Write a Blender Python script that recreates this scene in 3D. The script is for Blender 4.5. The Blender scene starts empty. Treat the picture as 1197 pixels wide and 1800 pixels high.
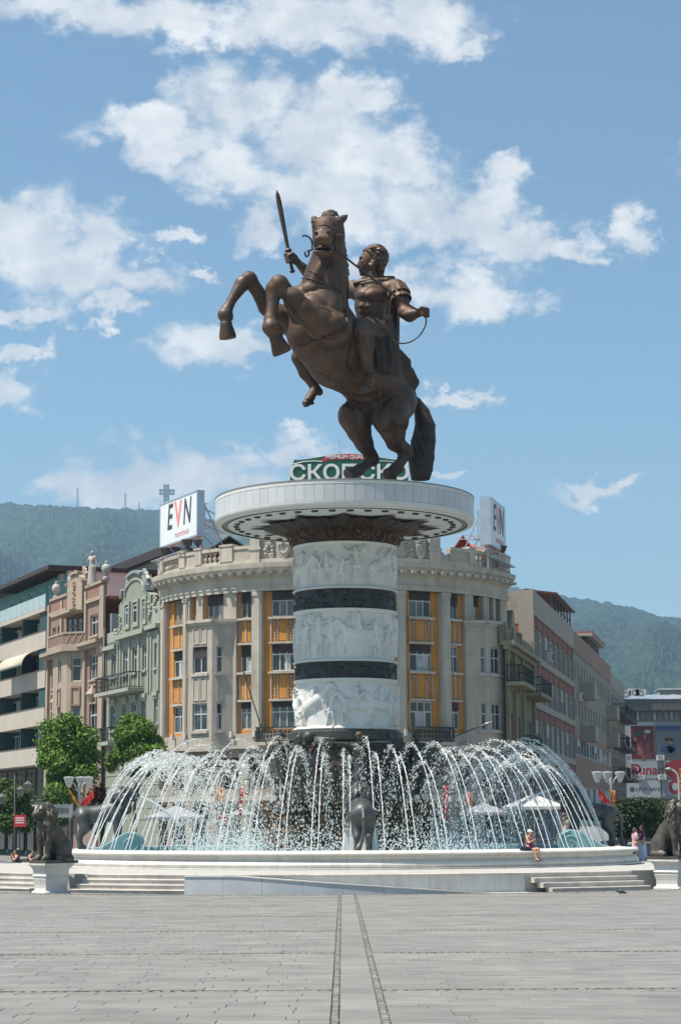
import bpy, bmesh, math, random
import numpy as np
from mathutils import Vector, Matrix
random.seed(7); np.random.seed(7)
scene = bpy.context.scene
COL = scene.collection
rad = math.radians
pi = math.pi

# ------------------------------------------------------------------ camera
FPX, CX, CY = 3500.0, 598.5, 900.0
CAMPOS = Vector((0.0, 0.0, 2.7))
TILT = math.atan((1446 - 900) / FPX)
CROT = Matrix.Rotation(pi / 2 + TILT, 3, 'X') @ Matrix.Rotation(rad(-0.3), 3, 'Z')
cam_d = bpy.data.cameras.new('camera')
cam = bpy.data.objects.new('camera', cam_d); COL.objects.link(cam)
cam_d.sensor_fit = 'VERTICAL'; cam_d.sensor_height = 24.0
cam_d.lens = FPX / 1800 * 24.0
cam_d.clip_start = 0.5; cam_d.clip_end = 40000
cam.matrix_world = Matrix.Translation(CAMPOS) @ CROT.to_4x4()
scene.camera = cam

def ray(x, y):
    return CROT @ Vector(((x - CX) / FPX, (CY - y) / FPX, -1.0))
def P(x, y, Y):
    """world point at depth Y that the photograph shows at pixel x, y"""
    d = ray(x, y)
    return CAMPOS + d * (Y / d.y)

# ------------------------------------------------------------------ sky, sun, exposure
SUN_EL, SUN_SIDE = rad(64.0), rad(20.0)          # sun high on the left, a little on the camera's side
sun_vec = Vector((-math.cos(SUN_SIDE) * math.cos(SUN_EL), -math.sin(SUN_SIDE) * math.cos(SUN_EL), math.sin(SUN_EL)))
sl = bpy.data.lights.new('sun', 'SUN'); sl.energy = 5.0; sl.angle = rad(0.53); sl.color = (1.0, 0.935, 0.83)
so = bpy.data.objects.new('sun', sl); COL.objects.link(so)
so.rotation_euler = sun_vec.to_track_quat('Z', 'Y').to_euler(); so.location = (-30, 40, 80)

scene.view_settings.view_transform = 'Standard'
scene.view_settings.look = 'None'
scene.view_settings.gamma = 1.0
scene.view_settings.exposure = 0.66
scene.view_settings.use_curve_mapping = False
scene.cycles.use_denoising = True
scene.cycles.max_bounces = 6
scene.cycles.transparent_max_bounces = 12
scene.cycles.volume_bounces = 0
scene.cycles.caustics_reflective = False
scene.cycles.caustics_refractive = False

world = bpy.data.worlds.new('World'); scene.world = world
world.use_nodes = True
def build_sky():
    nt = world.node_tree; N = nt.nodes; L = nt.links
    for n in list(N): N.remove(n)
    out = N.new('ShaderNodeOutputWorld')
    sky = N.new('ShaderNodeTexSky'); sky.sky_type = 'NISHITA'; sky.sun_disc = False
    sky.sun_elevation = SUN_EL
    sky.sun_rotation = math.atan2(sun_vec.x, sun_vec.y)
    sky.air_density = 1.0; sky.dust_density = 0.4; sky.ozone_density = 1.5; sky.altitude = 240
    def M(op, a, b=None, c=None, clamp=False):
        n = N.new('ShaderNodeMath'); n.operation = op; n.use_clamp = clamp
        for i, v in enumerate((a, b, c)):
            if v is None: continue
            if isinstance(v, (int, float)): n.inputs[i].default_value = v
            else: L.new(v, n.inputs[i])
        return n.outputs[0]
    tc = N.new('ShaderNodeTexCoord')
    sep = N.new('ShaderNodeSeparateXYZ'); L.new(tc.outputs['Generated'], sep.inputs[0])
    az = M('ARCTAN2', sep.outputs[0], sep.outputs[1])
    el = M('ARCSINE', sep.outputs[2])
    comb = N.new('ShaderNodeCombineXYZ'); L.new(az, comb.inputs[0]); L.new(M('MULTIPLY', el, 1.35), comb.inputs[1])
    def noise(scale, detail, off=(0, 0, 0), rough=0.6, dist=0.0):
        mp = N.new('ShaderNodeMapping'); mp.inputs['Location'].default_value = off
        L.new(comb.outputs[0], mp.inputs['Vector'])
        n = N.new('ShaderNodeTexNoise'); n.inputs['Scale'].default_value = scale; n.inputs['Detail'].default_value = detail
        n.inputs['Roughness'].default_value = rough; n.inputs['Distortion'].default_value = dist
        L.new(mp.outputs[0], n.inputs['Vector'])
        return n.outputs['Fac']
    blobs = [(620, 350, 150, 80), (720, 375, 140, 75), (860, 360, 100, 55), (960, 430, 95, 32), (690, 500, 130, 40), (870, 530, 90, 40), (120, 480, 130, 60), (170, 420, 70, 60), (300, 250, 120, 50), (480, 420, 80, 26), (330, 840, 120, 50), (150, 860, 90, 40), (240, 25, 140, 50), (450, 40, 130, 50), (150, 18, 250, 48), (330, 42, 140, 40), (560, 35, 190, 55), (720, 35, 150, 60), (815, 85, 60, 24),
             (235, 225, 120, 42), (420, 185, 125, 85), (560, 240, 160, 95), (690, 280, 110, 62), (400, 300, 120, 55),
             (520, 335, 130, 60), (620, 180, 70, 50), (790, 400, 170, 58), (900, 425, 130, 42), (470, 395, 70, 34),
             (895, 302, 70, 32), (800, 525, 150, 46), (1112, 405, 48, 46), (1010, 445, 70, 22), (45, 420, 140, 88),
             (15, 370, 70, 50), (235, 490, 100, 42), (190, 545, 50, 20), (60, 552, 64, 24), (15, 620, 75, 18),
             (15, 690, 60, 42), (400, 605, 135, 36), (600, 590, 120, 40), (810, 698, 58, 16), (230, 850, 165, 62), (400, 835, 130, 46),
             (520, 795, 70, 26), (1060, 860, 90, 16), 
             (760, 820, 60, 12), (300, 425, 60, 18), (370, 478, 34, 12), (-160, 300, 120, 50), (1350, 250, 140, 60), (1330, 640, 130, 40), (-140, 560, 110, 34)]
    w1, w2 = noise(34, 7, (5.3, 0.7, 0), 0.62), noise(34, 7, (9.1, 4.4, 0), 0.62)
    azw = M('ADD', az, M('MULTIPLY', M('SUBTRACT', w1, 0.5), 0.070)); elw = M('ADD', el, M('MULTIPLY', M('SUBTRACT', w2, 0.5), 0.050))
    m = None
    for (x, y, rx, ry) in blobs:
        d = ray(x, y).normalized()
        a0, e0 = math.atan2(d.x, d.y), math.asin(d.z)
        qx = M('MULTIPLY', M('SUBTRACT', azw, a0), FPX / rx)
        qy = M('MULTIPLY', M('SUBTRACT', elw, e0), FPX / (ry * 1.06))
        q = M('SUBTRACT', 1.0, M('SQRT', M('ADD', M('MULTIPLY', qx, qx), M('MULTIPLY', qy, qy))))
        m = q if m is None else M('SMOOTH_MAX', m, q, 0.22)
    # cumulus of the same kind over the rest of the sky
    rest = M('MULTIPLY', M('SUBTRACT', noise(5.2, 3, (3.1, 1.7, 0)), 0.66), 5.0)
    far = M('MULTIPLY', M('SUBTRACT', M('ABSOLUTE', az), 0.26), 12.0, clamp=True)
    far2 = M('MULTIPLY', M('SUBTRACT', el, 0.46), 8.0, clamp=True)
    far = M('MAXIMUM', far, far2)
    rest = M('SUBTRACT', rest, M('MULTIPLY', M('SUBTRACT', 1.0, far), 4.0))
    m = M('MAXIMUM', m, rest)
    n1 = noise(24, 7, (0.4, 0.2, 0), 0.62, 0.25)
    n2 = noise(95, 5, (1.4, 2.2, 0), 0.6)
    dens = M('ADD', M('MULTIPLY', m, 1.5), M('MULTIPLY', M('SUBTRACT', n1, 0.5), 2.4))
    dens = M('ADD', dens, M('MULTIPLY', M('SUBTRACT', n2, 0.5), 0.8))
    mr = N.new('ShaderNodeMapRange'); mr.interpolation_type = 'SMOOTHSTEP'
    L.new(dens, mr.inputs['Value']); mr.inputs['From Min'].default_value = -0.20; mr.inputs['From Max'].default_value = 1.05
    fac = M('MULTIPLY', mr.outputs[0], 0.94)
    # thickness toward the sun makes tops bright and bases grey
    n1s = noise(24, 7, (0.415, 0.165, 0), 0.62, 0.25)
    shade = M('MULTIPLY', M('SUBTRACT', n1, n1s), 1.7)
    mr2 = N.new('ShaderNodeMapRange'); L.new(M('ADD', shade, M('MULTIPLY', dens, -0.12)), mr2.inputs['Value'])
    mr2.inputs['From Min'].default_value = -0.35; mr2.inputs['From Max'].default_value = 0.25
    cr = N.new('ShaderNodeMix'); cr.data_type = 'RGBA'; L.new(mr2.outputs[0], cr.inputs['Factor'])
    cr.inputs['A'].default_value = (0.455, 0.48, 0.51, 1); cr.inputs['B'].default_value = (0.67, 0.67, 0.66, 1)
    bg1 = N.new('ShaderNodeBackground'); bg1.inputs['Strength'].default_value = SKY_STRENGTH
    tint = N.new('ShaderNodeMix'); tint.data_type = 'RGBA'; tint.blend_type = 'MULTIPLY'; tint.inputs['Factor'].default_value = 1.0
    L.new(sky.outputs[0], tint.inputs['A']); tint.inputs['B'].default_value = (0.865, 1.01, 0.98, 1)
    L.new(tint.outputs['Result'], bg1.inputs['Color'])
    bg2 = N.new('ShaderNodeBackground'); bg2.inputs['Strength'].default_value = 1.0
    L.new(cr.outputs['Result'], bg2.inputs['Color'])
    mix = N.new('ShaderNodeMixShader'); L.new(fac, mix.inputs[0]); L.new(bg1.outputs[0], mix.inputs[1]); L.new(bg2.outputs[0], mix.inputs[2])
    L.new(mix.outputs[0], out.inputs['Surface'])
    world.cycles.sampling_method = 'MANUAL'; world.cycles.sample_map_resolution = 512
SKY_STRENGTH = 0.088
build_sky()

# ------------------------------------------------------------------ helpers
ORG = {}
def tag(o, label=None, cat=None, group=None, kind=None):
    if label: o['label'] = label
    if cat: o['category'] = cat
    if group: o['group'] = group
    if kind: o['kind'] = kind
    return o
def root(name, loc, label=None, cat=None, group=None):
    o = bpy.data.objects.new(name, None); COL.objects.link(o)
    o.location = loc; o.empty_display_size = 0.3
    ORG[o.name] = Vector(loc)
    return tag(o, label, cat, group)
def copy_tree(o, parent=None):
    c = o.copy(); COL.objects.link(c); c.parent = parent
    ORG[c.name] = Vector((0, 0, 0))
    for ch in list(o.children): copy_tree(ch, c)
    return c

class MB:
    """collects shapes in world space and links them as one mesh object"""
    def __init__(s): s.v = []; s.f = []; s.n = 0
    def add(s, verts, faces):
        k = s.n
        s.v.extend(tuple(p) for p in verts); s.n = len(s.v)
        s.f.extend(tuple(i + k for i in f) for f in faces)
        return s
    def hexa(s, p):   # 8 points: bottom ring 0-3, top ring 4-7
        return s.add(p, [(3, 2, 1, 0), (4, 5, 6, 7), (0, 1, 5, 4), (1, 2, 6, 5), (2, 3, 7, 6), (3, 0, 4, 7)])
    def box(s, x0, x1, y0, y1, z0, z1):
        return s.hexa([(x0, y0, z0), (x1, y0, z0), (x1, y1, z0), (x0, y1, z0), (x0, y0, z1), (x1, y0, z1), (x1, y1, z1), (x0, y1, z1)])
    def bar(s, a, b, w, h=None, up=(0, 0, 1)):
        a = Vector(a); b = Vector(b); h = h or w
        d = (b - a).normalized(); u = Vector(up)
        if abs(d.dot(u)) > 0.98: u = Vector((1, 0, 0))
        r = d.cross(u).normalized() * (w / 2); q = r.cross(d).normalized() * (h / 2)
        return s.hexa([a - r - q, a + r - q, b + r - q, b - r - q, a - r + q, a + r + q, b + r + q, b - r + q])
    def tube(s, path, radii, n=8, cap=True):
        path = [Vector(p) for p in path]
        if isinstance(radii, (int, float)): radii = [radii] * len(path)
        rings = []; prev = None
        for i, p in enumerate(path):
            if i == 0: d = path[1] - p
            elif i == len(path) - 1: d = p - path[i - 1]
            else: d = path[i + 1] - path[i - 1]
            d.normalize()
            if prev is None:
                u = Vector((0, 0, 1)) if abs(d.z) < 0.9 else Vector((1, 0, 0))
                r = d.cross(u).normalized()
            else:
                r = (prev - d * prev.dot(d)).normalized()
            prev = r; q = d.cross(r)
            rings.append([p + (r * math.cos(2 * pi * k / n) + q * math.sin(2 * pi * k / n)) * radii[i] for k in range(n)])
        vs = [p for rg in rings for p in rg]; fs = []
        for i in range(len(path) - 1):
            for k in range(n):
                a = i * n + k; b = i * n + (k + 1) % n
                fs.append((a, b, b + n, a + n))
        if cap:
            fs.append(tuple(range(n - 1, -1, -1))); fs.append(tuple(range((len(path) - 1) * n, len(path) * n)))
        return s.add(vs, fs)
    def lathe(s, prof, c=(0, 0), n=48, a0=0.0, a1=2 * pi, caps=True):
        """profile [(r,z)...] turned about the vertical axis through c"""
        full = abs(a1 - a0 - 2 * pi) < 1e-6
        m = n if full else n + 1
        vs = []
        for i in range(m):
            a = a0 + (a1 - a0) * i / n
            ca, sa = math.cos(a), math.sin(a)
            vs += [(c[0] + r * ca, c[1] + r * sa, z) for r, z in prof]
        k = len(prof); fs = []
        for i in range(n):
            j = (i + 1) % m
            for q in range(k - 1):
                fs.append((i * k + q, j * k + q, j * k + q + 1, i * k + q + 1))
        if not full and caps:
            fs.append(tuple(range(k - 1, -1, -1))); fs.append(tuple(n * k + q for q in range(k)))
        return s.add(vs, fs)
    def prism(s, poly, o, U, V, W, w0, w1):
        """poly [(u,v)] in the plane o,U,V pushed from w0 to w1 along W"""
        o = Vector(o); U = Vector(U); V = Vector(V); W = Vector(W)
        n = len(poly)
        a = [o + U * u + V * v + W * w0 for u, v in poly]; b = [o + U * u + V * v + W * w1 for u, v in poly]
        fs = [tuple(range(n - 1, -1, -1)), tuple(range(n, 2 * n))]
        fs += [(i, (i + 1) % n, n + (i + 1) % n, n + i) for i in range(n)]
        return s.add(a + b, fs)
    def ico(s, c, r, sq=1.0):
        c = Vector(c)
        v = [c + Vector(p) * r for p in ((1, 0, 0), (-1, 0, 0), (0, 1, 0), (0, -1, 0), (0, 0, sq), (0, 0, -sq))]
        return s.add(v, [(0, 2, 4), (2, 1, 4), (1, 3, 4), (3, 0, 4), (2, 0, 5), (1, 2, 5), (3, 1, 5), (0, 3, 5)])
    def mesh(s, name, org=(0, 0, 0), smooth=False, angle=None):
        me = bpy.data.meshes.new(name)
        v = np.array(s.v, dtype=float).reshape(-1, 3) - np.array(org)
        me.from_pydata(v.tolist(), [], s.f)
        if smooth:
            me.polygons.foreach_set('use_smooth', np.ones(len(me.polygons), dtype=bool))
            if angle is not None:
                try: me.set_sharp_from_angle(angle=rad(angle))
                except Exception: pass
        return me
    def build(s, name, m, parent=None, smooth=False, angle=None, bevel=0, org=None):
        org = ORG[parent.name] if parent is not None else (Vector(org) if org is not None else Vector((0, 0, 0)))
        me = s.mesh(name, org, smooth, angle)
        return link(name, me, m, parent, org, bevel)
def link(name, me, m, parent=None, org=(0, 0, 0), bevel=0):
    o = bpy.data.objects.new(name, me); COL.objects.link(o)
    if m is not None: me.materials.append(m)
    if parent is not None: o.parent = parent
    else: o.location = org
    ORG[o.name] = Vector(org)
    if bevel:
        b = o.modifiers.new('bevel', 'BEVEL'); b.width = bevel; b.segments = 2; b.limit_method = 'ANGLE'; b.angle_limit = rad(40)
    return o

class Frame:
    """facade coordinates: u along the wall, v up, w outward; flat, or round when R is set"""
    def __init__(s, o, U=None, R=None, a0=0, sgn=1):
        s.o = Vector(o); s.R = R
        if R is None:
            s.U = Vector(U).normalized(); s.N = s.U.cross(Vector((0, 0, 1))).normalized()
        else: s.a0 = a0
    def __call__(s, u, v, w=0.0):
        if s.R is None: return s.o + s.U * u + Vector((0, 0, v)) + s.N * w
        a = s.a0 + u / s.R
        return s.o + Vector((math.sin(a), -math.cos(a), 0)) * (s.R + w) + Vector((0, 0, v))
    def nu(s, du): return 1 if s.R is None else max(1, int(abs(du) / 0.9) + 1)
    def box(s, mb, u0, u1, v0, v1, w0, w1):
        n = s.nu(u1 - u0)
        vs = []; fs = []
        for i in range(n + 1):
            u = u0 + (u1 - u0) * i / n
            vs += [s(u, v0, w1), s(u, v0, w0), s(u, v1, w0), s(u, v1, w1)]
        for i in range(n):
            a = 4 * i; b = a + 4
            fs += [(a + k, a + (k + 1) % 4, b + (k + 1) % 4, b + k) for k in range(4)]
        fs += [(3, 2, 1, 0), (4 * n, 4 * n + 1, 4 * n + 2, 4 * n + 3)]
        mb.add(vs, fs); return mb
    def wall(s, mb, u0, u1, v0, v1, holes, depth=0.35, w=0.0):
        """a wall sheet with real openings and reveals"""
        us = {u0, u1}; vs_ = {v0, v1}
        for h in holes: us |= {h[0], h[1]}; vs_ |= {h[2], h[3]}
        us = sorted(x for x in us if u0 - 1e-6 <= x <= u1 + 1e-6); vs_ = sorted(x for x in vs_ if v0 - 1e-6 <= x <= v1 + 1e-6)
        if s.R is not None:
            e = []
            for a, b in zip(us[:-1], us[1:]):
                n = s.nu(b - a); e += [a + (b - a) * i / n for i in range(n)]
            us = e + [us[-1]]
        for a, b in zip(us[:-1], us[1:]):
            for c, d in zip(vs_[:-1], vs_[1:]):
                mu, mv = (a + b) / 2, (c + d) / 2
                if any(h[0] < mu < h[1] and h[2] < mv < h[3] for h in holes): continue
                mb.add([s(a, c, w), s(b, c, w), s(b, d, w), s(a, d, w)], [(0, 1, 2, 3)])
        for h in holes:
            a, b, c, d = h
            for (p, q) in (((a, c), (a, d)), ((b, d), (b, c)), ((b, c), (a, c)), ((a, d), (b, d))):
                mb.add([s(p[0], p[1], w), s(q[0], q[1], w), s(q[0], q[1], w - depth), s(p[0], p[1], w - depth)], [(0, 1, 2, 3)])
        return mb
# ------------------------------------------------------------------ materials
MATS = {}
def mat(name, col, rough=0.7, metal=0.0, var=0.12, scale=1.5, bump=0.0, bscale=30.0, stain=None, stain_amt=0.0, rnd=0.0, island=0.0,
        spec=0.5, streak=False, coords='pos', emit=None):
    if name in MATS: return MATS[name]
    m = bpy.data.materials.new(name); m.use_nodes = True
    nt = m.node_tree; N = nt.nodes; L = nt.links
    b = N['Principled BSDF']; b.inputs['Roughness'].default_value = rough; b.inputs['Metallic'].default_value = metal
    b.inputs['Specular IOR Level'].default_value = spec
    geo = N.new('ShaderNodeNewGeometry'); vec = geo.outputs['Position']
    if coords == 'obj':
        tcn = N.new('ShaderNodeTexCoord'); vec = tcn.outputs['Object']
    def noise(sc, det=4, z=1.0):
        mp = N.new('ShaderNodeMapping'); mp.inputs['Scale'].default_value = (1, 1, z); L.new(vec, mp.inputs['Vector'])
        n = N.new('ShaderNodeTexNoise'); n.inputs['Scale'].default_value = sc; n.inputs['Detail'].default_value = det
        L.new(mp.outputs[0], n.inputs['Vector']); return n.outputs['Fac']
    def mixc(fac, a, c, bt='MIX'):
        n = N.new('ShaderNodeMix'); n.data_type = 'RGBA'; n.blend_type = bt
        if isinstance(fac, float): n.inputs['Factor'].default_value = fac
        else: L.new(fac, n.inputs['Factor'])
        for k, v in (('A', a), ('B', c)):
            if isinstance(v, tuple): n.inputs[k].default_value = (*v, 1)
            else: L.new(v, n.inputs[k])
        return n.outputs['Result']
    def mr(x, a, c, lo=0.0, hi=1.0):
        n = N.new('ShaderNodeMapRange'); L.new(x, n.inputs['Value'])
        n.inputs['From Min'].default_value = a; n.inputs['From Max'].default_value = c
        n.inputs['To Min'].default_value = lo; n.inputs['To Max'].default_value = hi
        return n.outputs[0]
    c1 = tuple(x * (1 - var) for x in col); c2 = tuple(min(1, x * (1 + var)) for x in col)
    c = mixc(mr(noise(scale, 6), 0.3, 0.7), c1, c2)
    if stain is not None:
        f = mr(noise(scale * (2.2 if streak else 0.45), 5, 0.12 if streak else 1.0), 0.5, 0.75, 0, stain_amt)
        c = mixc(f, c, stain)
    if rnd or island:
        if island: r = geo.outputs['Random Per Island']; amt = island
        else:
            oi = N.new('ShaderNodeObjectInfo'); r = oi.outputs['Random']; amt = rnd
        g = N.new('ShaderNodeCombineColor')
        v = mr(r, 0, 1, 1 - amt, 1 + amt)
        for i in range(3): L.new(v, g.inputs[i])
        c = mixc(1.0, c, g.outputs[0], 'MULTIPLY')
    L.new(c, b.inputs['Base Color'])
    if bump:
        bp = N.new('ShaderNodeBump'); bp.inputs['Strength'].default_value = bump; bp.inputs['Distance'].default_value = 0.02
        L.new(noise(bscale, 5), bp.inputs['Height']); L.new(bp.outputs[0], b.inputs['Normal'])
    rr = mr(noise(scale * 3, 3), 0.3, 0.7, max(0.02, rough - 0.08), min(1, rough + 0.08)); L.new(rr, b.inputs['Roughness'])
    MATS[name] = m
    return m
def flat(name, col, rough=0.5, metal=0.0, spec=0.5):
    if name in MATS: return MATS[name]
    m = bpy.data.materials.new(name); m.use_nodes = True
    b = m.node_tree.nodes['Principled BSDF']
    b.inputs['Base Color'].default_value = (*col, 1); b.inputs['Roughness'].default_value = rough
    b.inputs['Metallic'].default_value = metal; b.inputs['Specular IOR Level'].default_value = spec
    MATS[name] = m; return m

bronze = mat('bronze', (0.088, 0.046, 0.024), 0.57, 0.22, var=0.5, scale=1.1, bump=0.8, bscale=3, stain=(0.10, 0.075, 0.06), stain_amt=0.9)
bronze_dark = mat('bronze_dark', (0.06, 0.058, 0.052), 0.45, 0.5, var=0.35, scale=2.0, bump=0.3, bscale=9, stain=(0.10, 0.085, 0.065), stain_amt=0.6)
bronze_lion = mat('bronze_lion', (0.080, 0.068, 0.055), 0.5, 0.35, var=0.3, scale=2.2, bump=0.35, bscale=10, stain=(0.035, 0.03, 0.026), stain_amt=0.7, coords='obj')
bronze_grey = mat('bronze_grey', (0.08, 0.08, 0.08), 0.5, 0.35, var=0.3, scale=2.0, bump=0.3, bscale=10, stain=(0.035, 0.036, 0.038), stain_amt=0.7, coords='obj')
bronze_leaf = mat('bronze_leaf', (0.115, 0.066, 0.033), 0.45, 0.4, var=0.5, scale=3.5, stain=(0.03, 0.022, 0.016), stain_amt=0.8, island=0.3)
bronze_cap = mat('bronze_cap', (0.058, 0.034, 0.021), 0.55, 0.3, var=0.3, scale=2.5, bump=0.4, bscale=8, stain=(0.04, 0.028, 0.02), stain_amt=0.6)
band_dark = mat('band_dark', (0.028, 0.032, 0.031), 0.5, 0.3, var=0.35, scale=3, bump=0.4, bscale=12)
marble = mat('marble', (0.63, 0.615, 0.59), 0.5, 0, var=0.08, scale=1.2, bump=0.15, bscale=20, stain=(0.43, 0.415, 0.385), stain_amt=0.6, streak=True)
marble_panel = mat('marble_panel', (0.53, 0.54, 0.55), 0.4, 0, var=0.07, scale=1.0, stain=(0.42, 0.44, 0.47), stain_amt=0.6, rnd=0.05)
marble_white = mat('marble_white', (0.62, 0.61, 0.58), 0.5, 0, var=0.04, scale=1.0, stain=(0.66, 0.64, 0.58), stain_amt=0.5)
rim_stone_m = mat('rim_marble', (0.60, 0.585, 0.545), 0.5, 0, var=0.08, scale=1.5, bump=0.1, bscale=30, stain=(0.42, 0.385, 0.33), stain_amt=0.5, rnd=0.05, streak=True)
step_m = mat('step_marble', (0.50, 0.46, 0.42), 0.6, 0, var=0.12, scale=1.8, bump=0.15, bscale=30, stain=(0.27, 0.235, 0.20), stain_amt=0.6, rnd=0.06)
platform_m = mat('platform_stone', (0.41, 0.39, 0.355), 0.7, 0, var=0.1, scale=0.8, stain=(0.42, 0.40, 0.36), stain_amt=0.5)
slab_m = mat('paving_granite', (0.208, 0.202, 0.188), 0.75, 0, var=0.14, scale=1.3, bump=0.25, bscale=60, stain=(0.155, 0.15, 0.139), stain_amt=0.75, rnd=0.09, spec=0.35)
slab_far_m = mat('paving_granite_far', (0.208, 0.202, 0.188), 0.75, 0, var=0.14, scale=1.3, stain=(0.155, 0.15, 0.139), stain_amt=0.75, island=0.09, spec=0.35)
cobble_m = mat('cobble_granite', (0.21, 0.197, 0.172), 0.85, 0, var=0.3, scale=14, island=0.3, spec=0.3)
joint_m = mat('joint_sand', (0.135, 0.125, 0.108), 0.95, 0, var=0.25, scale=6)
asphalt = mat('street_paving', (0.18, 0.175, 0.165), 0.9, 0, var=0.15, scale=0.6)
teal_paint = mat('teal_basin', (0.20, 0.315, 0.325), 0.4, 0, var=0.12, scale=1.2, stain=(0.28, 0.37, 0.37), stain_amt=0.5)
# ------------------------------------------------------------------ ground and paving
FC = Vector((P(608, 1300, 98).x, 98.0, 0.0))      # axis of the monument
def gz(y): return 0.01 * (76.0 - y) if y < 76 else 0.0   # the square falls gently toward the fountain
mb = MB()
for (y0, y1) in ((-80, 76), (76, 1600)):
    mb.add([(-1500, y0, gz(y0)), (1500, y0, gz(y0)), (1500, y1, gz(y1)), (-1500, y1, gz(y1))], [(0, 1, 2, 3)])
ground = tag(mb.build('ground', joint_m), 'grey square of granite paving in front of the fountain', None, None, 'structure')
mb = MB().add([(-1500, 100, 0.02), (1500, 100, 0.02), (1500, 1590, 0.02), (-1500, 1590, 0.02)], [(0, 1, 2, 3)])
tag(mb.build('street_pavement', asphalt), None, None, None, 'structure')

STX, SHW, CBW = 0.19, 0.225, 0.105                 # straight strip down the middle of the square
bands = [26.7 + 9.0 * i for i in range(-1, 6)]
def in_band(y): return any(abs(y - b) < 0.30 for b in bands)
slab_meshes = {}
def slab_mesh(l, d):
    k = (round(l, 2), round(d, 3))
    if k not in slab_meshes:
        x, y, e = k[0] / 2 - 0.003, k[1] / 2 - 0.003, 0.004
        v = [(-x, -y, 0), (x, -y, 0), (x, y, 0), (-x, y, 0), (-x, -y, 0.024), (x, -y, 0.024), (x, y, 0.024), (-x, y, 0.024),
             (-x + e, -y + e, 0.03), (x - e, -y + e, 0.03), (x - e, y - e, 0.03), (-x + e, y - e, 0.03)]
        f = [(8, 9, 10, 11)]
        for a, b in ((0, 4), (4, 8)): f += [(a + i, a + (i + 1) % 4, b + (i + 1) % 4, b + i) for i in range(4)]
        me = bpy.data.meshes.new('paving_slab'); me.from_pydata(v, [], f); me.materials.append(slab_m)
        slab_meshes[k] = (me, v, f)
    return slab_meshes[k]
far = MB(); nslab = 0
RR = random.Random(11)
y = 19.0; ROW = 0.43
while y < 97:
    if in_band(y): y += 0.1; continue
    d = ROW - RR.choice((0, 0, .004, .012, .02))
    yc = y + d / 2
    for side in (-1, 1):
        x = SHW + CBW
        lim = 0.176 * y + 14.0
        first = RR.uniform(0.3, 1.0)
        while x < lim:
            l = first if first else RR.choice((0.6, 0.75, 0.9, 0.9, 1.05, 1.2)); first = 0
            l = round(l, 2)
            xc = STX + side * (x + l / 2)
            if (xc - FC.x) ** 2 + (yc - FC.y) ** 2 > 23.4 ** 2 or yc > 97.5:
                me, v, f = slab_mesh(l, d)
                dz = RR.uniform(-0.003, 0.003)
                if nslab < 300 and abs(xc) < 0.171 * y + 0.4 and y > 20.8:
                    o = bpy.data.objects.new('paving_slab', me); COL.objects.link(o); o.parent = ground
                    o.location = (xc, yc, gz(yc) + dz); o.rotation_euler = (-0.01 + RR.uniform(-.002, .002), RR.uniform(-.002, .002), 0); nslab += 1
                else:
                    far.add([(a + xc, b + yc, c + gz(yc + b) + dz) for a, b, c in v], f)
            x += l
    y += ROW
# slabs of the strip
y = 19.0
while y < 75.2:
    l = RR.choice((0.9, 1.1, 1.3)); me, v, f = slab_mesh(2 * SHW, l)
    far.add([(a + STX, b + y + l / 2, c + gz(y + l / 2 + b)) for a, b, c in v], f); y += l
tag(far.build('paving_slabs', slab_far_m, ground), 'grey granite slabs laid in courses across the square', None, None, 'stuff')
cob = MB()
def cobble(x, y, w, d, a, z):
    ca, sa = math.cos(a), math.sin(a); h = 0.022 + RR.uniform(0, 0.012)
    v = []
    for (k, zz) in ((1.0, 0.0), (0.72, h)):
        for sx, sy in ((-1, -1), (1, -1), (1, 1), (-1, 1)):
            px, py = sx * w / 2 * k, sy * d / 2 * k
            v.append((x + px * ca - py * sa, y + px * sa + py * ca, z + zz))
    cob.add(v, [(4, 5, 6, 7), (0, 1, 5, 4), (1, 2, 6, 5), (2, 3, 7, 6), (3, 0, 4, 7)])
y = 19.0
while y < 75.5:
    for s in (-1, 1):
        cobble(STX + s * (SHW + CBW / 2) + RR.uniform(-.004, .004), y, 0.088, 0.088, RR.uniform(-.15, .15), gz(y))
    y += 0.1
for b in bands:
    if b < 19 or b > 74: continue
    for r in range(4):
        x = -(0.176 * b + 14.0)
        yy = b - 0.25 + r * 0.125 + 0.04
        while x < 0.176 * b + 14.0:
            if abs(x - STX) > SHW + CBW + 0.03: cobble(x, yy + RR.uniform(-.01, .01), 0.115, 0.11, RR.uniform(-.2, .2), gz(yy))
            x += 0.135 + RR.uniform(0, 0.012)
R = 22.05
while R < 23.35:
    n = int(2 * pi * R / 0.135)
    for i in range(n):
        a = 2 * pi * i / n
        if math.sin(a) > -0.35: continue
        x, y = FC.x + R * math.cos(a), FC.y + R * math.sin(a)
        if abs(x - STX) < SHW + 0.1 and y < 75.5: continue
        cobble(x, y, 0.115, 0.115, a + RR.uniform(-.2, .2), gz(y) + 0.004)
    R += 0.13
tag(cob.build('cobbles', cobble_m, ground), 'small rough granite setts in bands between the slabs', None, None, 'stuff')
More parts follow.
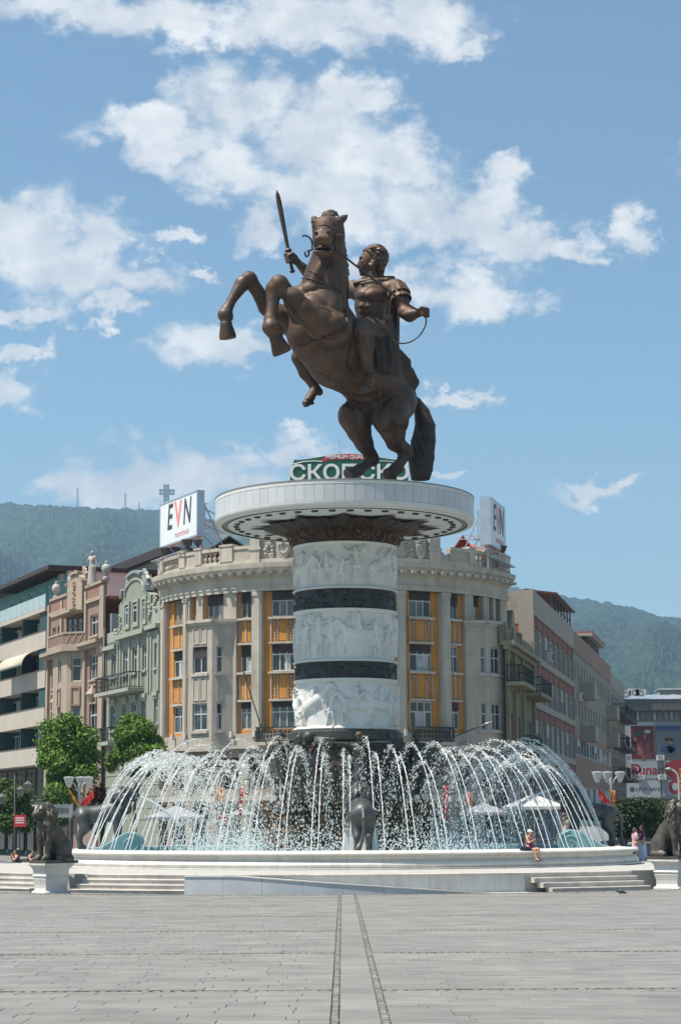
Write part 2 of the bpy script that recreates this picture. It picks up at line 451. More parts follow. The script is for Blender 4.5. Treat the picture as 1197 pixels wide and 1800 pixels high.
# iron drain grate at the head of the strip
g = root('drain_grate', (STX, 75.55, 0.0), 'rusty iron drain grate at the head of the paved strip', 'drain grate')
rust = mat('rust_iron', (0.16, 0.085, 0.05), 0.8, 0.3, var=0.3, scale=8)
m1 = MB()
for (a, b) in ((-0.72, -0.68), (0.68, 0.72)): m1.box(STX + a, STX + b, 75.36, 75.74, 0.0, 0.036)
m1.box(STX - .68, STX + .68, 75.36, 75.40, 0.0, 0.036); m1.box(STX - .68, STX + .68, 75.70, 75.74, 0.0, 0.036)
m1.build('frame', rust, g)
bm_ = MB().box(-0.014, 0.014, -0.15, 0.15, 0.0, 0.032).mesh('bar')
bm_.materials.append(rust)
for i in range(17):
    o = bpy.data.objects.new('bar', bm_); COL.objects.link(o); o.parent = g; o.location = (-0.64 + i * 0.08, 0, 0)

# ------------------------------------------------------------------ platform, steps, ramp
def ang(phi): return rad(-90 + phi)          # phi: degrees from the camera side, + to the right
PZ = 0.75
plat = MB()
plat.lathe([(12.0, PZ - 0.03), (20.45, PZ - 0.03)], (FC.x, FC.y), 96)
platform = tag(plat.build('fountain_platform', platform_m, org=(FC.x, FC.y, 0)), 'round raised stone platform carrying the fountain basin', None, None, 'structure')
def ring_stones(parent, name, prof, m, p0, p1, dphi, n=3, gap=0.012, smooth=False, jitter=0.0):
    """arc of separate stones sharing one mesh"""
    r = max(q[0] for q in prof); g = math.degrees(gap / r) / 2
    cnt = max(1, round((p1 - p0) / dphi)); step = (p1 - p0) / cnt
    mb = MB(); mb.lathe(prof, (0, 0), n, ang(-step / 2 + g), ang(step / 2 - g))
    me = mb.mesh(name, smooth=smooth, angle=35); me.materials.append(m)
    for i in range(cnt):
        o = bpy.data.objects.new(name, me); COL.objects.link(o); o.parent = parent
        o.rotation_euler = (0, 0, rad(p0 + step * (i + 0.5)))
        o.location = (0, 0, RR.uniform(-jitter, jitter))
# paving rings on the platform top
for (r0, r1, dp) in ((14.06, 15.6, 6), (15.6, 17.2, 5.2), (17.2, 18.9, 4.8), (18.9, 20.4, 4.4)):
    ring_stones(platform, 'platform_slab', [(r0 + .006, PZ - 0.03), (r0 + .006, PZ - 0.002), (r1 - .006, PZ - 0.002), (r1 - .006, PZ - 0.03)], platform_m, -58, 58, dp, 3, 0.012)
# steps: bullnosed treads
TR, RS = 0.36, PZ / 4
for i in range(4):
    zt = PZ - RS * i; ro = 20.6 + TR * i
    prof = [(ro - TR - 0.25, zt - RS - 0.02), (ro - 0.03, zt - RS - 0.02), (ro - 0.03, zt - 0.062), (ro, zt - 0.052), (ro + 0.012, zt - 0.03), (ro, zt - 0.006), (ro - 0.02, zt), (ro - TR - 0.25, zt)]
    for (a, b) in ((-62, -35.6), (-30.0 + i * .0, -16.6), (19.6 + 0.55 * i, 33.4), (38.6, 62)):
        ring_stones(platform, 'step_stone', prof, step_m, a, b, 4.1, 3, 0.010, jitter=0.002)
# wall below the platform edge in the middle, with coping
ring_stones(platform, 'coping_stone', [(20.2, PZ - 0.07), (20.62, PZ - 0.07), (20.66, PZ - 0.055), (20.66, PZ - 0.015), (20.64, PZ), (20.2, PZ)], step_m, -16.5, 19.5, 3.6, 3)
ring_stones(platform, 'wall_stone', [(20.3, -0.02), (20.58, -0.02), (20.58, PZ - 0.07), (20.3, PZ - 0.07)], rim_stone_m, -16.5, 19.5, 3.6, 3, 0.008)
mbk = MB()
mbk.lathe([(20.3, 0.0), (20.55, 0.0), (20.55, PZ * .98)], (FC.x, FC.y), 60, ang(-62), ang(62))
mbk.build('wall_core', platform_m, platform)
def ramp_z(p): return PZ - 0.02 if p < -11 else max(0.03, (PZ - 0.02) * (15.5 - p) / 26.5)
ramp_m = mat('ramp_marble', (0.50, 0.52, 0.54), 0.45, 0, var=0.14, scale=0.9, bump=0.05, stain=(0.36, 0.39, 0.43), stain_amt=0.7)
p = -16.5
while p < 15.5:
    q = min(15.5, p + 4.0)
    if q > 15.5 - 1.0: q = 15.5
    for (name, r0, r1, zb, zt, mm) in (('ramp_wall_stone', 21.62, 21.9, None, -0.05, ramp_m), ('ramp_coping_stone', 21.57, 21.93, -0.045, 0.0, rim_stone_m)):
        m1 = MB(); n = 4; vs = []; fs = []
        for i in range(n + 1):
            pp = p + 0.012 + (q - p - 0.024) * i / n; a = ang(pp); t = ramp_z(pp)
            b0 = -0.02 if zb is None else t + zb
            for (r, z) in ((r1, b0), (r1, max(b0 + .004, t + zt)), (r0, max(b0 + .004, t + zt)), (r0, b0)):
                vs.append((FC.x + r * math.cos(a), FC.y + r * math.sin(a), z))
        for i in range(n):
            A = 4 * i
            fs += [(A + k, A + (k + 1) % 4, A + 4 + (k + 1) % 4, A + 4 + k)[::-1] for k in range(4)]
        fs += [(0, 1, 2, 3), (4 * n + 3, 4 * n + 2, 4 * n + 1, 4 * n)]
        m1.add(vs, fs).build(name, mm, platform)
    p = q
m1 = MB(); vs = []; fs = []
for i in range(41):
    pp = -16.5 + 36 * i / 40; a = ang(pp); t = ramp_z(pp) - 0.03 if pp < 15 else 0.012
    for r in (20.5, 21.7): vs.append((FC.x + r * math.cos(a), FC.y + r * math.sin(a), t))
fs = [(2 * i, 2 * i + 1, 2 * i + 3, 2 * i + 2) for i in range(40)]
m1.add(vs, fs).build('ramp_floor', platform_m, platform)

# ------------------------------------------------------------------ basin
WZ = 1.30
basin = root('fountain_basin', (FC.x, FC.y, PZ), 'round white marble fountain basin with rounded rim on the platform', 'fountain basin')
prof = [(12.95, 1.2), (12.95, 1.525), (13.0, 1.54), (13.93, 1.455), (13.985, 1.44), (14.0, 1.41), (13.985, 1.37), (13.93, 1.345), (13.80, 1.325), (13.73, 1.27),
        (13.71, 1.19), (13.74, 1.145), (13.86, 1.10), (13.95, 1.03), (13.975, 0.95), (13.95, 0.88), (13.90, 0.835), (14.03, 0.825), (14.03, 0.745), (12.95, 0.745)]
prof = [(r, z - PZ) for r, z in prof][::-1]
ring_stones(basin, 'rim_stone', prof, rim_stone_m, -180, 180, 6, 4, 0.010, smooth=True)
m1 = MB().lathe([(12.6, 1.0), (12.94, 1.0), (12.94, 1.50), (12.90, 1.51), (12.90, 1.0)], (FC.x, FC.y), 128)
m1.build('lining', teal_paint, basin, smooth=True, angle=40)
MB().lathe([(0.0, 1.05), (12.9, 1.05)], (FC.x, FC.y), 64).build('basin_floor', teal_paint, basin)
# teal scroll waves that rise out of the rim on both sides
def scroll(sgn):
    pts = []
    body = [(-2.35, 0.0), (-2.3, 0.10), (-1.7, 0.20), (-1.15, 0.36), (-0.65, 0.62), (-0.3, 0.86), (0.0, 1.0)]
    for k in range(15):
        a = pi / 2 - k * pi * 1.02 / 14
        body.append((0.28 + 0.62 * math.cos(a), 0.42 + 0.62 * math.sin(a)))
    body += [(0.28, 0.0)]
    return [(x * sgn, z) for x, z in body][::sgn]
for sgn, px, py, yaw in ((1, 222, 1488, 8), (-1, 1013, 1486, -8)):
    c = P(px, py, 93.5); c.z = 1.30
    U = Vector((math.cos(rad(yaw)), math.sin(rad(yaw)), 0)); W = Vector((-U.y, U.x, 0))
    m1 = MB().prism(scroll(sgn), c, U, (0, 0, 1), W, 0, 0.55)
    so_ = m1.build('scroll', teal_paint, basin, bevel=0.05)
    # raised spiral rib on the face
    path = []
    for k in range(60):
        t = k / 59; a = pi / 2 - t * 2.6 * 2 * pi * 0.8; r = 0.54 * (1 - 0.82 * t)
        path.append(c + U * (sgn * (0.28 + r * math.cos(a))) + Vector((0, 0, 0.42 + r * math.sin(a))) - W * 0.015)
    m2 = MB().tube(path, [0.045 - 0.02 * k / 59 for k in range(60)], 6)
    m2.build('spiral_rib', teal_paint, so_, smooth=True)
water_m = bpy.data.materials.new('pool_water'); water_m.use_nodes = True
def _w():
    nt = water_m.node_tree; N = nt.nodes; L = nt.links; b = N['Principled BSDF']
    b.inputs['Base Color'].default_value = (0.18, 0.33, 0.35, 1); b.inputs['Roughness'].default_value = 0.08; b.inputs['IOR'].default_value = 1.33
    n = N.new('ShaderNodeTexNoise'); n.inputs['Scale'].default_value = 3.0; n.inputs['Detail'].default_value = 5
    g_ = N.new('ShaderNodeNewGeometry'); L.new(g_.outputs['Position'], n.inputs['Vector'])
    bp = N.new('ShaderNodeBump'); bp.inputs['Strength'].default_value = 0.9; bp.inputs['Distance'].default_value = 0.08
    L.new(n.outputs['Fac'], bp.inputs['Height']); L.new(bp.outputs[0], b.inputs['Normal'])
_w()
tag(MB().lathe([(0.0, WZ), (12.9, WZ)], (FC.x, FC.y), 64).build('pool_water', water_m), 'rippled teal water filling the fountain basin', None, None, 'structure')

# ------------------------------------------------------------------ column
def zc(y, dy=0.0): return P(521, y, 98 + dy).z
mono = root('monument_column', (FC.x, FC.y, WZ - 0.1), 'tall marble column with carved drums, dark bands and wide round top', 'column')
c2 = (FC.x, FC.y)
Z_TOP1, Z_B1, Z_D2, Z_B2, Z_D3, Z_BASE = zc(963), zc(1044), zc(1078), zc(1169), zc(1198), zc(1286)
class Relief:
    """figures carved in low relief, drawn as a height map in metres around a drum"""
    def __init__(s, R, H, nu, nv):
        s.L = 2 * pi * R; s.H = H; s.nu = nu; s.nv = nv
        s.h = np.zeros((nv, nu)); s.du = s.L / nu; s.dv = H / (nv - 1)
    def cap(s, a, b, ra, rb, d):
        (ax, ay), (bx, by) = a, b; r = max(ra, rb)
        v0 = max(0, int((min(ay, by) - r) / s.dv)); v1 = min(s.nv, int((max(ay, by) + r) / s.dv) + 2)
        u0 = int((min(ax, bx) - r) / s.du); u1 = int((max(ax, bx) + r) / s.du) + 2
        if v1 <= v0: return
        uu = np.arange(u0, u1) * s.du; vv = np.arange(v0, v1) * s.dv
        X, Y = np.meshgrid(uu, vv); dx, dy = bx - ax, by - ay; q = dx * dx + dy * dy + 1e-9
        t = np.clip(((X - ax) * dx + (Y - ay) * dy) / q, 0, 1)
        dist = np.hypot(X - ax - t * dx, Y - ay - t * dy); rr = ra + (rb - ra) * t
        hh = d * np.sqrt(np.clip(1 - (dist / rr) ** 2, 0, 1))
        idx = np.arange(u0, u1) % s.nu
        s.h[v0:v1][:, idx] = np.maximum(s.h[v0:v1][:, idx], hh)
    def man(s, x, y, H, r, f=1):
        k = H / 1.75; d = r.uniform(.13, .22)
        lean = r.uniform(-.12, .12) * k; st = r.uniform(.1, .3) * k
        hip = (x, y + .92 * k); neck = (x + lean, y + 1.46 * k); head = (x + lean * 1.3, y + 1.62 * k)
        s.cap(hip, neck, .15 * k, .2 * k, d); s.cap(head, head, .115 * k, .115 * k, d * 1.1)
        for g in (-1, 1):
            kn = (x + g * st * .6, y + .48 * k); s.cap((hip[0] + g * .08 * k, hip[1]), kn, .11 * k, .08 * k, d * .9)
            s.cap(kn, (x + g * st, y + .03 * k), .07 * k, .05 * k, d * .8)
        s.cap((x - .17 * k, y + .72 * k), (x + .17 * k, y + .72 * k), .13 * k, .13 * k, d * .85)
        for g in (-1, 1):
            sh = (neck[0] + g * .2 * k, neck[1] - .04 * k); a = r.uniform(-2.2, 1.2)
            el = (sh[0] + g * .26 * k * math.cos(a), sh[1] + .26 * k * math.sin(a)); b = a + r.uniform(-.9, .9)
            hd = (el[0] + g * .26 * k * math.cos(b), el[1] + .26 * k * math.sin(b))
            s.cap(sh, el, .07 * k, .06 * k, d * 1.05); s.cap(el, hd, .055 * k, .045 * k, d * 1.05)
            if g == f and r.random() < .55: s.cap((hd[0] - .5 * f * k, hd[1] - .7 * k), (hd[0] + .4 * f * k, hd[1] + .75 * k), .025, .025, d * .8)
            if g == -f and r.random() < .5: s.cap(el, el, .27 * k, .27 * k, d * .8); s.cap(el, el, .08 * k, .08 * k, d * 1.1)
    def horse(s, x, y, k, f, r):
        d = r.uniform(.15, .23); up = r.choice((0, .25, .45))
        b0 = (x - .55 * f * k, y + .95 * k); b1 = (x + .5 * f * k, y + (1.05 + up) * k)
        s.cap(b0, b1, .30 * k, .29 * k, d)
        nk = (b1[0] + .45 * f * k, b1[1] + .55 * k); s.cap(b1, nk, .22 * k, .13 * k, d); s.cap(nk, (nk[0] + .32 * f * k, nk[1] - .22 * k), .12 * k, .07 * k, d * 1.1)
        for (hx, fw) in ((b0, -1), (b0, -.4), (b1, 1), (b1, .4)):
            lift = up * .6 if hx is b1 else 0
            kn = (hx[0] + f * fw * .22 * k, hx[1] - (.45 - lift * .4) * k); ft = (kn[0] + f * r.uniform(-.18, .12) * k, max(y + .04, kn[1] - .45 * k))
            s.cap(hx, kn, .15 * k, .075 * k, d * .9); s.cap(kn, ft, .065 * k, .05 * k, d * .8)
        s.cap((b0[0] - .2 * f * k, b0[1] + .1 * k), (b0[0] - .45 * f * k, b0[1] - .55 * k), .1 * k, .05 * k, d * .7)
        s.man((b0[0] + b1[0]) / 2, y + .75 * k, 1.25 * k, r, f)
    def mesh(s, z0, R, name, m, parent, c):
        th = np.arange(s.nu) * 2 * pi / s.nu; rr = R + s.h
        zz = z0 + np.arange(s.nv) * s.dv
        X = rr * np.cos(th)[None, :]; Y = rr * np.sin(th)[None, :]; Z = np.repeat(zz[:, None], s.nu, 1)
        v = np.stack([X, Y, Z], -1).reshape(-1, 3) + np.array([c[0], c[1], 0]) - np.array(ORG[parent.name])
        i = np.arange(s.nv - 1)[:, None] * s.nu + np.arange(s.nu)[None, :]
        j = np.arange(s.nv - 1)[:, None] * s.nu + (np.arange(s.nu)[None, :] + 1) % s.nu
        q = np.stack([i, j, j + s.nu, i + s.nu], -1).reshape(-1, 4)
        return link(name, np_mesh(name, v, q, True), m, parent, ORG[parent.name])
def np_mesh(name, v, q, smooth=True):
    me = bpy.data.meshes.new(name)
    me.vertices.add(len(v)); me.vertices.foreach_set('co', np.ascontiguousarray(v, dtype=np.float32).ravel())
    n = q.shape[1]
    me.loops.add(q.size); me.loops.foreach_set('vertex_index', np.ascontiguousarray(q, dtype=np.int32).ravel())
    me.polygons.add(len(q)); me.polygons.foreach_set('loop_start', np.arange(0, q.size, n, dtype=np.int32))
    try: me.polygons.foreach_set('loop_total', np.full(len(q), n, dtype=np.int32))
    except Exception: pass
    me.update(calc_edges=True); me.validate()
    me.polygons.foreach_set('use_smooth', np.full(len(q), smooth, dtype=bool))
    return me
RC = 2.46
drum_specs = [(Z_B1, Z_TOP1, 3), (Z_B2, Z_D2, 5), (Z_BASE, Z_D3, 9)]
for (z0, z1, seed) in drum_specs:
    r = random.Random(seed); H = z1 - z0 - 0.34
    rl = Relief(RC, H, 560, 84)
    x = 0.0
    while x < rl.L - 0.3:
        if r.random() < 0.4:
            rl.horse(x + .6, r.uniform(0, .12), H / 2.15 * r.uniform(.9, 1.02), r.choice((-1, 1)), r); x += r.uniform(1.3, 1.6)
        else:
            rl.man(x, r.uniform(0, .25), H * r.uniform(.66, .86), r, r.choice((-1, 1))); x += r.uniform(.55, .85)
    for k in range(12):
        u, v = r.uniform(0, rl.L), r.uniform(H * .8, H * .97); rl.cap((u, v), (u + r.uniform(-.3, .3), v + r.uniform(-.12, .12)), r.uniform(.03, .1), .03, r.uniform(.03, .08))
    d = rl.mesh(z0 + 0.17, RC - 0.06, 'carved_drum', marble, mono, c2)
    # plain mouldings above and below the carving
    MB().lathe([(RC - .1, z1 - .19), (RC + .02, z1 - .17), (RC + .03, z1 - .13), (RC + .09, z1 - .10), (RC + .12, z1 - .06), (RC + .12, z1 - .02), (RC + .09, z1), (RC - .2, z1)], c2, 96).build('moulding', marble_white, d, smooth=True, angle=40)
    MB().lathe([(RC - .2, z0), (RC + .10, z0), (RC + .13, z0 + .03), (RC + .13, z0 + .08), (RC + .07, z0 + .11), (RC + .04, z0 + .15), (RC - .1, z0 + .19)], c2, 96).build('moulding', marble_white, d, smooth=True, angle=40)
    bd = MB()
    for k in range(150):
        a = 2 * pi * k / 150; bd.ico((c2[0] + (RC + .125) * math.cos(a), c2[1] + (RC + .125) * math.sin(a), z0 + .055), .036)
    tag(bd.build('bead_row', marble_white, d, smooth=True), None, None, None, 'stuff')
for (z0, z1, seed) in ((Z_D2, Z_B1, 4), (Z_D3, Z_B2, 8)):
    r = random.Random(seed); H = z1 - z0
    rl = Relief(RC, H, 480, 40)
    for k in range(170):
        u, v = r.uniform(0, rl.L), r.uniform(.1, H - .1); a = r.uniform(0, 2 * pi); l = r.uniform(.08, .24)
        rl.cap((u, v), (u + l * math.cos(a), v + l * math.sin(a)), r.uniform(.05, .12), .02, r.uniform(.05, .11))
    rl.h[:3] = .06; rl.h[-3:] = .06
    rl.mesh(z0, RC - 0.02, 'dark_band', band_dark, mono, c2)

# top: round slab with facing panels, soffit, lamps, leaf capital
DR = 6.42
Z_DT, Z_DB = P(379, 878, 97.6).z, P(379, 925, 97.6).z
top = MB().lathe([(0, Z_DT), (DR - .03, Z_DT), (DR + .03, Z_DT - .015), (DR + .03, Z_DT - .06), (DR - .05, Z_DT - .06), (DR - .05, Z_DB + .05), (0, Z_DB + .05)][::-1], c2, 128).build('round_top', mat('cap_edge', (.22, .22, .22), .6, .3), mono, smooth=True, angle=40)
NP = 84
def disc_ring(name, prof, m, n, gap, sub=2):
    mb = MB().lathe(prof, (0, 0), sub, -pi / n + gap / DR / 2, pi / n - gap / DR / 2); me = mb.mesh(name, smooth=True, angle=30); me.materials.append(m)
    for i in range(n):
        o = bpy.data.objects.new(name, me); COL.objects.link(o); o.parent = mono
        o.location = Vector((FC.x, FC.y, 0)) - ORG[mono.name]; o.rotation_euler = (0, 0, 2 * pi * (i + .5) / n)
hz = Z_DT - Z_DB
disc_ring('facing_panel', [(DR - .06, Z_DB + .34), (DR, Z_DB + .34), (DR, Z_DT - .25), (DR - .06, Z_DT - .25)], marble_panel, NP, 0.014)
disc_ring('frieze_panel', [(DR - .06, Z_DT - .24), (DR + .012, Z_DT - .24), (DR + .012, Z_DT - .065), (DR - .06, Z_DT - .065)], marble_white, NP // 2, 0.008)
disc_ring('lower_moulding', [(DR - .32, Z_DB - .0), (DR - .1, Z_DB + .01), (DR - .03, Z_DB + .08), (DR + .01, Z_DB + .2), (DR + .015, Z_DB + .33), (DR - .06, Z_DB + .33)], marble_white, NP // 2, 0.004)
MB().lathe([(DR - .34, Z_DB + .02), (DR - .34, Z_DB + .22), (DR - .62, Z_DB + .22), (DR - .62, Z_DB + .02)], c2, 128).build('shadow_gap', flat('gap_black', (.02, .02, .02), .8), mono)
soffit_m = mat('soffit_paint', (.62, .62, .59), .7, 0, var=.04, scale=.6)
MB().lathe([(DR - .62, Z_DB + .01), (2.3, Z_DB + .01), (2.3, Z_DB + .12), (DR - .62, Z_DB + .12)][::-1], c2, 128).build('soffit', soffit_m, mono)
lamp_me = MB().lathe([(0, -.075), (.115, -.075), (.14, -.06), (.14, 0.0)], (0, 0), 12).mesh('soffit_lamp', smooth=True, angle=40); lamp_me.materials.append(flat('lamp_black', (.03, .028, .025), .5))
for i in range(40):
    a = 2 * pi * (i + .3) / 40
    o = bpy.data.objects.new('soffit_lamp', lamp_me); COL.objects.link(o); o.parent = mono
    o.location = Vector((FC.x + 5.38 * math.cos(a), FC.y + 5.38 * math.sin(a), Z_DB + .012)) - ORG[mono.name]; o.scale = (1.0, 1.25, 1); o.rotation_euler = (0, 0, a)
# leaf capital: deep flared bronze leaves with pointed tips spread under the slab
nth, nt_ = 288, 22; V = np.zeros((nt_, nth, 3)); th = np.arange(nth) * 2 * pi / nth
lo = Z_TOP1; hi = Z_DB - 0.03
for j in range(nt_):
    t = j / (nt_ - 1)
    w12 = np.abs(((th * 12 / (2 * pi)) % 1) - .5) * 2           # 1 on a tip, 0 in the notch
    rmax = 3.75 + .95 * w12 ** 2.6
    rr = 2.42 + .12 * min(1, t * 3) + (rmax - 2.54) * max(0, (t - .25) / .75) ** 1.7
    fold = .075 * np.cos(th * 48) * min(1, t * 2) + .13 * np.cos(th * 12) * t * (1 - t) * 2
    z = lo + (hi - lo) * (1 - (1 - min(1, t * 1.02)) ** 1.35)
    if t > .8: z -= .10 * ((t - .8) / .2) ** 2
    V[j, :, 0] = (rr + fold) * np.cos(th); V[j, :, 1] = (rr + fold) * np.sin(th); V[j, :, 2] = z + .05 * np.sin(th * 24 + t * 9) * t
i = np.arange(nt_ - 1)[:, None] * nth + np.arange(nth)[None, :]; k = np.arange(nt_ - 1)[:, None] * nth + (np.arange(nth)[None, :] + 1) % nth
q = np.stack([i, k, k + nth, i + nth], -1).reshape(-1, 4)
cap_o = link('leaf_capital', np_mesh('leaf_capital', V.reshape(-1, 3) + np.array([FC.x, FC.y, 0]) - np.array(ORG[mono.name]), q), bronze_cap, mono, ORG[mono.name])
lf = MB(); r = random.Random(5)
for k in range(320):
    a = r.uniform(0, 2 * pi); t = r.uniform(.02, .34); z = lo + (hi - lo) * t * 1.5 + .02; rr = 2.56 + t * .8
    c = Vector((FC.x + rr * math.cos(a), FC.y + rr * math.sin(a), z)); l = r.uniform(.12, .2)
    T = Vector((-math.sin(a), math.cos(a), 0)); O = Vector((math.cos(a), math.sin(a), 0)); b = r.uniform(-.9, .9)
    D = (Vector((0, 0, 1)) * math.cos(b) + T * math.sin(b)); S = D.cross(O)
    lf.add([c - D * l * .5, c + S * l * .4 + O * .05, c + D * l + O * .12, c - S * l * .4 + O * .05, c + O * .13], [(0, 1, 4), (1, 2, 4), (2, 3, 4), (3, 0, 4)])
tag(lf.build('capital_leaves', bronze_leaf, cap_o), None, None, None, 'stuff')

# bronze base under the drums: flared shell with rays, then a leaf-covered block
Z_BLK = P(470, 1411, 94).z
core = MB().lathe([(2.62, Z_BASE - .02), (2.78, Z_BASE - .10), (2.80, Z_BASE - .5), (2.7, Z_BASE - .6), (2.9, Z_BASE - 1.2), (3.05, Z_BLK - .05), (2.0, Z_BLK - .05)][::-1], c2, 64).build('bronze_base', bronze_dark, mono, smooth=True, angle=40)
rl = Relief(3.0, Z_BASE - .6 - Z_BLK, 420, 60); r = random.Random(3)
for k in range(420):
    u, v = r.uniform(0, rl.L), r.uniform(.05, rl.H - .05); a = r.uniform(.6, 2.5); l = r.uniform(.12, .32)
    rl.cap((u, v), (u + l * math.cos(a), v + l * math.sin(a)), r.uniform(.06, .13), .02, r.uniform(.06, .16))
rl.mesh(Z_BLK, 2.92, 'carved_base', bronze_cap, mono, c2)
for phi in (-38, 52, 142, -128):                       # shell with radiating ribs and a round boss
    a = ang(phi); O = Vector((math.cos(a), math.sin(a), 0)); T = Vector((-math.sin(a), math.cos(a), 0))
    c = Vector((FC.x, FC.y, Z_BASE - .35)) + O * 2.82
    m1 = MB()
    for k in range(27):
        b = rad(-84 + 168 * k / 26); D = T * math.sin(b) - Vector((0, 0, 1)) * math.cos(b)
        L_ = 1.75 if abs(b) < 1.1 else 1.4
        m1.tube([c + D * .2 + O * .02, c + D * L_ * .5 + O * (.12), c + D * L_ + O * (.05 - .55 * math.sin(abs(b)) ** 2)], [.028, .05, .055], 6)
    rb = m1.build('ray_shell', bronze_grey, core, smooth=True, angle=50)
    bs = MB().lathe([(0, .34), (.16, .30), (.27, .18), (.32, 0)], (0, 0), 16)
    R3 = Matrix((T, Vector((0, 0, 1)), O)).transposed()
    bs.v = [tuple(c + R3 @ Vector(p)) for p in bs.v]
    bs.build('boss', bronze_grey, core, smooth=True)
BLK = 4.05
MB().lathe([(BLK - .12, WZ - .1), (BLK - .12, Z_BLK - .05), (0, Z_BLK - .05)], c2, 64).build('leaf_block', bronze_dark, mono)
rl = Relief(BLK - .1, Z_BLK - WZ + .05, 900, 90); r = random.Random(21)
for k in range(2300):
    u, v = r.uniform(0, rl.L), r.uniform(.0, rl.H); a = r.gauss(pi / 2, .9); l = r.uniform(.10, .26)
    rl.cap((u, v), (u + l * math.cos(a), v + l * math.sin(a)), r.uniform(.05, .10), .015, r.uniform(.05, .20))
rl.mesh(WZ - .05, BLK - .16, 'leaf_relief', bronze_leaf, mono, c2)
lf = MB(); r = random.Random(12)
for k in range(1700):
    a = r.uniform(0, 2 * pi); z = r.uniform(WZ, Z_BLK)
    O = Vector((math.cos(a), math.sin(a), 0)); T = Vector((-math.sin(a), math.cos(a), 0))
    c = Vector((FC.x, FC.y, z)) + O * (BLK - .14); b = r.gauss(0, .9); l = r.uniform(.13, .26)
    D = Vector((0, 0, 1)) * math.cos(b) + T * math.sin(b); S = D.cross(O); out = r.uniform(.05, .16)
    lf.add([c - D * l * .5, c + S * l * .36 + O * .02, c + D * l * .8 + O * out, c - S * l * .36 + O * .02, c + O * (out * .8 + .04)], [(0, 1, 4), (1, 2, 4), (2, 3, 4), (3, 0, 4)])
tag(lf.build('bronze_leaves', bronze_leaf, mono), 'dense brown bronze leaves covering the round block', None, None, 'stuff')
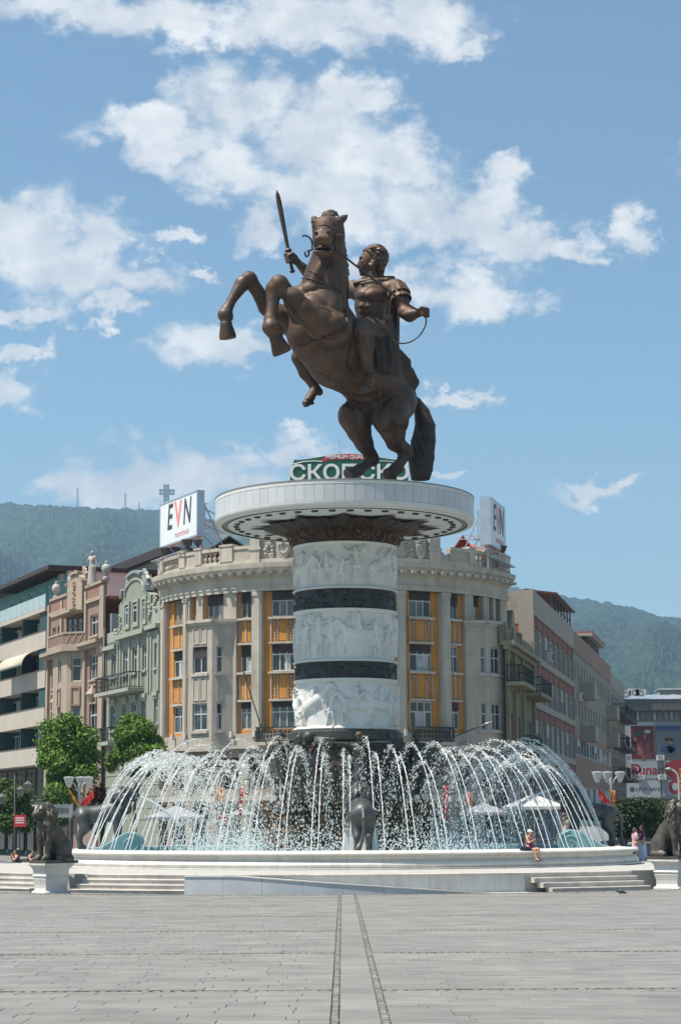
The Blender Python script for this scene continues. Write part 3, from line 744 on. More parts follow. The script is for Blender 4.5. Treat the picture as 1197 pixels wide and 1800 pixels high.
# ------------------------------------------------------------------ sculpting kit: blended round shapes meshed on a grid
def Rz(a): return np.array(Matrix.Rotation(a, 3, 'Z'))
class Clay:
    def __init__(s): s.p = []
    def cap(s, a, b, ra, rb=None, k=0.0, cut=False): s.p.append(('c', np.array(a, float), np.array(b, float), ra, ra if rb is None else rb, k, cut)); return s
    def chain(s, pts, k=0.0):
        for (a, ra), (b, rb) in zip(pts[:-1], pts[1:]): s.cap(a, b, ra, rb, k)
        return s
    def ell(s, c, r, rot=None, k=0.0, cut=False): s.p.append(('e', np.array(c, float), np.array(r, float), None if rot is None else np.array(rot), None, k, cut)); return s
    def field(s, vox):
        lo = np.full(3, 1e9); hi = -lo
        bbs = []
        for q in s.p:
            if q[0] == 'c':
                r = max(q[3], q[4]); a = np.minimum(q[1], q[2]) - r; b = np.maximum(q[1], q[2]) + r
            else:
                r = max(q[2]); a = q[1] - r; b = q[1] + r
            bbs.append((a, b))
            if not q[6]: lo = np.minimum(lo, a); hi = np.maximum(hi, b)
        lo -= 3 * vox; hi += 3 * vox
        n = np.ceil((hi - lo) / vox).astype(int) + 1
        F = np.full(n, 9.0, dtype=np.float32)
        for q, (a, b) in zip(s.p, bbs):
            mg = q[5] + 3 * vox
            i0 = np.maximum(0, ((a - mg - lo) / vox).astype(int)); i1 = np.minimum(n, ((b + mg - lo) / vox).astype(int) + 2)
            if (i1 <= i0).any(): continue
            ax = [lo[d] + np.arange(i0[d], i1[d]) * vox for d in range(3)]
            X = (ax[0][:, None, None]).astype(np.float32); Y = (ax[1][None, :, None]).astype(np.float32); Z = (ax[2][None, None, :]).astype(np.float32)
            if q[0] == 'c':
                A, B, ra, rb = q[1], q[2], q[3], q[4]; D = B - A; dd = float(D @ D) + 1e-9
                px, py, pz = X - A[0], Y - A[1], Z - A[2]
                t = np.clip((px * D[0] + py * D[1] + pz * D[2]) / dd, 0, 1)
                d = np.sqrt((px - t * D[0]) ** 2 + (py - t * D[1]) ** 2 + (pz - t * D[2]) ** 2) - (ra + (rb - ra) * t)
            else:
                px, py, pz = X - q[1][0], Y - q[1][1], Z - q[1][2]; r = q[2]
                if q[3] is not None:
                    M = q[3]
                    px, py, pz = (px * M[0, 0] + py * M[1, 0] + pz * M[2, 0], px * M[0, 1] + py * M[1, 1] + pz * M[2, 1], px * M[0, 2] + py * M[1, 2] + pz * M[2, 2])
                k0 = np.sqrt((px / r[0]) ** 2 + (py / r[1]) ** 2 + (pz / r[2]) ** 2)
                k1 = np.sqrt((px / r[0] ** 2) ** 2 + (py / r[1] ** 2) ** 2 + (pz / r[2] ** 2) ** 2) + 1e-6
                d = k0 * (k0 - 1) / k1
            sl_ = tuple(slice(i0[d_], i1[d_]) for d_ in range(3)); G = F[sl_]; k = q[5]
            if q[6]:
                d = -d
                if k > 0: h = np.clip(0.5 - 0.5 * (G - d) / k, 0, 1); F[sl_] = G + (d - G) * h + k * h * (1 - h)
                else: F[sl_] = np.maximum(G, d)
            elif k > 0:
                h = np.clip(0.5 + 0.5 * (d - G) / k, 0, 1); F[sl_] = d + (G - d) * h - k * h * (1 - h)
            else: F[sl_] = np.minimum(G, d)
        return F, lo
    def surface(s, vox, relax=1):
        F, lo = s.field(vox)
        S = F < 0; n = np.array(F.shape)
        c = np.zeros(tuple(n - 1), np.int8)
        for i in (0, 1):
            for j in (0, 1):
                for k in (0, 1): c += S[i:n[0] - 1 + i, j:n[1] - 1 + j, k:n[2] - 1 + k]
        act = (c > 0) & (c < 8); idx = np.argwhere(act); m = len(idx)
        ids = np.full(act.shape, -1, np.int32); ids[act] = np.arange(m)
        acc = np.zeros((m, 3)); cnt = np.zeros(m)
        cor = [(0, 0, 0), (1, 0, 0), (0, 1, 0), (1, 1, 0), (0, 0, 1), (1, 0, 1), (0, 1, 1), (1, 1, 1)]
        val = [F[idx[:, 0] + a, idx[:, 1] + b, idx[:, 2] + d] for a, b, d in cor]
        for e0, e1 in ((0, 1), (2, 3), (4, 5), (6, 7), (0, 2), (1, 3), (4, 6), (5, 7), (0, 4), (1, 5), (2, 6), (3, 7)):
            a, b = val[e0], val[e1]; x = (a < 0) != (b < 0)
            t = np.where(x, a / np.where(a == b, 1, a - b), 0)
            pos = np.array(cor[e0])[None] + t[:, None] * (np.array(cor[e1]) - np.array(cor[e0]))[None]
            acc += pos * x[:, None]; cnt += x
        v = lo + (idx + acc / cnt[:, None]) * vox
        quads = []
        for d in range(3):
            o = [0, 1, 2]; o.remove(d); e, f = o
            A = [slice(None)] * 3; B = [slice(None)] * 3; A[d] = slice(0, n[d] - 1); B[d] = slice(1, n[d])
            ch = S[tuple(A)] != S[tuple(B)]
            for ax_ in (e, f):
                g = [slice(None)] * 3; g[ax_] = slice(0, 1); ch[tuple(g)] = False
                g[ax_] = slice(ch.shape[ax_] - 1, None); ch[tuple(g)] = False
            w = np.argwhere(ch); ins = S[tuple(w.T)]
            def cell(a, b):
                t = w.copy(); t[:, e] += a; t[:, f] += b; return ids[tuple(t.T)]
            q = np.stack([cell(-1, -1), cell(0, -1), cell(0, 0), cell(-1, 0)], 1)
            flip = ins if d != 1 else ~ins
            q = np.where(flip[:, None], q, q[:, ::-1]); quads.append(q)
        q = np.concatenate(quads); q = q[(q >= 0).all(1)]
        for _ in range(relax):
            sm = np.zeros_like(v); ct = np.zeros(len(v))
            for a, b in ((0, 1), (1, 2), (2, 3), (3, 0)):
                np.add.at(sm, q[:, a], v[q[:, b]]); np.add.at(ct, q[:, a], 1); np.add.at(sm, q[:, b], v[q[:, a]]); np.add.at(ct, q[:, b], 1)
            v = 0.5 * v + 0.5 * sm / np.maximum(1, ct)[:, None]
        return v, q
    def build(s, name, m, parent=None, vox=0.05, relax=1, org=None, fn=None):
        v, q = s.surface(vox, relax)
        if fn is not None: v = fn(v)
        org = ORG[parent.name] if parent is not None else Vector(org if org is not None else (0, 0, 0))
        return link(name, np_mesh(name, v - np.array(org), q), m, parent, org)
from mathutils.bvhtree import BVHTree
def bvh_of(o):
    me = o.data; v = [Vector(x.co) + ORG[o.name] for x in me.vertices]
    return BVHTree.FromPolygons(v, [tuple(p.vertices) for p in me.polygons])
def on_surface(tree, pix, lift=0.02, Y=98):
    out = []
    for (x, y) in pix:
        d = ray(x, y).normalized(); h = tree.ray_cast(CAMPOS, d)
        if h[0] is not None: out.append(h[0] + h[1] * lift)
    return out
def surf_tree(clay, vox):
    v, q = clay.surface(vox, 1); return BVHTree.FromPolygons([Vector(p) for p in v], [tuple(int(i) for i in f) for f in q])
def muscles(clay, tree, lst, k=.07):
    """bulges laid on a sculpted body: x, y on the photograph, half width, half length in pixels, lean, height in metres"""
    R_ = CROT @ Vector((1, 0, 0)); U_ = CROT @ Vector((0, 1, 0))
    for (x, y, w, l, lean, b) in lst:
        d = ray(x, y).normalized(); h_ = tree.ray_cast(CAMPOS, d)
        if h_[0] is None: continue
        n = h_[1]; n = -n if n.dot(d) > 0 else n
        px = (h_[0] - CAMPOS).length / FPX; a = rad(lean); L = R_ * math.cos(a) + U_ * math.sin(a); L = (L - n * L.dot(n)).normalized(); W = n.cross(L)
        dp = max(.12, min(w * px * .8, b * 3)); c = h_[0] + n * (b - dp)
        clay.ell(c, (l * px, w * px, dp), np.array(Matrix((L, W, n)).transposed()), k)
def grooves(clay, tree, lst, k=.08):
    for (pix, r_) in lst:
        pts = on_surface(tree, pix, 0.0)
        for a, b in zip(pts[:-1], pts[1:]):
            if (a - b).length < 1.6: clay.cap(a, b, r_, r_, k, True)
def smooth_path(pts, n=6):
    pts = [Vector(p) for p in pts]; out = []
    for i in range(len(pts) - 1):
        p0 = pts[max(0, i - 1)]; p1 = pts[i]; p2 = pts[i + 1]; p3 = pts[min(len(pts) - 1, i + 2)]
        for k in range(n):
            t = k / n
            out.append(0.5 * ((2 * p1) + (p2 - p0) * t + (2 * p0 - 5 * p1 + 4 * p2 - p3) * t * t + (3 * p1 - p0 - 3 * p2 + p3) * t ** 3))
    return out + [pts[-1]]
def cloth(top, bot, folds=6, amp=0.08, thick=0.10, nu=60, nv=40, bulge=0.0, seed=1, bulge_dir=(0, -1, 0)):
    """draped sheet with thickness and folds between two curves"""
    T = smooth_path(top, 12); B = smooth_path(bot, 12); mb = MB(); r = random.Random(seed); ph = [r.uniform(0, 6) for _ in range(4)]
    def at(c, t):
        x = t * (len(c) - 1); i = min(int(x), len(c) - 2); return c[i].lerp(c[i + 1], x - i)
    G = [[None] * (nu + 1) for _ in range(nv + 1)]
    for j in range(nv + 1):
        t = j / nv
        for i in range(nu + 1):
            u = i / nu; p = at(T, u).lerp(at(B, u), t); nrm = (at(T, min(1, u + .02)) - at(T, max(0, u - .02))).cross(at(B, u) - at(T, u)).normalized()
            if nrm.dot(Vector(bulge_dir)) < 0: nrm = -nrm
            w = math.sin(u * folds * 2 * pi + ph[0] + .9 * math.sin(t * 2.2 + ph[1])) + .45 * math.sin(u * folds * 3.7 + ph[2] + 1.4 * t)
            G[j][i] = (p + nrm * (w * amp * (.25 + .75 * t) + bulge * math.sin(pi * t)), nrm)
    F = [[len(mb.v) for _ in ()] for _ in ()]
    vs = [g[0] + g[1] * thick / 2 for row in G for g in row] + [g[0] - g[1] * thick / 2 for row in G for g in row]
    n = (nu + 1) * (nv + 1); fs = []
    for j in range(nv):
        for i in range(nu):
            a = j * (nu + 1) + i; fs.append((a, a + 1, a + nu + 2, a + nu + 1)); fs.append((n + a + nu + 1, n + a + nu + 2, n + a + 1, n + a))
    for i in range(nu):
        for base in (0, nv * (nu + 1)):
            a = base + i; fs.append((a, n + a, n + a + 1, a + 1))
    for j in range(nv):
        for base in (0, nu):
            a = j * (nu + 1) + base; b = a + nu + 1; fs.append((a, b, n + b, n + a))
    return mb.add(vs, fs)

# ------------------------------------------------------------------ rearing horse with rider
def S(x, y, d): return P(x, y, 98 + d)
statue = root('equestrian_statue', (FC.x, FC.y, Z_DT), 'huge brown bronze rider with raised sword on a rearing horse atop the column', 'statue')
h = Clay()
h.chain([(S(690, 704, .3), 1.24), (S(652, 667, -.9), 1.38), (S(602, 624, -2.5), 1.60), (S(566, 574, -3.9), 1.50), (S(556, 541, -4.4), 1.24)], .6)
h.cap(S(583, 640, -3.2), S(543, 588, -4.5), 1.08, 1.05, .5)
h.chain([(S(562, 532, -4.6), 1.20), (S(574, 486, -4.9), .98), (S(579, 452, -5.2), .74), (S(582, 414, -5.4), .58)], .4)
h.ell(S(522, 528, -5.2), (.66, .55, .70), None, .3); h.ell(S(549, 543, -5.8), (.66, .5, .72), None, .3); h.ell(S(580, 534, -5.3), (.70, .62, 1.0), None, .35)
# head, seen from the front
h.cap(S(577, 401, -5.75), S(575, 402, -6.4), .60, .63, .2)
h.cap(S(560, 396, -6.3), S(591, 395, -6.2), .33, .33, .2)
h.cap(S(573, 400, -6.6), S(568, 412, -7.9), .46, .33, .2)
h.cap(S(561, 413, -8.05), S(575, 412, -8.05), .20, .20, .10)
h.cap(S(560, 420, -8.15), S(575, 420, -8.15), .24, .24, .10); h.cap(S(559, 426, -8.1), S(576, 426, -8.1), .20, .20, .06)
h.ell(S(595, 416, -5.95), (.32, .66, .80), None, .15); h.ell(S(561, 418, -6.2), (.32, .62, .74), None, .15)
h.cap(S(580, 428, -6.0), S(569, 441, -7.3), .46, .29, .15)
h.cap(S(560, 442, -7.5), S(576, 442, -7.5), .22, .22, .08)
h.ell(S(568, 434.5, -7.95), (.44, .80, .095), None, .03, True)
for x, y, d in ((555.5, 411.5, -8.25), (579.5, 410.5, -8.25)): h.ell(S(x, y, d), (.10, .22, .13), None, .04, True); h.cap(S(x - 2, y - 4, d + .16), S(x + 2, y - 4, d + .16), .075, .075, .05)
for x, y, d in ((555, 390, -6.6), (594.5, 389, -6.45)): h.ell(S(x, y, d), (.25, .24, .11), None, .05); h.ell(S(x, y + 4, d - .1), (.145, .13, .12), None, .015); h.cap(S(x - 5, y + 8, d - .05), S(x + 5, y + 8, d - .05), .07, .07, .05)
h.cap(S(566, 393, -6.95), S(564, 407, -7.7), .10, .09, .06); h.cap(S(581, 392, -6.9), S(574, 406, -7.7), .10, .09, .06)
h.chain([(S(593, 391, -5.7), .19), (S(599, 387, -5.6), .215), (S(605, 383, -5.55), .15), (S(612, 377, -5.5), .025)], .05); h.ell(S(602, 386, -5.85), (.16, .10, .08), None, .03, True)
h.chain([(S(558, 390, -5.9), .17), (S(553, 386, -5.9), .17), (S(549, 379, -5.9), .03)], .05)
# forelegs
h.chain([(S(530, 572, -3.8), .90), (S(492, 556, -4.4), .56), (S(470, 539, -4.7), .43), (S(449, 506, -5.1), .31)], .14)
h.chain([(S(450, 508, -5.1), .31), (S(438, 491, -5.25), .39), (S(426, 499, -5.3), .36), (S(408, 527, -5.5), .225), (S(399, 545, -5.6), .27), (S(396, 553, -5.65), .35), (S(398, 566, -5.7), .25)], .07)
h.ell(S(404, 557, -5.5), (.18, .2, .26), None, .08); h.ell(S(437, 488, -5.45), (.30, .26, .28), None, .06)
h.chain([(S(586, 578, -5.5), .88), (S(560, 566, -6.1), .76), (S(532, 544, -6.6), .56), (S(503, 512, -6.85), .37)], .10)
h.chain([(S(503, 512, -6.85), .37), (S(491, 500, -6.9), .45), (S(482, 508, -6.85), .40), (S(479, 540, -6.95), .26), (S(476, 562, -7.0), .32), (S(477, 575, -7.05), .42), (S(484, 592, -6.95), .29)], .07)
h.ell(S(492, 583, -6.85), (.2, .2, .28), None, .08); h.ell(S(489, 496, -7.0), (.34, .28, .30), None, .06)
# hind legs
h.chain([(S(655, 704, .4), 1.05), (S(624, 733, -.6), .80), (S(631, 757, -.45), .58), (S(640, 779, -.1), .43), (S(651, 800, .35), .31), (S(655, 808, .42), .35)], .2)
h.chain([(S(653, 808, .4), .34), (S(641, 819, .1), .235), (S(630, 827, -.15), .30), (S(621, 831, -.35), .27)], .07)
h.ell(S(609, 728, -.9), (.36, .46, .50), None, .2)
h.chain([(S(692, 709, -.5), 1.1), (S(685, 736, -1.2), .85), (S(691, 758, -1.0), .60), (S(695, 777, -.65), .44), (S(710, 791, -.15), .34), (S(714, 797, -.1), .38)], .2)
h.chain([(S(712, 798, -.1), .36), (S(705, 811, -.35), .245), (S(698, 822, -.6), .31), (S(690, 830, -.8), .28)], .07)
tr = surf_tree(h, .08)
grooves(h, tr, [([(510, 503), (526, 514), (545, 527), (566, 540), (584, 548)], .10), ([(520, 556), (538, 572), (560, 588)], .08), ([(532, 500), (536, 510), (538, 520)], .08), ([(600, 520), (606, 545), (606, 566), (600, 586)], .08), ([(556, 590), (575, 596), (596, 590)], .10), ([(620, 600), (612, 640), (626, 668)], .07), ([(600, 690), (625, 700), (648, 700)], .09),
                ([(664, 690), (668, 710), (664, 735)], .11), ([(704, 720), (708, 742), (704, 760)], .07), ([(628, 728), (632, 748), (636, 765)], .07), ([(560, 470), (566, 490), (566, 505)], .07), ([(592, 450), (596, 480), (600, 505)], .06)])
muscles(h, tr, [(556, 480, 9, 30, 62, .10), (583, 478, 10, 36, 84, .08), (541, 505, 13, 22, 8, .14), (520, 516, 14, 20, -25, .12), (586, 540, 16, 36, 72, .10), (590, 566, 15, 26, 20, .12),
                (575, 640, 18, 34, -45, .06), (556, 616, 14, 26, -50, .05), (604, 672, 14, 30, -35, .07), (640, 688, 15, 24, -25, .10),
                (700, 712, 17, 40, 80, .10), (682, 728, 12, 34, 72, .10), (716, 728, 8, 28, 80, .08), (692, 765, 7, 22, -70, .06), (616, 742, 13, 32, -70, .10), (638, 750, 10, 32, -75, .08), (634, 780, 6, 20, -65, .05), (608, 725, 10, 12, 0, .08),
                (700, 690, 12, 26, -20, .08), (660, 664, 12, 26, -40, .06), (648, 800, 4, 14, -60, .04), (707, 790, 5, 14, -55, .04)], .06)
horse = h.build('horse', bronze, statue, .05, 1)
def hoof(c0, c1, r0, r1):
    a, b = Vector(c0), Vector(c1)
    return MB().tube([a, a.lerp(b, .12), a.lerp(b, .2), a.lerp(b, .8), a.lerp(b, .97), b], [r0 * .8, r0, r0 * .97, r1, r1 * .97, r1 * .7], 16).build('hoof', bronze, horse, smooth=True, angle=50)
hoof(S(397, 565, -5.7), S(401, 596, -5.6), .30, .41); hoof(S(484, 591, -6.95), S(497, 622, -6.7), .34, .46)
hoof(S(624, 829, -.3), S(612, 837, -.5), .30, .38); hoof(S(693, 828, -.75), S(683, 837, -.95), .31, .40)
# veins on legs and belly
tree = bvh_of(horse)
vn = MB()
for pix in ([(560, 655), (580, 668), (602, 682)], [(690, 745), (697, 762), (700, 778)], [(620, 755), (632, 770), (640, 785)], [(567, 400), (571, 408), (570, 414)]):
    pts = on_surface(tree, pix, .0)
    if len(pts) > 2: vn.tube(smooth_path(pts, 5), .03, 5)
tag(vn.build('veins', bronze, horse, smooth=True), None, None, None, 'stuff')
# mane down the far side of the neck, forelock
mc = Clay(); r = random.Random(2)
for k in range(60):
    t = k / 59; x = 598 + 11 * math.sin(t * 2.2) + 3 * t; y = 394 + 128 * t
    a = S(x - 5, y, -4.6 + .7 * t); b = S(x + 1 + r.uniform(-2, 3), y + r.uniform(9, 18), -4.2 + .7 * t + r.uniform(-.2, .2))
    mc.cap(a, b, r.uniform(.10, .16), .04, .03)
for k in range(8):
    x = 569 + k * 2.3; mc.chain([(S(x + 2, 388, -6.0), .10), (S(x, 380, -6.1), .12), (S(x + 1, 373 + abs(k - 3.5) * .9, -5.95), .11), (S(x + 5, 371 + abs(k - 3.5) * 1.0, -5.7), .09), (S(x + 9, 376 + abs(k - 3) * .8, -5.4), .05)], .025)
mc.build('mane', bronze_cap, horse, .04, 1)
tc_ = Clay(); r = random.Random(4)
for k in range(30):
    a = 2 * pi * k / 30; q = 1.0 if k % 2 else .62
    pts = []
    for (x, y, d, w) in ((720, 694, .7, .08), (730, 703, 1.1, .2), (741, 722, 1.3, .32), (747, 748, 1.3, .44), (744, 775, 1.15, .54), (740, 805, .95, .58), (740, 826, .8, .50), (739, 841, .7, .40)):
        aa = a + (y - 697) / 48.0; c = S(x, y, d)
        pts.append((c + Vector((math.cos(aa) * w * q, math.sin(aa) * w * q, 0)), .06 + .085 * w))
    tc_.chain([(Vector(p), rr) for p, rr in pts], .025)
tc_.build('tail', bronze_cap, horse, .04, 1)
# harness
def strap(pix, name='strap', rr=.05, lift=.02):
    pts = on_surface(tree, pix, lift)
    if len(pts) > 1: MB().tube(smooth_path(pts, 4), rr, 6).build(name, bronze_cap, horse, smooth=True)
strap([(512, 497), (521, 492), (532, 489), (545, 490), (558, 494), (572, 499), (588, 506), (600, 516)], rr=.04)
strap([(532, 476), (544, 474), (553, 480), (562, 487), (572, 496)], rr=.035)
strap([(519, 609), (532, 607), (546, 603), (562, 597), (578, 590), (592, 583), (606, 574)], rr=.04)
strap([(602, 522), (607, 545), (610, 568)], rr=.035)
strap([(551, 407), (556, 401), (563, 397), (571, 396), (579, 399), (585, 405)], 'noseband', .035)
for pts in ([(531, 415, -7.6), (537, 414, -7.6), (543, 417, -7.6), (548, 424, -7.6), (549, 437, -7.5)], [(550, 437, -7.5), (545, 441, -7.5), (542, 440, -7.5), (543, 447, -7.4), (539, 451, -7.4), (536, 446, -7.4), (537, 442, -7.4)],
            [(604, 414, -7.0), (597, 413, -7.0), (591, 417, -7.1), (588, 426, -7.2), (590, 437, -7.2), (585, 447, -7.3), (579, 450, -7.4)]):
    MB().tube(smooth_path([S(*p) for p in pts], 5), .045, 6).build('bit', bronze_cap, horse, smooth=True)
rein = [(588, 438, -7.2), (610, 455, -6.6), (650, 486, -5.3), (700, 524, -4.1), (737, 547, -3.75)]
MB().tube(smooth_path([S(*p) for p in rein], 6), .05, 6).build('rein', bronze_cap, horse, smooth=True)
rein = [(747, 556, -3.7), (749, 565, -3.7), (745, 578, -3.6), (735, 592, -3.6), (718, 602, -3.6), (700, 603, -3.6), (685, 594, -3.5), (674, 578, -3.4), (664, 562, -3.2)]
MB().tube(smooth_path([S(*p) for p in rein], 6), .04, 6).build('rein', bronze_cap, horse, smooth=True)
# ---- rider
rd = Clay()
rd.chain([(S(656, 582, -1.4), .76), (S(653, 562, -1.7), .66), (S(651, 538, -1.85), .74), (S(653, 520, -1.9), .78)], .25)
rd.cap(S(628, 511, -1.5), S(692, 509, -2.2), .50, .50, .3)
rd.cap(S(655, 496, -1.9), S(653, 479, -1.9), .36, .33, .12)
# head in profile
rd.ell(S(656, 455, -1.9), (.60, .52, .58), None, .08); rd.ell(S(644, 463, -1.9), (.37, .38, .52), None, .12)
rd.cap(S(641, 478, -1.9), S(650, 474, -1.9), .18, .24, .10); rd.ell(S(636, 481.5, -1.9), (.12, .16, .11), None, .06)
rd.cap(S(634, 456, -1.9), S(629, 467, -1.9), .06, .085, .05); rd.ell(S(631, 468.5, -1.9), (.08, .11, .06), None, .03); rd.ell(S(634, 453.5, -1.95), (.09, .3, .06), None, .05)
rd.cap(S(632.3, 473, -1.8), S(632.3, 473, -2.05), .06, .06, .03); rd.cap(S(632.8, 476.6, -1.82), S(632.8, 476.6, -2.02), .065, .065, .03)
rd.ell(S(637, 459, -2.28), (.12, .14, .075), None, .04, True); rd.ell(S(637.5, 459.6, -2.18), (.085, .09, .06), None, .015)
rd.ell(S(653, 465, -2.40), (.10, .06, .15), None, .03); rd.ell(S(653, 465, -2.45), (.05, .04, .09), None, .02, True)
# left arm (camera side) holding the rein
rd.chain([(S(697, 507, -2.3), .47), (S(705, 528, -2.6), .37), (S(712, 548, -2.9), .30)], .12)
rd.chain([(S(711, 549, -2.9), .33), (S(720, 553, -3.1), .35), (S(736, 550, -3.5), .21)], .1)
rd.cap(S(738, 549, -3.6), S(745, 547, -3.7), .20, .23, .06)
for i in range(4):
    y = 543.0 + i * 3.8; rd.chain([(S(742, y - 1, -3.85), .078), (S(751, y, -3.86), .08), (S(752.5, y + 1.5, -3.62), .075), (S(746, y + 2, -3.5), .065)], .015)
rd.chain([(S(737, 544, -3.75), .085), (S(741, 540.5, -3.9), .08), (S(747, 541.5, -3.95), .07)], .02)
# right arm raised behind the neck, hand on the sword
rd.chain([(S(622, 508, -1.3), .46), (S(590, 516, -.9), .38), (S(566, 508, -.8), .31)], .12)
rd.chain([(S(566, 508, -.8), .33), (S(548, 486, -1.2), .35), (S(528, 466, -1.7), .21)], .1)
rd.cap(S(522, 460, -1.8), S(514, 453, -1.9), .20, .22, .05)
for i in range(4):
    y = 445.5 + i * 4.4; rd.chain([(S(516 + i, y, -2.05), .078), (S(505 + i * 1.2, y + 1, -2.12), .082), (S(501 + i * 1.2, y + 2, -1.9), .078), (S(507 + i, y + 2, -1.7), .065)], .015)
rd.chain([(S(521, 451, -2.0), .085), (S(514, 446, -2.15), .08), (S(508, 449, -2.2), .07)], .02)
# legs
rd.chain([(S(664, 586, -2.4), .66), (S(648, 581, -3.4), .63), (S(634, 578, -4.2), .52)], .16)
rd.chain([(S(633, 579, -4.2), .50), (S(637, 602, -4.2), .42), (S(643, 625, -4.05), .34), (S(648, 656, -3.95), .22)], .1); rd.ell(S(645, 606, -3.95), (.38, .42, .66), None, .1); rd.ell(S(630, 577, -4.55), (.28, .22, .30), None, .06)
rd.chain([(S(650, 659, -3.85), .25), (S(648, 670, -4.1), .27), (S(641, 684, -4.45), .23)], .08); rd.ell(S(654, 662, -3.9), (.12, .12, .12), None, .04)
for i in range(5): rd.chain([(S(639 + i * 3.2, 681, -4.5 + i * .03), .085), (S(634 + i * 3.4, 691 - i * .8, -4.7 + i * .03), .075)], .02)
rd.chain([(S(560, 610, -.6), .52), (S(528, 628, -1.2), .43), (S(538, 655, -1.1), .35), (S(551, 677, -1.1), .23)], .12)
rd.chain([(S(553, 680, -1.1), .25), (S(561, 689, -1.0), .20)], .08); rd.chain([(S(554, 683, -1.15), .23), (S(546, 698, -1.5), .22), (S(538, 709, -1.8), .19)], .08)
for i in range(4): rd.chain([(S(541 + i * 3, 705 + i * 1.2, -1.75 + .05 * i), .08), (S(535 + i * 3.4, 714 + i * .3 - i * i * .5, -1.95 + .06 * i), .06)], .015)
tr = surf_tree(rd, .07)
muscles(rd, tr, [(633, 517, 11, 15, -8, .13), (661, 518, 12, 19, 6, .14), (634, 538, 5, 7, 0, .06), (647, 539, 5, 8, 0, .06), (635, 547, 5, 7, 0, .06), (648, 548, 5, 8, 0, .06), (638, 556, 5, 6, 0, .05), (649, 557, 5, 7, 0, .05), (668, 540, 6, 15, 65, .05), (672, 552, 5, 12, 60, .04),
                 (704, 528, 8, 16, -70, .06), (718, 552, 7, 14, 5, .05), (533, 472, 6, 14, -45, .05), (636, 610, 5, 24, -80, .05), (645, 606, 7, 20, -82, .06), (645, 583, 9, 16, 10, .06), (543, 660, 5, 16, -60, .04)], .035)
grooves(rd, surf_tree(rd, .07), [([(641, 524), (641, 540), (643, 562)], .035), ([(622, 529), (634, 530), (642, 527)], .035), ([(644, 528), (660, 532), (676, 526)], .035)], .04)
rider = rd.build('rider', bronze, statue, .04, 1)
hc = Clay(); r = random.Random(8)
hc.ell(S(664, 452, -1.85), (.46, .54, .52), None, .08); hc.ell(S(655, 442, -1.9), (.50, .48, .26), None, .08)
for k in range(260):
    a, e = r.uniform(-pi, pi), r.uniform(-.75, 1.5)
    d0 = Vector((math.cos(e) * math.cos(a), math.cos(e) * math.sin(a), math.sin(e)))
    if d0.x < -.05 and e < .85: continue
    if d0.x < .25 and e < .1: continue
    c = Vector(S(660, 453, -1.88)); st = c + Vector((d0.x * .56, d0.y * .57, d0.z * .58)); dn = (Vector((.9, d0.y * .3 + r.uniform(-.25, .25), -.25 - .9 * max(0, d0.x))) ); dn = (dn - d0 * dn.dot(d0)).normalized() * .30
    hc.chain([(st, .05), (st + dn * .35 + d0 * .045, .062), (st + dn * .7 + d0 * .035, .055), (st + dn, .025)], .008)
for k in range(18):          # curls beside the ear and temple
    t = k / 17; x = 647 + 9 * math.sin(t * 3) + r.uniform(-2, 2); y = 440 + 26 * t
    hc.chain([(S(x, y, -2.34), .075), (S(x + 3, y + 2, -2.44), .07), (S(x + 2, y + 5, -2.42), .05)], .01)
for k in range(12):
    t = k / 11; y = -2.35 + .9 * t; hc.chain([(S(656, 435.5, y), .09), (S(649, 435.5 + abs(t - .5) * 3, y), .085), (S(642.5 + abs(t - .5) * 6, 439 + abs(t - .5) * 4, y), .05)], .02)
for k in range(16):
    hc.chain([(S(670 + r.uniform(-5, 5), 462 + r.uniform(-6, 6), -1.9 + r.uniform(-.4, .4)), .10), (S(671 + r.uniform(-5, 4), 474, -1.85 + r.uniform(-.35, .35)), .09), (S(668 + r.uniform(-5, 5), 486, -1.8 + r.uniform(-.3, .3)), .05)], .02)
hc.build('hair', bronze, rider, .035, 1)
# shoulder straps of the cuirass in two tiers
pt = MB(); c = Vector(S(697, 506, -2.35)); ax = (Vector(S(711, 548, -2.9)) - c).normalized()
u0 = ax.cross(Vector((0, 0, 1))).normalized(); v0 = ax.cross(u0)
for tier, (l0, l1, rr) in enumerate(((-.05, .50, .50), (.34, .82, .47))):
    for k in range(13):
        a = 2 * pi * k / 13 + tier * .24; D = u0 * math.cos(a) + v0 * math.sin(a); Tn = ax.cross(D)
        p0, p1 = c + ax * l0 + D * (rr - .05), c + ax * l1 + D * (rr + .05); w = .112
        pt = MB().hexa([p0 - Tn * w - D * .03, p0 + Tn * w - D * .03, p0 + Tn * w + D * .04, p0 - Tn * w + D * .04, p1 - Tn * w - D * .03, p1 + Tn * w - D * .03, p1 + Tn * w + D * .04, p1 - Tn * w + D * .04])
        pt.build('shoulder_strap', bronze, rider, bevel=.02)
cl = Clay()
for (a, b) in (((625, 498, -2.0), (650, 493, -2.35)), ((650, 493, -2.35), (680, 493, -2.3)), ((680, 493, -2.3), (694, 495, -1.9)), ((640, 490, -1.4), (690, 490, -1.4))): cl.cap(S(*a), S(*b), .15, .15, .06)
cl.cap(S(636, 499, -2.45), S(662, 494, -2.5), .08, .08, .03); cl.cap(S(642, 503, -2.5), S(668, 497, -2.5), .07, .07, .03)
cl.build('cloak_collar', bronze, rider, .04, 1)
cloth([S(640, 494, -.9), S(676, 492, -1.0), S(698, 500, -1.3)], [S(660, 602, -.9), S(684, 606, -.9), S(700, 604, -1.0)], 4, .08, .14, 50, 40, .12, 3, (1, .4, 0)).build('cloak', bronze_cap, rider, smooth=True)
cc = Clay(); r = random.Random(6)
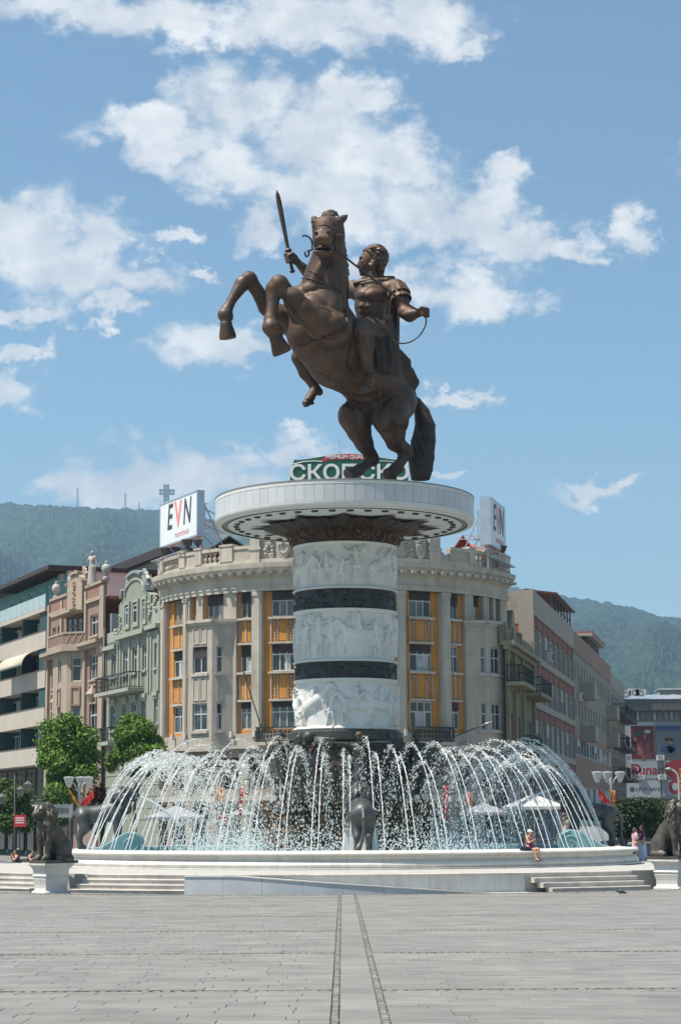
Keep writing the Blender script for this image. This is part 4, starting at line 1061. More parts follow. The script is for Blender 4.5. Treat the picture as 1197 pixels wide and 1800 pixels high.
for k in range(10):
    x = 684 + k * 4.0; cc.chain([(S(x - 2, 596 + k * 4.2, -1.5 + k * .10), .12), (S(x - 1, 625 + k * 4, -1.25 + k * .12), .17), (S(x + 3, 656 + k * 2.4, -1.05 + k * .14), .21), (S(x + 4, 672 + k * 1.6, -1.05 + k * .14), .14)], .045)
cc.chain([(S(702, 640, -.6), .2), (S(718, 655, -.1), .3), (S(727, 672, .2), .28), (S(724, 684, .1), .2)], .06)
cc.build('cloak_folds', bronze_cap, rider, .045, 1)
cloth([S(640, 572, -3.3), S(657, 567, -3.1), S(676, 564, -2.8), S(690, 566, -2.2)], [S(660, 640, -3.3), S(672, 654, -3.2), S(686, 658, -2.9), S(702, 654, -2.0)], 4, .07, .10, 60, 34, .12, 5, (0, -1, 0)).build('tunic_skirt', bronze_cap, rider, smooth=True)
cloth([S(626, 564, -2.9), S(645, 561, -3.0), S(664, 561, -2.9)], [S(622, 572, -4.0), S(642, 584, -4.25), S(666, 600, -3.7)], 4, .045, .08, 40, 14, .05, 7, (0, -1, .5)).build('tunic_hem', bronze_cap, rider, smooth=True)
a, b = Vector(S(682, 553, -3.5)), Vector(S(697, 661, -3.2))
sc_ = MB().bar(a.lerp(b, .08), b, .25, .14, (0, 1, 0)).bar(a.lerp(b, .03), a.lerp(b, .1), .36, .2, (0, 1, 0)).bar(a, a.lerp(b, .03), .2, .14, (0, 1, 0)).bar(a.lerp(b, .955), a.lerp(b, 1.01), .28, .18, (0, 1, 0)).bar(a.lerp(b, .1), a.lerp(b, .95), .05, .17, (0, 1, 0))
sc_.build('scabbard', bronze_cap, rider, bevel=.03)
tr2 = bvh_of(rider)
for pix in ([(634, 684), (641, 678), (650, 680)], [(638, 676), (645, 671), (654, 673)], [(641, 667), (648, 663), (657, 665)], [(640, 655), (648, 657), (656, 655)], [(538, 702), (545, 703), (550, 706)], [(544, 692), (550, 694), (556, 697)], [(546, 680), (553, 682), (559, 682)]):
    pts = on_surface(tr2, pix, .015)
    if len(pts) > 2: MB().tube(smooth_path(pts, 5), .035, 6).build('sandal_strap', bronze_cap, rider, smooth=True)
# sword
A, B, T = Vector(S(513.5, 474, -1.95)), Vector(S(506.5, 438, -1.95)), Vector(S(486.5, 334, -1.95))
D = (T - B).normalized(); W = D.cross(Vector((0, 1, 0))).normalized(); Nn = W.cross(D)
prof = [(0, .085), (.25, .10), (.6, .125), (.80, .135), (.92, .10), (1.0, .01)]
L_ = (T - B).length; vs = []; fs = []
for t, w in prof:
    c = B + D * L_ * t; vs += [c + W * w, c + Nn * .05, c - W * w, c - Nn * .05]
for i in range(len(prof) - 1):
    fs += [(4 * i + k, 4 * i + (k + 1) % 4, 4 * i + 4 + (k + 1) % 4, 4 * i + 4 + k) for k in range(4)]
fs += [(3, 2, 1, 0), tuple(range(4 * len(prof) - 4, 4 * len(prof)))]
sword = MB().add(vs, fs).build('sword_blade', bronze_cap, statue)
hl = MB().tube([A, B], .085, 8); hl.tube([B - D * .16, B - D * .08, B + D * .05], [.12, .2, .1], 10); hl.tube([A - D * .16, A - D * .08, A + D * .02], [.10, .14, .09], 8)
hl.build('hilt', bronze_cap, sword, smooth=True, angle=40)
# ------------------------------------------------------------------ people and soldiers
def V3(*a): return Vector(a)
STAND = dict(pel=(0, 0, .95), che=(0, .02, 1.28), nek=(0, .0, 1.49), hed=(0, .03, 1.64),
             shl=(-.19, 0, 1.43), ell=(-.27, -.02, 1.14), hal=(-.27, .10, .90), shr=(.19, 0, 1.43), elr=(.27, -.02, 1.14), har=(.27, .10, .90),
             hil=(-.09, 0, .92), knl=(-.11, .04, .50), anl=(-.12, -.02, .09), tol=(-.14, .15, .04), hir=(.09, 0, .92), knr=(.11, .04, .50), anr=(.12, -.02, .09), tor=(.14, .15, .04))
class Fig:
    """joints of a 1.75 m figure (x right, y forward, z up) placed in the world"""
    def __init__(s, base, yaw, H=1.75, **pose):
        s.j = dict(STAND); s.j.update(pose); s.b = Vector(base); s.k = H / 1.75; s.R = Matrix.Rotation(yaw, 3, 'Z'); s.yaw = yaw
    def w(s, p): return s.b + s.R @ (Vector(p) * s.k)
    def g(s, n): return s.w(s.j[n])
    def rot(s): return np.array(s.R)
    def body(s, c, bust=0.0, fat=1.0, hands=True):
        k = s.k; J = s.g
        c.cap(J('pel'), J('che'), .135 * k * fat, .145 * k * fat, .06 * k); c.cap(J('shl').lerp(J('shr'), .12), J('shr').lerp(J('shl'), .12), .085 * k, .085 * k, .08 * k)
        c.cap(J('hil'), J('hir'), .125 * k * fat, .125 * k * fat, .06 * k)
        if bust:
            for x in (-.075, .075): c.ell(s.w(Vector(s.j['che']) + V3(x, .10, .02)), (.075 * k, .08 * k, .075 * k), None, .04 * k)
        c.cap(J('nek'), J('hed'), .058 * k, .06 * k, .03 * k)
        hd = Vector(s.j['hed'])
        c.ell(s.w(hd + V3(0, -.01, .04)), (.078 * k, .098 * k, .095 * k), s.rot(), .02 * k); c.ell(s.w(hd + V3(0, .03, -.03)), (.06 * k, .07 * k, .085 * k), s.rot(), .03 * k)
        c.ell(s.w(hd + V3(0, .105, -.005)), (.014 * k, .022 * k, .03 * k), s.rot(), .012 * k)
        for sd in ('l', 'r'):
            c.cap(J('sh' + sd), J('el' + sd), .058 * k, .045 * k, .03 * k); c.cap(J('el' + sd), J('ha' + sd), .045 * k, .03 * k, .02 * k)
            if hands:
                a, b = J('el' + sd), J('ha' + sd); d = (b - a).normalized(); q = d.cross(Vector((0, 0, 1)));
                q = q.normalized() if q.length > .1 else Vector((1, 0, 0)); n = d.cross(q)
                c.ell(b + d * .04 * k, (.036 * k,) * 3, None, .02 * k)
                for i, L in enumerate((.07, .085, .08, .06)):
                    o = b + d * .06 * k + q * (i - 1.5) * .02 * k; c.chain([(o, .011 * k), (o + d * L * .6 * k, .01 * k), (o + d * L * .85 * k + n * .03 * k, .008 * k)], .004 * k)
                c.cap(b + d * .02 * k + q * .035 * k, b + d * .07 * k + q * .06 * k, .012 * k, .01 * k, .006 * k)
            c.cap(J('hi' + sd), J('kn' + sd), .088 * k * fat, .06 * k, .04 * k); m = J('kn' + sd).lerp(J('an' + sd), .35)
            c.cap(J('kn' + sd), m, .056 * k, .058 * k, .03 * k); c.cap(m, J('an' + sd), .055 * k, .035 * k, .02 * k); c.cap(J('an' + sd), J('to' + sd), .04 * k, .03 * k, .02 * k)
        return c
def rot_to(d):
    return Vector(d).to_track_quat('Z', 'Y').to_matrix()
def shield_mesh(c, d, r, dome=.12):
    M3 = rot_to(d); mb = MB().lathe([(0, dome * r * 2), (r * .25, dome * r * 1.9), (r * .5, dome * r * 1.5), (r * .8, dome * r * .7), (r * .9, dome * r * .45), (r, dome * r * .5), (r, 0), (0, 0)][::-1], (0, 0), 28)
    mb.v = [tuple(Vector(c) + M3 @ Vector(p)) for p in mb.v]; return mb

def soldier(px, py_foot, dY, yaw, label, H=3.25, pose=None, shield=None, spear=None, crest=True, cape=False, bow=None):
    b = P(px, py_foot, 98 + dY); b.z = Z_BLK - .05
    f = Fig(b, yaw, H, **(pose or {}))
    o = root('bronze_soldier', tuple(b), label, 'statue', 'bronze soldiers around the column base')
    k = f.k
    f.body(Clay()).build('body', bronze_dark, o, .04, 1)
    arm = Clay(); arm.cap(f.w(Vector(f.j['pel']) + V3(0, 0, .08)), f.w(Vector(f.j['che']) + V3(0, .01, .0)), .15 * k, .165 * k, .05 * k)
    for x in (-.075, .075): arm.ell(f.w(Vector(f.j['che']) + V3(x, .10, .04)), (.085 * k, .07 * k, .07 * k), f.rot(), .03 * k)
    for sd in ('l', 'r'): arm.ell(f.g('sh' + sd), (.085 * k,) * 3, None, .03 * k)
    arm.build('cuirass', bronze_dark, o, .04, 1)
    kl = MB()
    for i in range(16):
        a = 2 * pi * i / 16; d0 = V3(math.cos(a) * .155, math.sin(a) * .145, .0); d1 = V3(math.cos(a) * .25, math.sin(a) * .22, -.33); t = V3(-math.sin(a), math.cos(a), 0) * .045; n = V3(math.cos(a), math.sin(a), .3) * .012
        P0 = Vector(f.j['pel']) + d0; P1 = Vector(f.j['pel']) + d1
        kl.hexa([f.w(q) for q in (P0 - t - n, P0 + t - n, P0 + t + n, P0 - t + n, P1 - t * 1.3 - n, P1 + t * 1.3 - n, P1 + t * 1.3 + n, P1 - t * 1.3 + n)])
    kl.build('kilt', bronze_dark, o)
    hl = Clay(); hd = Vector(f.j['hed']); hl.ell(f.w(hd + V3(0, -.01, .06)), (.10 * k, .12 * k, .105 * k), f.rot(), .02 * k)
    if crest: hl.chain([(f.w(hd + V3(0, .08, .15)), .02 * k), (f.w(hd + V3(0, 0, .19)), .028 * k), (f.w(hd + V3(0, -.1, .15)), .03 * k), (f.w(hd + V3(0, -.16, .02)), .02 * k)], .02 * k)
    hl.ell(f.w(hd + V3(0, .12, .0)), (.06 * k, .05 * k, .05 * k), f.rot(), .02 * k, True)
    hl.build('helmet', bronze if not crest else bronze_dark, o, .03, 1)
    if cape:
        cloth([f.w(V3(-.22, -.08, 1.46)), f.w(V3(0, -.13, 1.5)), f.w(V3(.22, -.08, 1.46))], [f.w(V3(-.36, -.3, .25)), f.w(V3(0, -.42, .2)), f.w(V3(.36, -.3, .25))], 4, .05, .07, 30, 20, .05, 2, tuple(-(f.R @ V3(0, 1, 0)))).build('cape', bronze_dark, o, smooth=True)
    if shield:
        (sx, sy, sz), d, r_ = shield; s_ = shield_mesh(f.w((sx, sy, sz)), f.R @ Vector(d), r_ * k).build('shield', bronze_dark, o, smooth=True, angle=40)
    if spear: MB().tube([spear[0], spear[1]], .035, 6).tube([spear[1], Vector(spear[1]) + (Vector(spear[1]) - Vector(spear[0])).normalized() * .4], [.07, .005], 6).build('spear', bronze_dark, o)
    if bow:
        MB().tube(smooth_path([f.w(p) for p in bow], 6), .035, 6).build('bow', bronze_dark, o, smooth=True)
    return o
soldier(494, 1411, -3.2, rad(140), 'bronze soldier in a round helmet with a long lance left of the column', 3.3, dict(elr=(.34, .1, 1.2), har=(.36, .34, 1.25), ell=(-.3, .1, 1.18), hal=(-.2, .33, 1.15)), None, (P(473, 1322, 94.2), P(431, 1189, 94.8)))
soldier(526, 1411, -3.7, rad(190), 'bronze soldier behind a round shield beside the ray shell', 3.15, dict(ell=(-.3, .12, 1.2), hal=(-.1, .34, 1.15)), ((-.05, .38, 1.0), (0, 1, .05), .32))
soldier(632, 1411, -3.9, rad(172), 'bronze archer with golden helmet and outstretched arm above the front lion', 3.25, dict(elr=(.40, .22, 1.46), har=(.62, .36, 1.55), ell=(-.30, .05, 1.30), hal=(-.14, .28, 1.46)), None, (P(570, 1306, 93.2), P(678, 1304, 93.4)), False, True, [(.66, .34, 1.15), (.70, .44, 1.35), (.69, .46, 1.55), (.66, .44, 1.75), (.60, .34, 1.95)])
soldier(733, 1411, -3.0, rad(205), 'dark hooded bronze soldier with a tall shield and slanting lance right of the column', 3.3, dict(ell=(-.3, .12, 1.2), hal=(-.24, .3, 1.15)), ((-.22, .34, .98), (-.3, 1, 0), .42), (P(741, 1318, 94.5), P(853, 1273, 93.4)), True, True)
soldier(585, 1411, -3.65, rad(180), 'crouching bronze soldier between the shield bearer and the archer', 2.1, dict(pel=(0, -.1, .7), che=(0, .1, .98), nek=(0, .2, 1.16), hed=(0, .25, 1.3), shl=(-.19, .15, 1.12), shr=(.19, .15, 1.12), ell=(-.3, .3, .9), elr=(.3, .3, .9), hal=(-.15, .5, .9), har=(.15, .5, .9), hil=(-.09, -.1, .68), hir=(.09, -.1, .68), knl=(-.14, .3, .55), knr=(.14, .2, .3), anl=(-.13, .12, .09), anr=(.12, -.25, .1), tol=(-.13, .28, .04), tor=(.12, -.2, .04)))

# ------------------------------------------------------------------ lions
def mane_locks(c, ctr, rr, n, seed, ln=.11, th=.03, cond=None):
    r = random.Random(seed)
    for i in range(n):
        d = Vector((r.gauss(0, 1), r.gauss(0, 1), r.gauss(0, 1))).normalized()
        if cond and not cond(d): continue
        p = Vector(ctr) + Vector((d.x * rr[0], d.y * rr[1], d.z * rr[2])); t = Vector((-.35 + r.uniform(-.3, .3), r.uniform(-.4, .4), -1)).normalized()
        c.chain([(p, th), (p + t * ln * .5 + d * th * .9, th * .95), (p + t * ln, th * .35)], .006)
def sitting_lion():
    o = root('lion_statue', (0, 0, 0)); s = 2.25
    def q(*a): return Vector(a) * s
    b = Clay()
    b.chain([(q(-.27, 0, .24), .19 * s), (q(-.12, 0, .40), .185 * s), (q(.06, 0, .56), .18 * s), (q(.14, 0, .66), .15 * s)], .06 * s)
    b.ell(q(.14, 0, .48), (.17 * s, .15 * s, .22 * s), None, .06 * s)
    for g in (-1, 1):
        b.ell(q(-.22, .15 * g, .20), (.20 * s, .09 * s, .20 * s), None, .04 * s); b.cap(q(-.34, .2 * g, .06), q(-.02, .21 * g, .055), .065 * s, .055 * s, .03 * s)
        b.chain([(q(.13, .10 * g, .56), .10 * s), (q(.19, .12 * g, .34), .075 * s), (q(.20, .12 * g, .10), .058 * s), (q(.21, .12 * g, .06), .06 * s), (q(.28, .12 * g, .045), .058 * s)], .03 * s)
        for t in (-.03, 0, .03): b.cap(q(.28, .12 * g + t, .04), q(.32, .12 * g + t * 1.2, .03), .024 * s, .02 * s, .01 * s)
    b.ell(q(.26, 0, .83), (.13 * s, .115 * s, .13 * s), None, .03 * s); b.cap(q(.33, 0, .80), q(.43, 0, .775), .085 * s, .07 * s, .03 * s); b.cap(q(.34, 0, .735), q(.41, 0, .715), .05 * s, .045 * s, .02 * s)
    b.ell(q(.485, 0, .80), (.025 * s, .035 * s, .025 * s), None, .015 * s); b.ell(q(.44, 0, .742), (.08 * s, .08 * s, .010 * s), None, .006 * s, True)
    for g in (-1, 1):
        b.ell(q(.345, .065 * g, .87), (.04 * s, .03 * s, .02 * s), None, .015 * s); b.ell(q(.365, .062 * g, .845), (.018 * s,) * 3, None, .008 * s, True)
        b.ell(q(.20, .115 * g, .93), (.03 * s, .035 * s, .045 * s), None, .015 * s)
    b.chain([(q(-.42, 0, .10), .04 * s), (q(-.46, .1, .05), .035 * s), (q(-.35, .27, .04), .03 * s), (q(-.15, .29, .04), .045 * s)], .02 * s)
    body = b.build('body', bronze_lion, o, .04, 1)
    m = Clay(); m.ell(q(.13, 0, .76), (.17 * s, .17 * s, .22 * s), None, .03 * s); m.ell(q(.22, 0, .58), (.12 * s, .14 * s, .2 * s), None, .05 * s)
    mane_locks(m, q(.13, 0, .76), (.17 * s, .175 * s, .225 * s), 230, 4, .12 * s, .028 * s, lambda d: d.x < .55 or d.z < -.5)
    mane_locks(m, q(.20, 0, .56), (.13 * s, .15 * s, .20 * s), 90, 5, .12 * s, .028 * s, lambda d: d.z < .5)
    m.build('mane', bronze_lion, o, .035, 1)
    MB().box(-.50 * s, .36 * s, -.28 * s, .28 * s, -.03 * s, .02 * s).build('base_slab', bronze_lion, o, bevel=.02)
    return o
def plinth(x, y, yaw, label):
    o = root('lion_plinth', (x, y, 0), label, 'plinth', 'white stone plinths of the seated lions')
    prof = [(.50, 0), (.53, 0), (.53, .06), (.50, .09), (.45, .13), (.43, .22), (.44, .36), (.47, .50), (.49, .58), (.47, .60), (.47, .64), (.50, .66), (.52, .69), (.50, .72), (.48, .74), (.48, .86), (.49, .93), (.53, 1.02), (.60, 1.09), (.63, 1.11), (.63, 1.18), (0, 1.18)]
    def body(p0, p1):
        mb = MB(); n = len(p0)
        vs = []
        for r_, z in p0:
            lx, ly = r_ + .06, r_ - .04
            vs += [(-lx, -ly, z), (lx, -ly, z), (lx, ly, z), (-lx, ly, z)]
        fs = []
        for i in range(n - 1): fs += [(4 * i + k, 4 * i + (k + 1) % 4, 4 * i + 4 + (k + 1) % 4, 4 * i + 4 + k) for k in range(4)]
        fs.append((4 * n - 4, 4 * n - 3, 4 * n - 2, 4 * n - 1))
        return mb.add(vs, fs)
    for nm, a, b_ in (('foot', 0, 4), ('die', 3, 10), ('neck', 9, 16), ('cap', 15, 21)):
        me = body(prof[a:b_], None).mesh(nm); me.materials.append(rim_stone_m)
        p = bpy.data.objects.new(nm, me); COL.objects.link(p); p.parent = o; ORG[p.name] = Vector((0, 0, 0))
    o.rotation_euler = (0, 0, yaw)
    return o
L0 = sitting_lion()
def put_plinth_lion(src, px, py, Y, yaw, l1, l2):
    b = P(px, py, Y)
    plinth(b.x, b.y, yaw, l1)
    o = src if src is not None else copy_tree(L0)
    o.location = (b.x, b.y, 1.18 + .068); o.rotation_euler = (0, 0, yaw); o.scale = (.80, .92, 1.03)
    tag(o, l2, 'statue', 'seated bronze lions on plinths')
put_plinth_lion(L0, 90, 1562, 79.6, rad(180 + 42), 'white stone plinth under the lion at the steps on the left', 'dark seated bronze lion looking left on the plinth by the steps')
put_plinth_lion(None, 1181, 1556, 80.9, rad(-42), 'white stone plinth under the lion beside the standing women', 'seated bronze lion looking right beside the standing women')
def standing_lion():
    o = root('standing_lion', (0, 0, 0)); s = 3.0
    def q(*a): return Vector(a) * s
    b = Clay()
    b.chain([(q(-.36, 0, .56), .145 * s), (q(-.12, 0, .57), .135 * s), (q(.12, 0, .62), .165 * s), (q(.22, 0, .68), .15 * s)], .05 * s)
    for g in (-1, 1):
        b.chain([(q(-.36, .075 * g, .53), .115 * s), (q(-.33, .09 * g, .36), .085 * s), (q(-.42, .085 * g, .22), .05 * s), (q(-.40, .085 * g, .07), .042 * s), (q(-.33, .085 * g, .035), .045 * s)], .03 * s)
        b.chain([(q(.18, .09 * g, .56), .105 * s), (q(.19, .1 * g, .34), .065 * s), (q(.19, .1 * g, .08), .05 * s), (q(.26, .1 * g, .04), .05 * s)], .03 * s)
    b.ell(q(.34, 0, .90), (.115 * s, .10 * s, .11 * s), None, .03 * s); b.cap(q(.40, 0, .88), q(.48, 0, .865), .07 * s, .058 * s, .02 * s); b.cap(q(.40, 0, .82), q(.46, 0, .80), .045 * s, .04 * s, .02 * s)
    b.ell(q(.48, 0, .833), (.06 * s, .05 * s, .012 * s), None, .006 * s, True)
    for g in (-1, 1): b.ell(q(.42, .06 * g, .93), (.035 * s, .03 * s, .02 * s), None, .01 * s); b.ell(q(.28, .1 * g, .98), (.025 * s, .03 * s, .04 * s), None, .01 * s)
    b.build('body', bronze_grey, o, .045, 1)
    t = Clay(); t.chain([(q(-.48, 0, .60), .035 * s), (q(-.56, .0, .48), .03 * s), (q(-.56, .0, .30), .027 * s), (q(-.55, .03, .16), .028 * s), (q(-.57, .08, .06), .045 * s), (q(-.60, .12, .02), .02 * s)], .015 * s)
    t.build('tail', bronze_grey, o, .04, 1)
    m = Clay(); m.ell(q(.25, 0, .80), (.165 * s, .15 * s, .20 * s), None, .03 * s)
    mane_locks(m, q(.25, 0, .80), (.165 * s, .155 * s, .205 * s), 260, 6, .10 * s, .024 * s, lambda d: d.x < .5 or d.z < -.4)
    m.build('mane', bronze_grey, o, .04, 1)
    return o
SL = standing_lion()
def put_lion(src, phi, R, label, z=WZ + .14):
    o = src if src is not None else copy_tree(SL)
    a = ang(phi); o.location = (FC.x + R * math.cos(a), FC.y + R * math.sin(a), z); o.rotation_euler = (0, 0, a + pi)
    tag(o, label, 'statue', 'standing bronze lions inside the basin')
    bl = root('lion_block', (o.location.x, o.location.y, WZ - .2), 'white stone block under ' + label.split(' seen')[0].split(' facing')[0], 'block', 'white blocks under the standing lions')
    mb = MB(); k = MB()
    for (r_, z0, z1, w) in ((2.0, -.05, .24, .5), (1.75, .24, .30, .47)):
        mb.box(-r_ + .0, r_ - .3, -w, w, z0, z1)
    me = mb.mesh('block'); me.materials.append(marble_white); p = bpy.data.objects.new('block', me); COL.objects.link(p); p.parent = bl; ORG[p.name] = Vector((0, 0, 0)); bl.rotation_euler = (0, 0, a + pi)
    return o
put_lion(SL, 3.2, 11.0, 'grey standing bronze lion at the front, seen from behind')
put_lion(None, -84, 11.6, 'grey standing bronze lion facing right at the left side of the basin')
put_lion(None, 88, 11.6, 'dark standing bronze lion facing left at the right side of the basin')
bk = MB()
a = ang(3.2); U_ = Vector((math.cos(a), math.sin(a), 0)); T_ = Vector((-U_.y, U_.x, 0)); c0 = Vector((FC.x, FC.y, WZ - .1)) + U_ * 11.35
w_ = root('front_pedestal', tuple(c0), 'white stone pedestal with slanting sides behind the front lion', 'pedestal')
vs = [c0 + T_ * x + U_ * y + Vector((0, 0, z)) for z, kx, ky in ((0, .82, .5), (1.18, .68, .42)) for x, y in ((-kx, -ky), (kx, -ky), (kx, ky), (-kx, ky))]
MB().hexa([p - U_ * .95 for p in vs]).build('block', marble_white, w_, bevel=.02)
vs = [c0 - U_ * .95 + T_ * x + U_ * y + Vector((0, 0, z)) for z, kx, ky in ((1.18, .74, .48), (1.26, .74, .48)) for x, y in ((-kx, -ky), (kx, -ky), (kx, ky), (-kx, ky))]
MB().hexa(vs).build('cap', marble_white, w_)
# seated lion seen through the jets, behind the right-hand scroll
b = P(1000, 1490, 112); o = copy_tree(L0); o.location = (b.x, b.y, 1.25); o.rotation_euler = (0, 0, rad(62)); o.scale = (1.0, 1.0, 1.0)
tag(o, 'light seated bronze lion behind the scroll on the right side of the basin', 'statue', 'seated bronze lions on plinths')
plinth(b.x, b.y, rad(62), 'white stone plinth beyond the basin behind the right-hand scroll')

# ------------------------------------------------------------------ water jets
wm = bpy.data.materials.new('falling_water'); wm.use_nodes = True
def _wm():
    nt = wm.node_tree; N = nt.nodes; L = nt.links; N.remove(N['Principled BSDF']); out = N['Material Output']
    d = N.new('ShaderNodeBsdfDiffuse'); d.inputs[0].default_value = (.97, .965, .95, 1); t = N.new('ShaderNodeBsdfTranslucent'); t.inputs[0].default_value = (.97, .965, .95, 1)
    g = N.new('ShaderNodeBsdfGlossy'); g.inputs['Roughness'].default_value = .12
    tr = N.new('ShaderNodeBsdfTransparent')
    m1 = N.new('ShaderNodeMixShader'); m1.inputs[0].default_value = .45; L.new(d.outputs[0], m1.inputs[1]); L.new(t.outputs[0], m1.inputs[2])
    m2 = N.new('ShaderNodeMixShader'); m2.inputs[0].default_value = .07; L.new(m1.outputs[0], m2.inputs[1]); L.new(g.outputs[0], m2.inputs[2])
    m3 = N.new('ShaderNodeMixShader'); m3.inputs[0].default_value = .06; L.new(m2.outputs[0], m3.inputs[1]); L.new(tr.outputs[0], m3.inputs[2])
    L.new(m3.outputs[0], out.inputs[0])
_wm()
def jet_mesh(seed, vz, vr, R0=12.62):
    r = random.Random(seed); mb = MB(); T = 2 * vz / 9.81
    def pos(t): return Vector((R0 - vr * t, 0, vz * t - 4.905 * t * t))
    tp = vz / 9.81; n = 26
    mb.tube([pos(tp * .78 * i / n) + Vector((r.gauss(0, .006), r.gauss(0, .006), 0)) for i in range(n + 1)], [.022 - .006 * i / n + r.uniform(-.004, .004) for i in range(n + 1)], 5)
    me0 = mb.mesh('water_jet', smooth=True); me0.materials.append(wm); mb = MB(); k = 300
    for i in range(k):
        u = r.random(); t = tp * (.22 + 1.72 * u ** .85); s = max(0, t / tp - .55) * .11 + .012
        p = pos(t) + Vector((r.gauss(0, s), r.gauss(0, s), r.gauss(0, s)))
        if p.z < 0: continue
        v = Vector((-vr, 0, vz - 9.81 * t)).normalized(); sz = r.uniform(.008, .022) * (1.15 if t < tp * 1.25 else .9)
        q = v.cross(Vector((0, 1, 0))).normalized() * sz; y_ = Vector((0, sz, 0)); st = v * sz * r.uniform(1.8, 5.0)
        mb.add([p + q, p - q, p + y_, p - y_, p + st, p - st], [(0, 2, 4), (2, 1, 4), (1, 3, 4), (3, 0, 4), (2, 0, 5), (1, 2, 5), (3, 1, 5), (0, 3, 5)])
    me = mb.mesh('droplets', smooth=True); me.materials.append(wm); return me0, me
jets_hi = [jet_mesh(20 + i, 9.55 + .22 * (i % 3) - .1 * (i % 2), 3.45 + .12 * (i % 4)) for i in range(5)]
jets_lo = [jet_mesh(40 + i, 8.95 + .2 * (i % 3), 2.75 + .15 * (i % 4)) for i in range(5)]
NJ = 56; r = random.Random(77)
for i in range(NJ):
    a = 2 * pi * i / NJ
    for me, da in ((r.choice(jets_hi), -.014), (r.choice(jets_lo), .014)):
        o = bpy.data.objects.new('water_jet', me[0]); COL.objects.link(o)
        dr = bpy.data.objects.new('droplets', me[1]); COL.objects.link(dr); dr.parent = o; dr['kind'] = 'stuff'
        o.location = (FC.x, FC.y, WZ); o.rotation_euler = (0, 0, a + da + r.uniform(-.004, .004)); o.scale = (1, 1, r.uniform(.97, 1.05))
        tag(o, 'thin white water jet arching inward from the basin rim', 'water jet', 'ring of arching fountain jets')
sp = MB(); r = random.Random(31)
def drop(p, sz, st):
    sp.add([p + V3(sz, 0, 0), p - V3(sz, 0, 0), p + V3(0, sz, 0), p - V3(0, sz, 0), p + V3(0, 0, st), p - V3(0, 0, st)], [(0, 2, 4), (2, 1, 4), (1, 3, 4), (3, 0, 4), (2, 0, 5), (1, 2, 5), (3, 1, 5), (0, 3, 5)])
for i in range(6500):
    a = r.uniform(0, 2 * pi); R = r.choice((r.gauss(7.2, .9), r.gauss(9.0, .6), r.uniform(4.8, 11)))
    hgt = 4.6 * (1 - abs(R - 8.6) / 4.6); z = WZ + r.random() ** 1.25 * max(.4, hgt); sz = r.uniform(.008, .024)
    drop(Vector((FC.x + R * math.cos(a), FC.y + R * math.sin(a), z)), sz, sz * r.uniform(1.5, 5))
for i in range(6000):
    a = r.uniform(0, 2 * pi); R = r.uniform(4.6, 8.5); z = WZ + abs(r.gauss(0, .55)); sz = r.uniform(.015, .04)
    drop(Vector((FC.x + R * math.cos(a), FC.y + R * math.sin(a), z)), sz, sz * 1.4)
tag(sp.build('water_spray', wm), 'fine white spray falling inside the ring of jets', None, None, 'stuff')
for (a, b, label) in ((P(228, 1396, 97), P(318, 1452, 97.5), 'water jet spat by the lion on the left'), (P(990, 1386, 98), P(893, 1432, 98), 'water jet spat by the dark lion on the right')):
    mb = MB(); r = random.Random(9)
    pts = [a.lerp(b, t / 20) + Vector((0, 0, .75 * (t / 20) * (1 - t / 20) * 1.6)) for t in range(21)]
    mb.tube(pts, [.05 + .05 * t / 20 for t in range(21)], 6)
    for i in range(160):
        t = r.random(); p = pts[int(t * 20)] + Vector((r.gauss(0, .05 + .12 * t), r.gauss(0, .1), r.gauss(0, .05 + .1 * t))); mb.ico(p, r.uniform(.015, .04))
    tag(mb.build('lion_water_jet', wm, org=tuple(a), smooth=True), label, 'water jet')
# ------------------------------------------------------------------ building kit
white_pvc = mat('window_white', (.55, .55, .53), .5, 0, var=.06, scale=2)
wood_pale = mat('window_cream', (.50, .47, .41), .6, 0, var=.1, scale=3)
wood_brown = mat('window_brown', (.16, .09, .05), .6, 0, var=.2, scale=3)
blind_m = mat('roller_blind', (.045, .035, .032), .8, 0, var=.25, scale=2)
blind_b = mat('bamboo_blind', (.22, .17, .12), .8, 0, var=.3, scale=5)
curtain_m = mat('curtain', (.42, .43, .42), .8, 0, var=.3, scale=4)
def glass(name, col):
    m = mat(name, col, .07, 0, var=.35, scale=.8, spec=.6); return m
glasses = [glass('glass_dark', (.02, .025, .03)), glass('glass_blue', (.05, .07, .085)), glass('glass_grey', (.10, .11, .115)), glass('glass_dark2', (.012, .014, .016))]
iron = mat('wrought_iron', (.035, .033, .03), .6, .4, var=.2, scale=4)
steel = mat('galvanised_steel', (.42, .43, .44), .45, .6, var=.12, scale=3)
WR = random.Random(99)
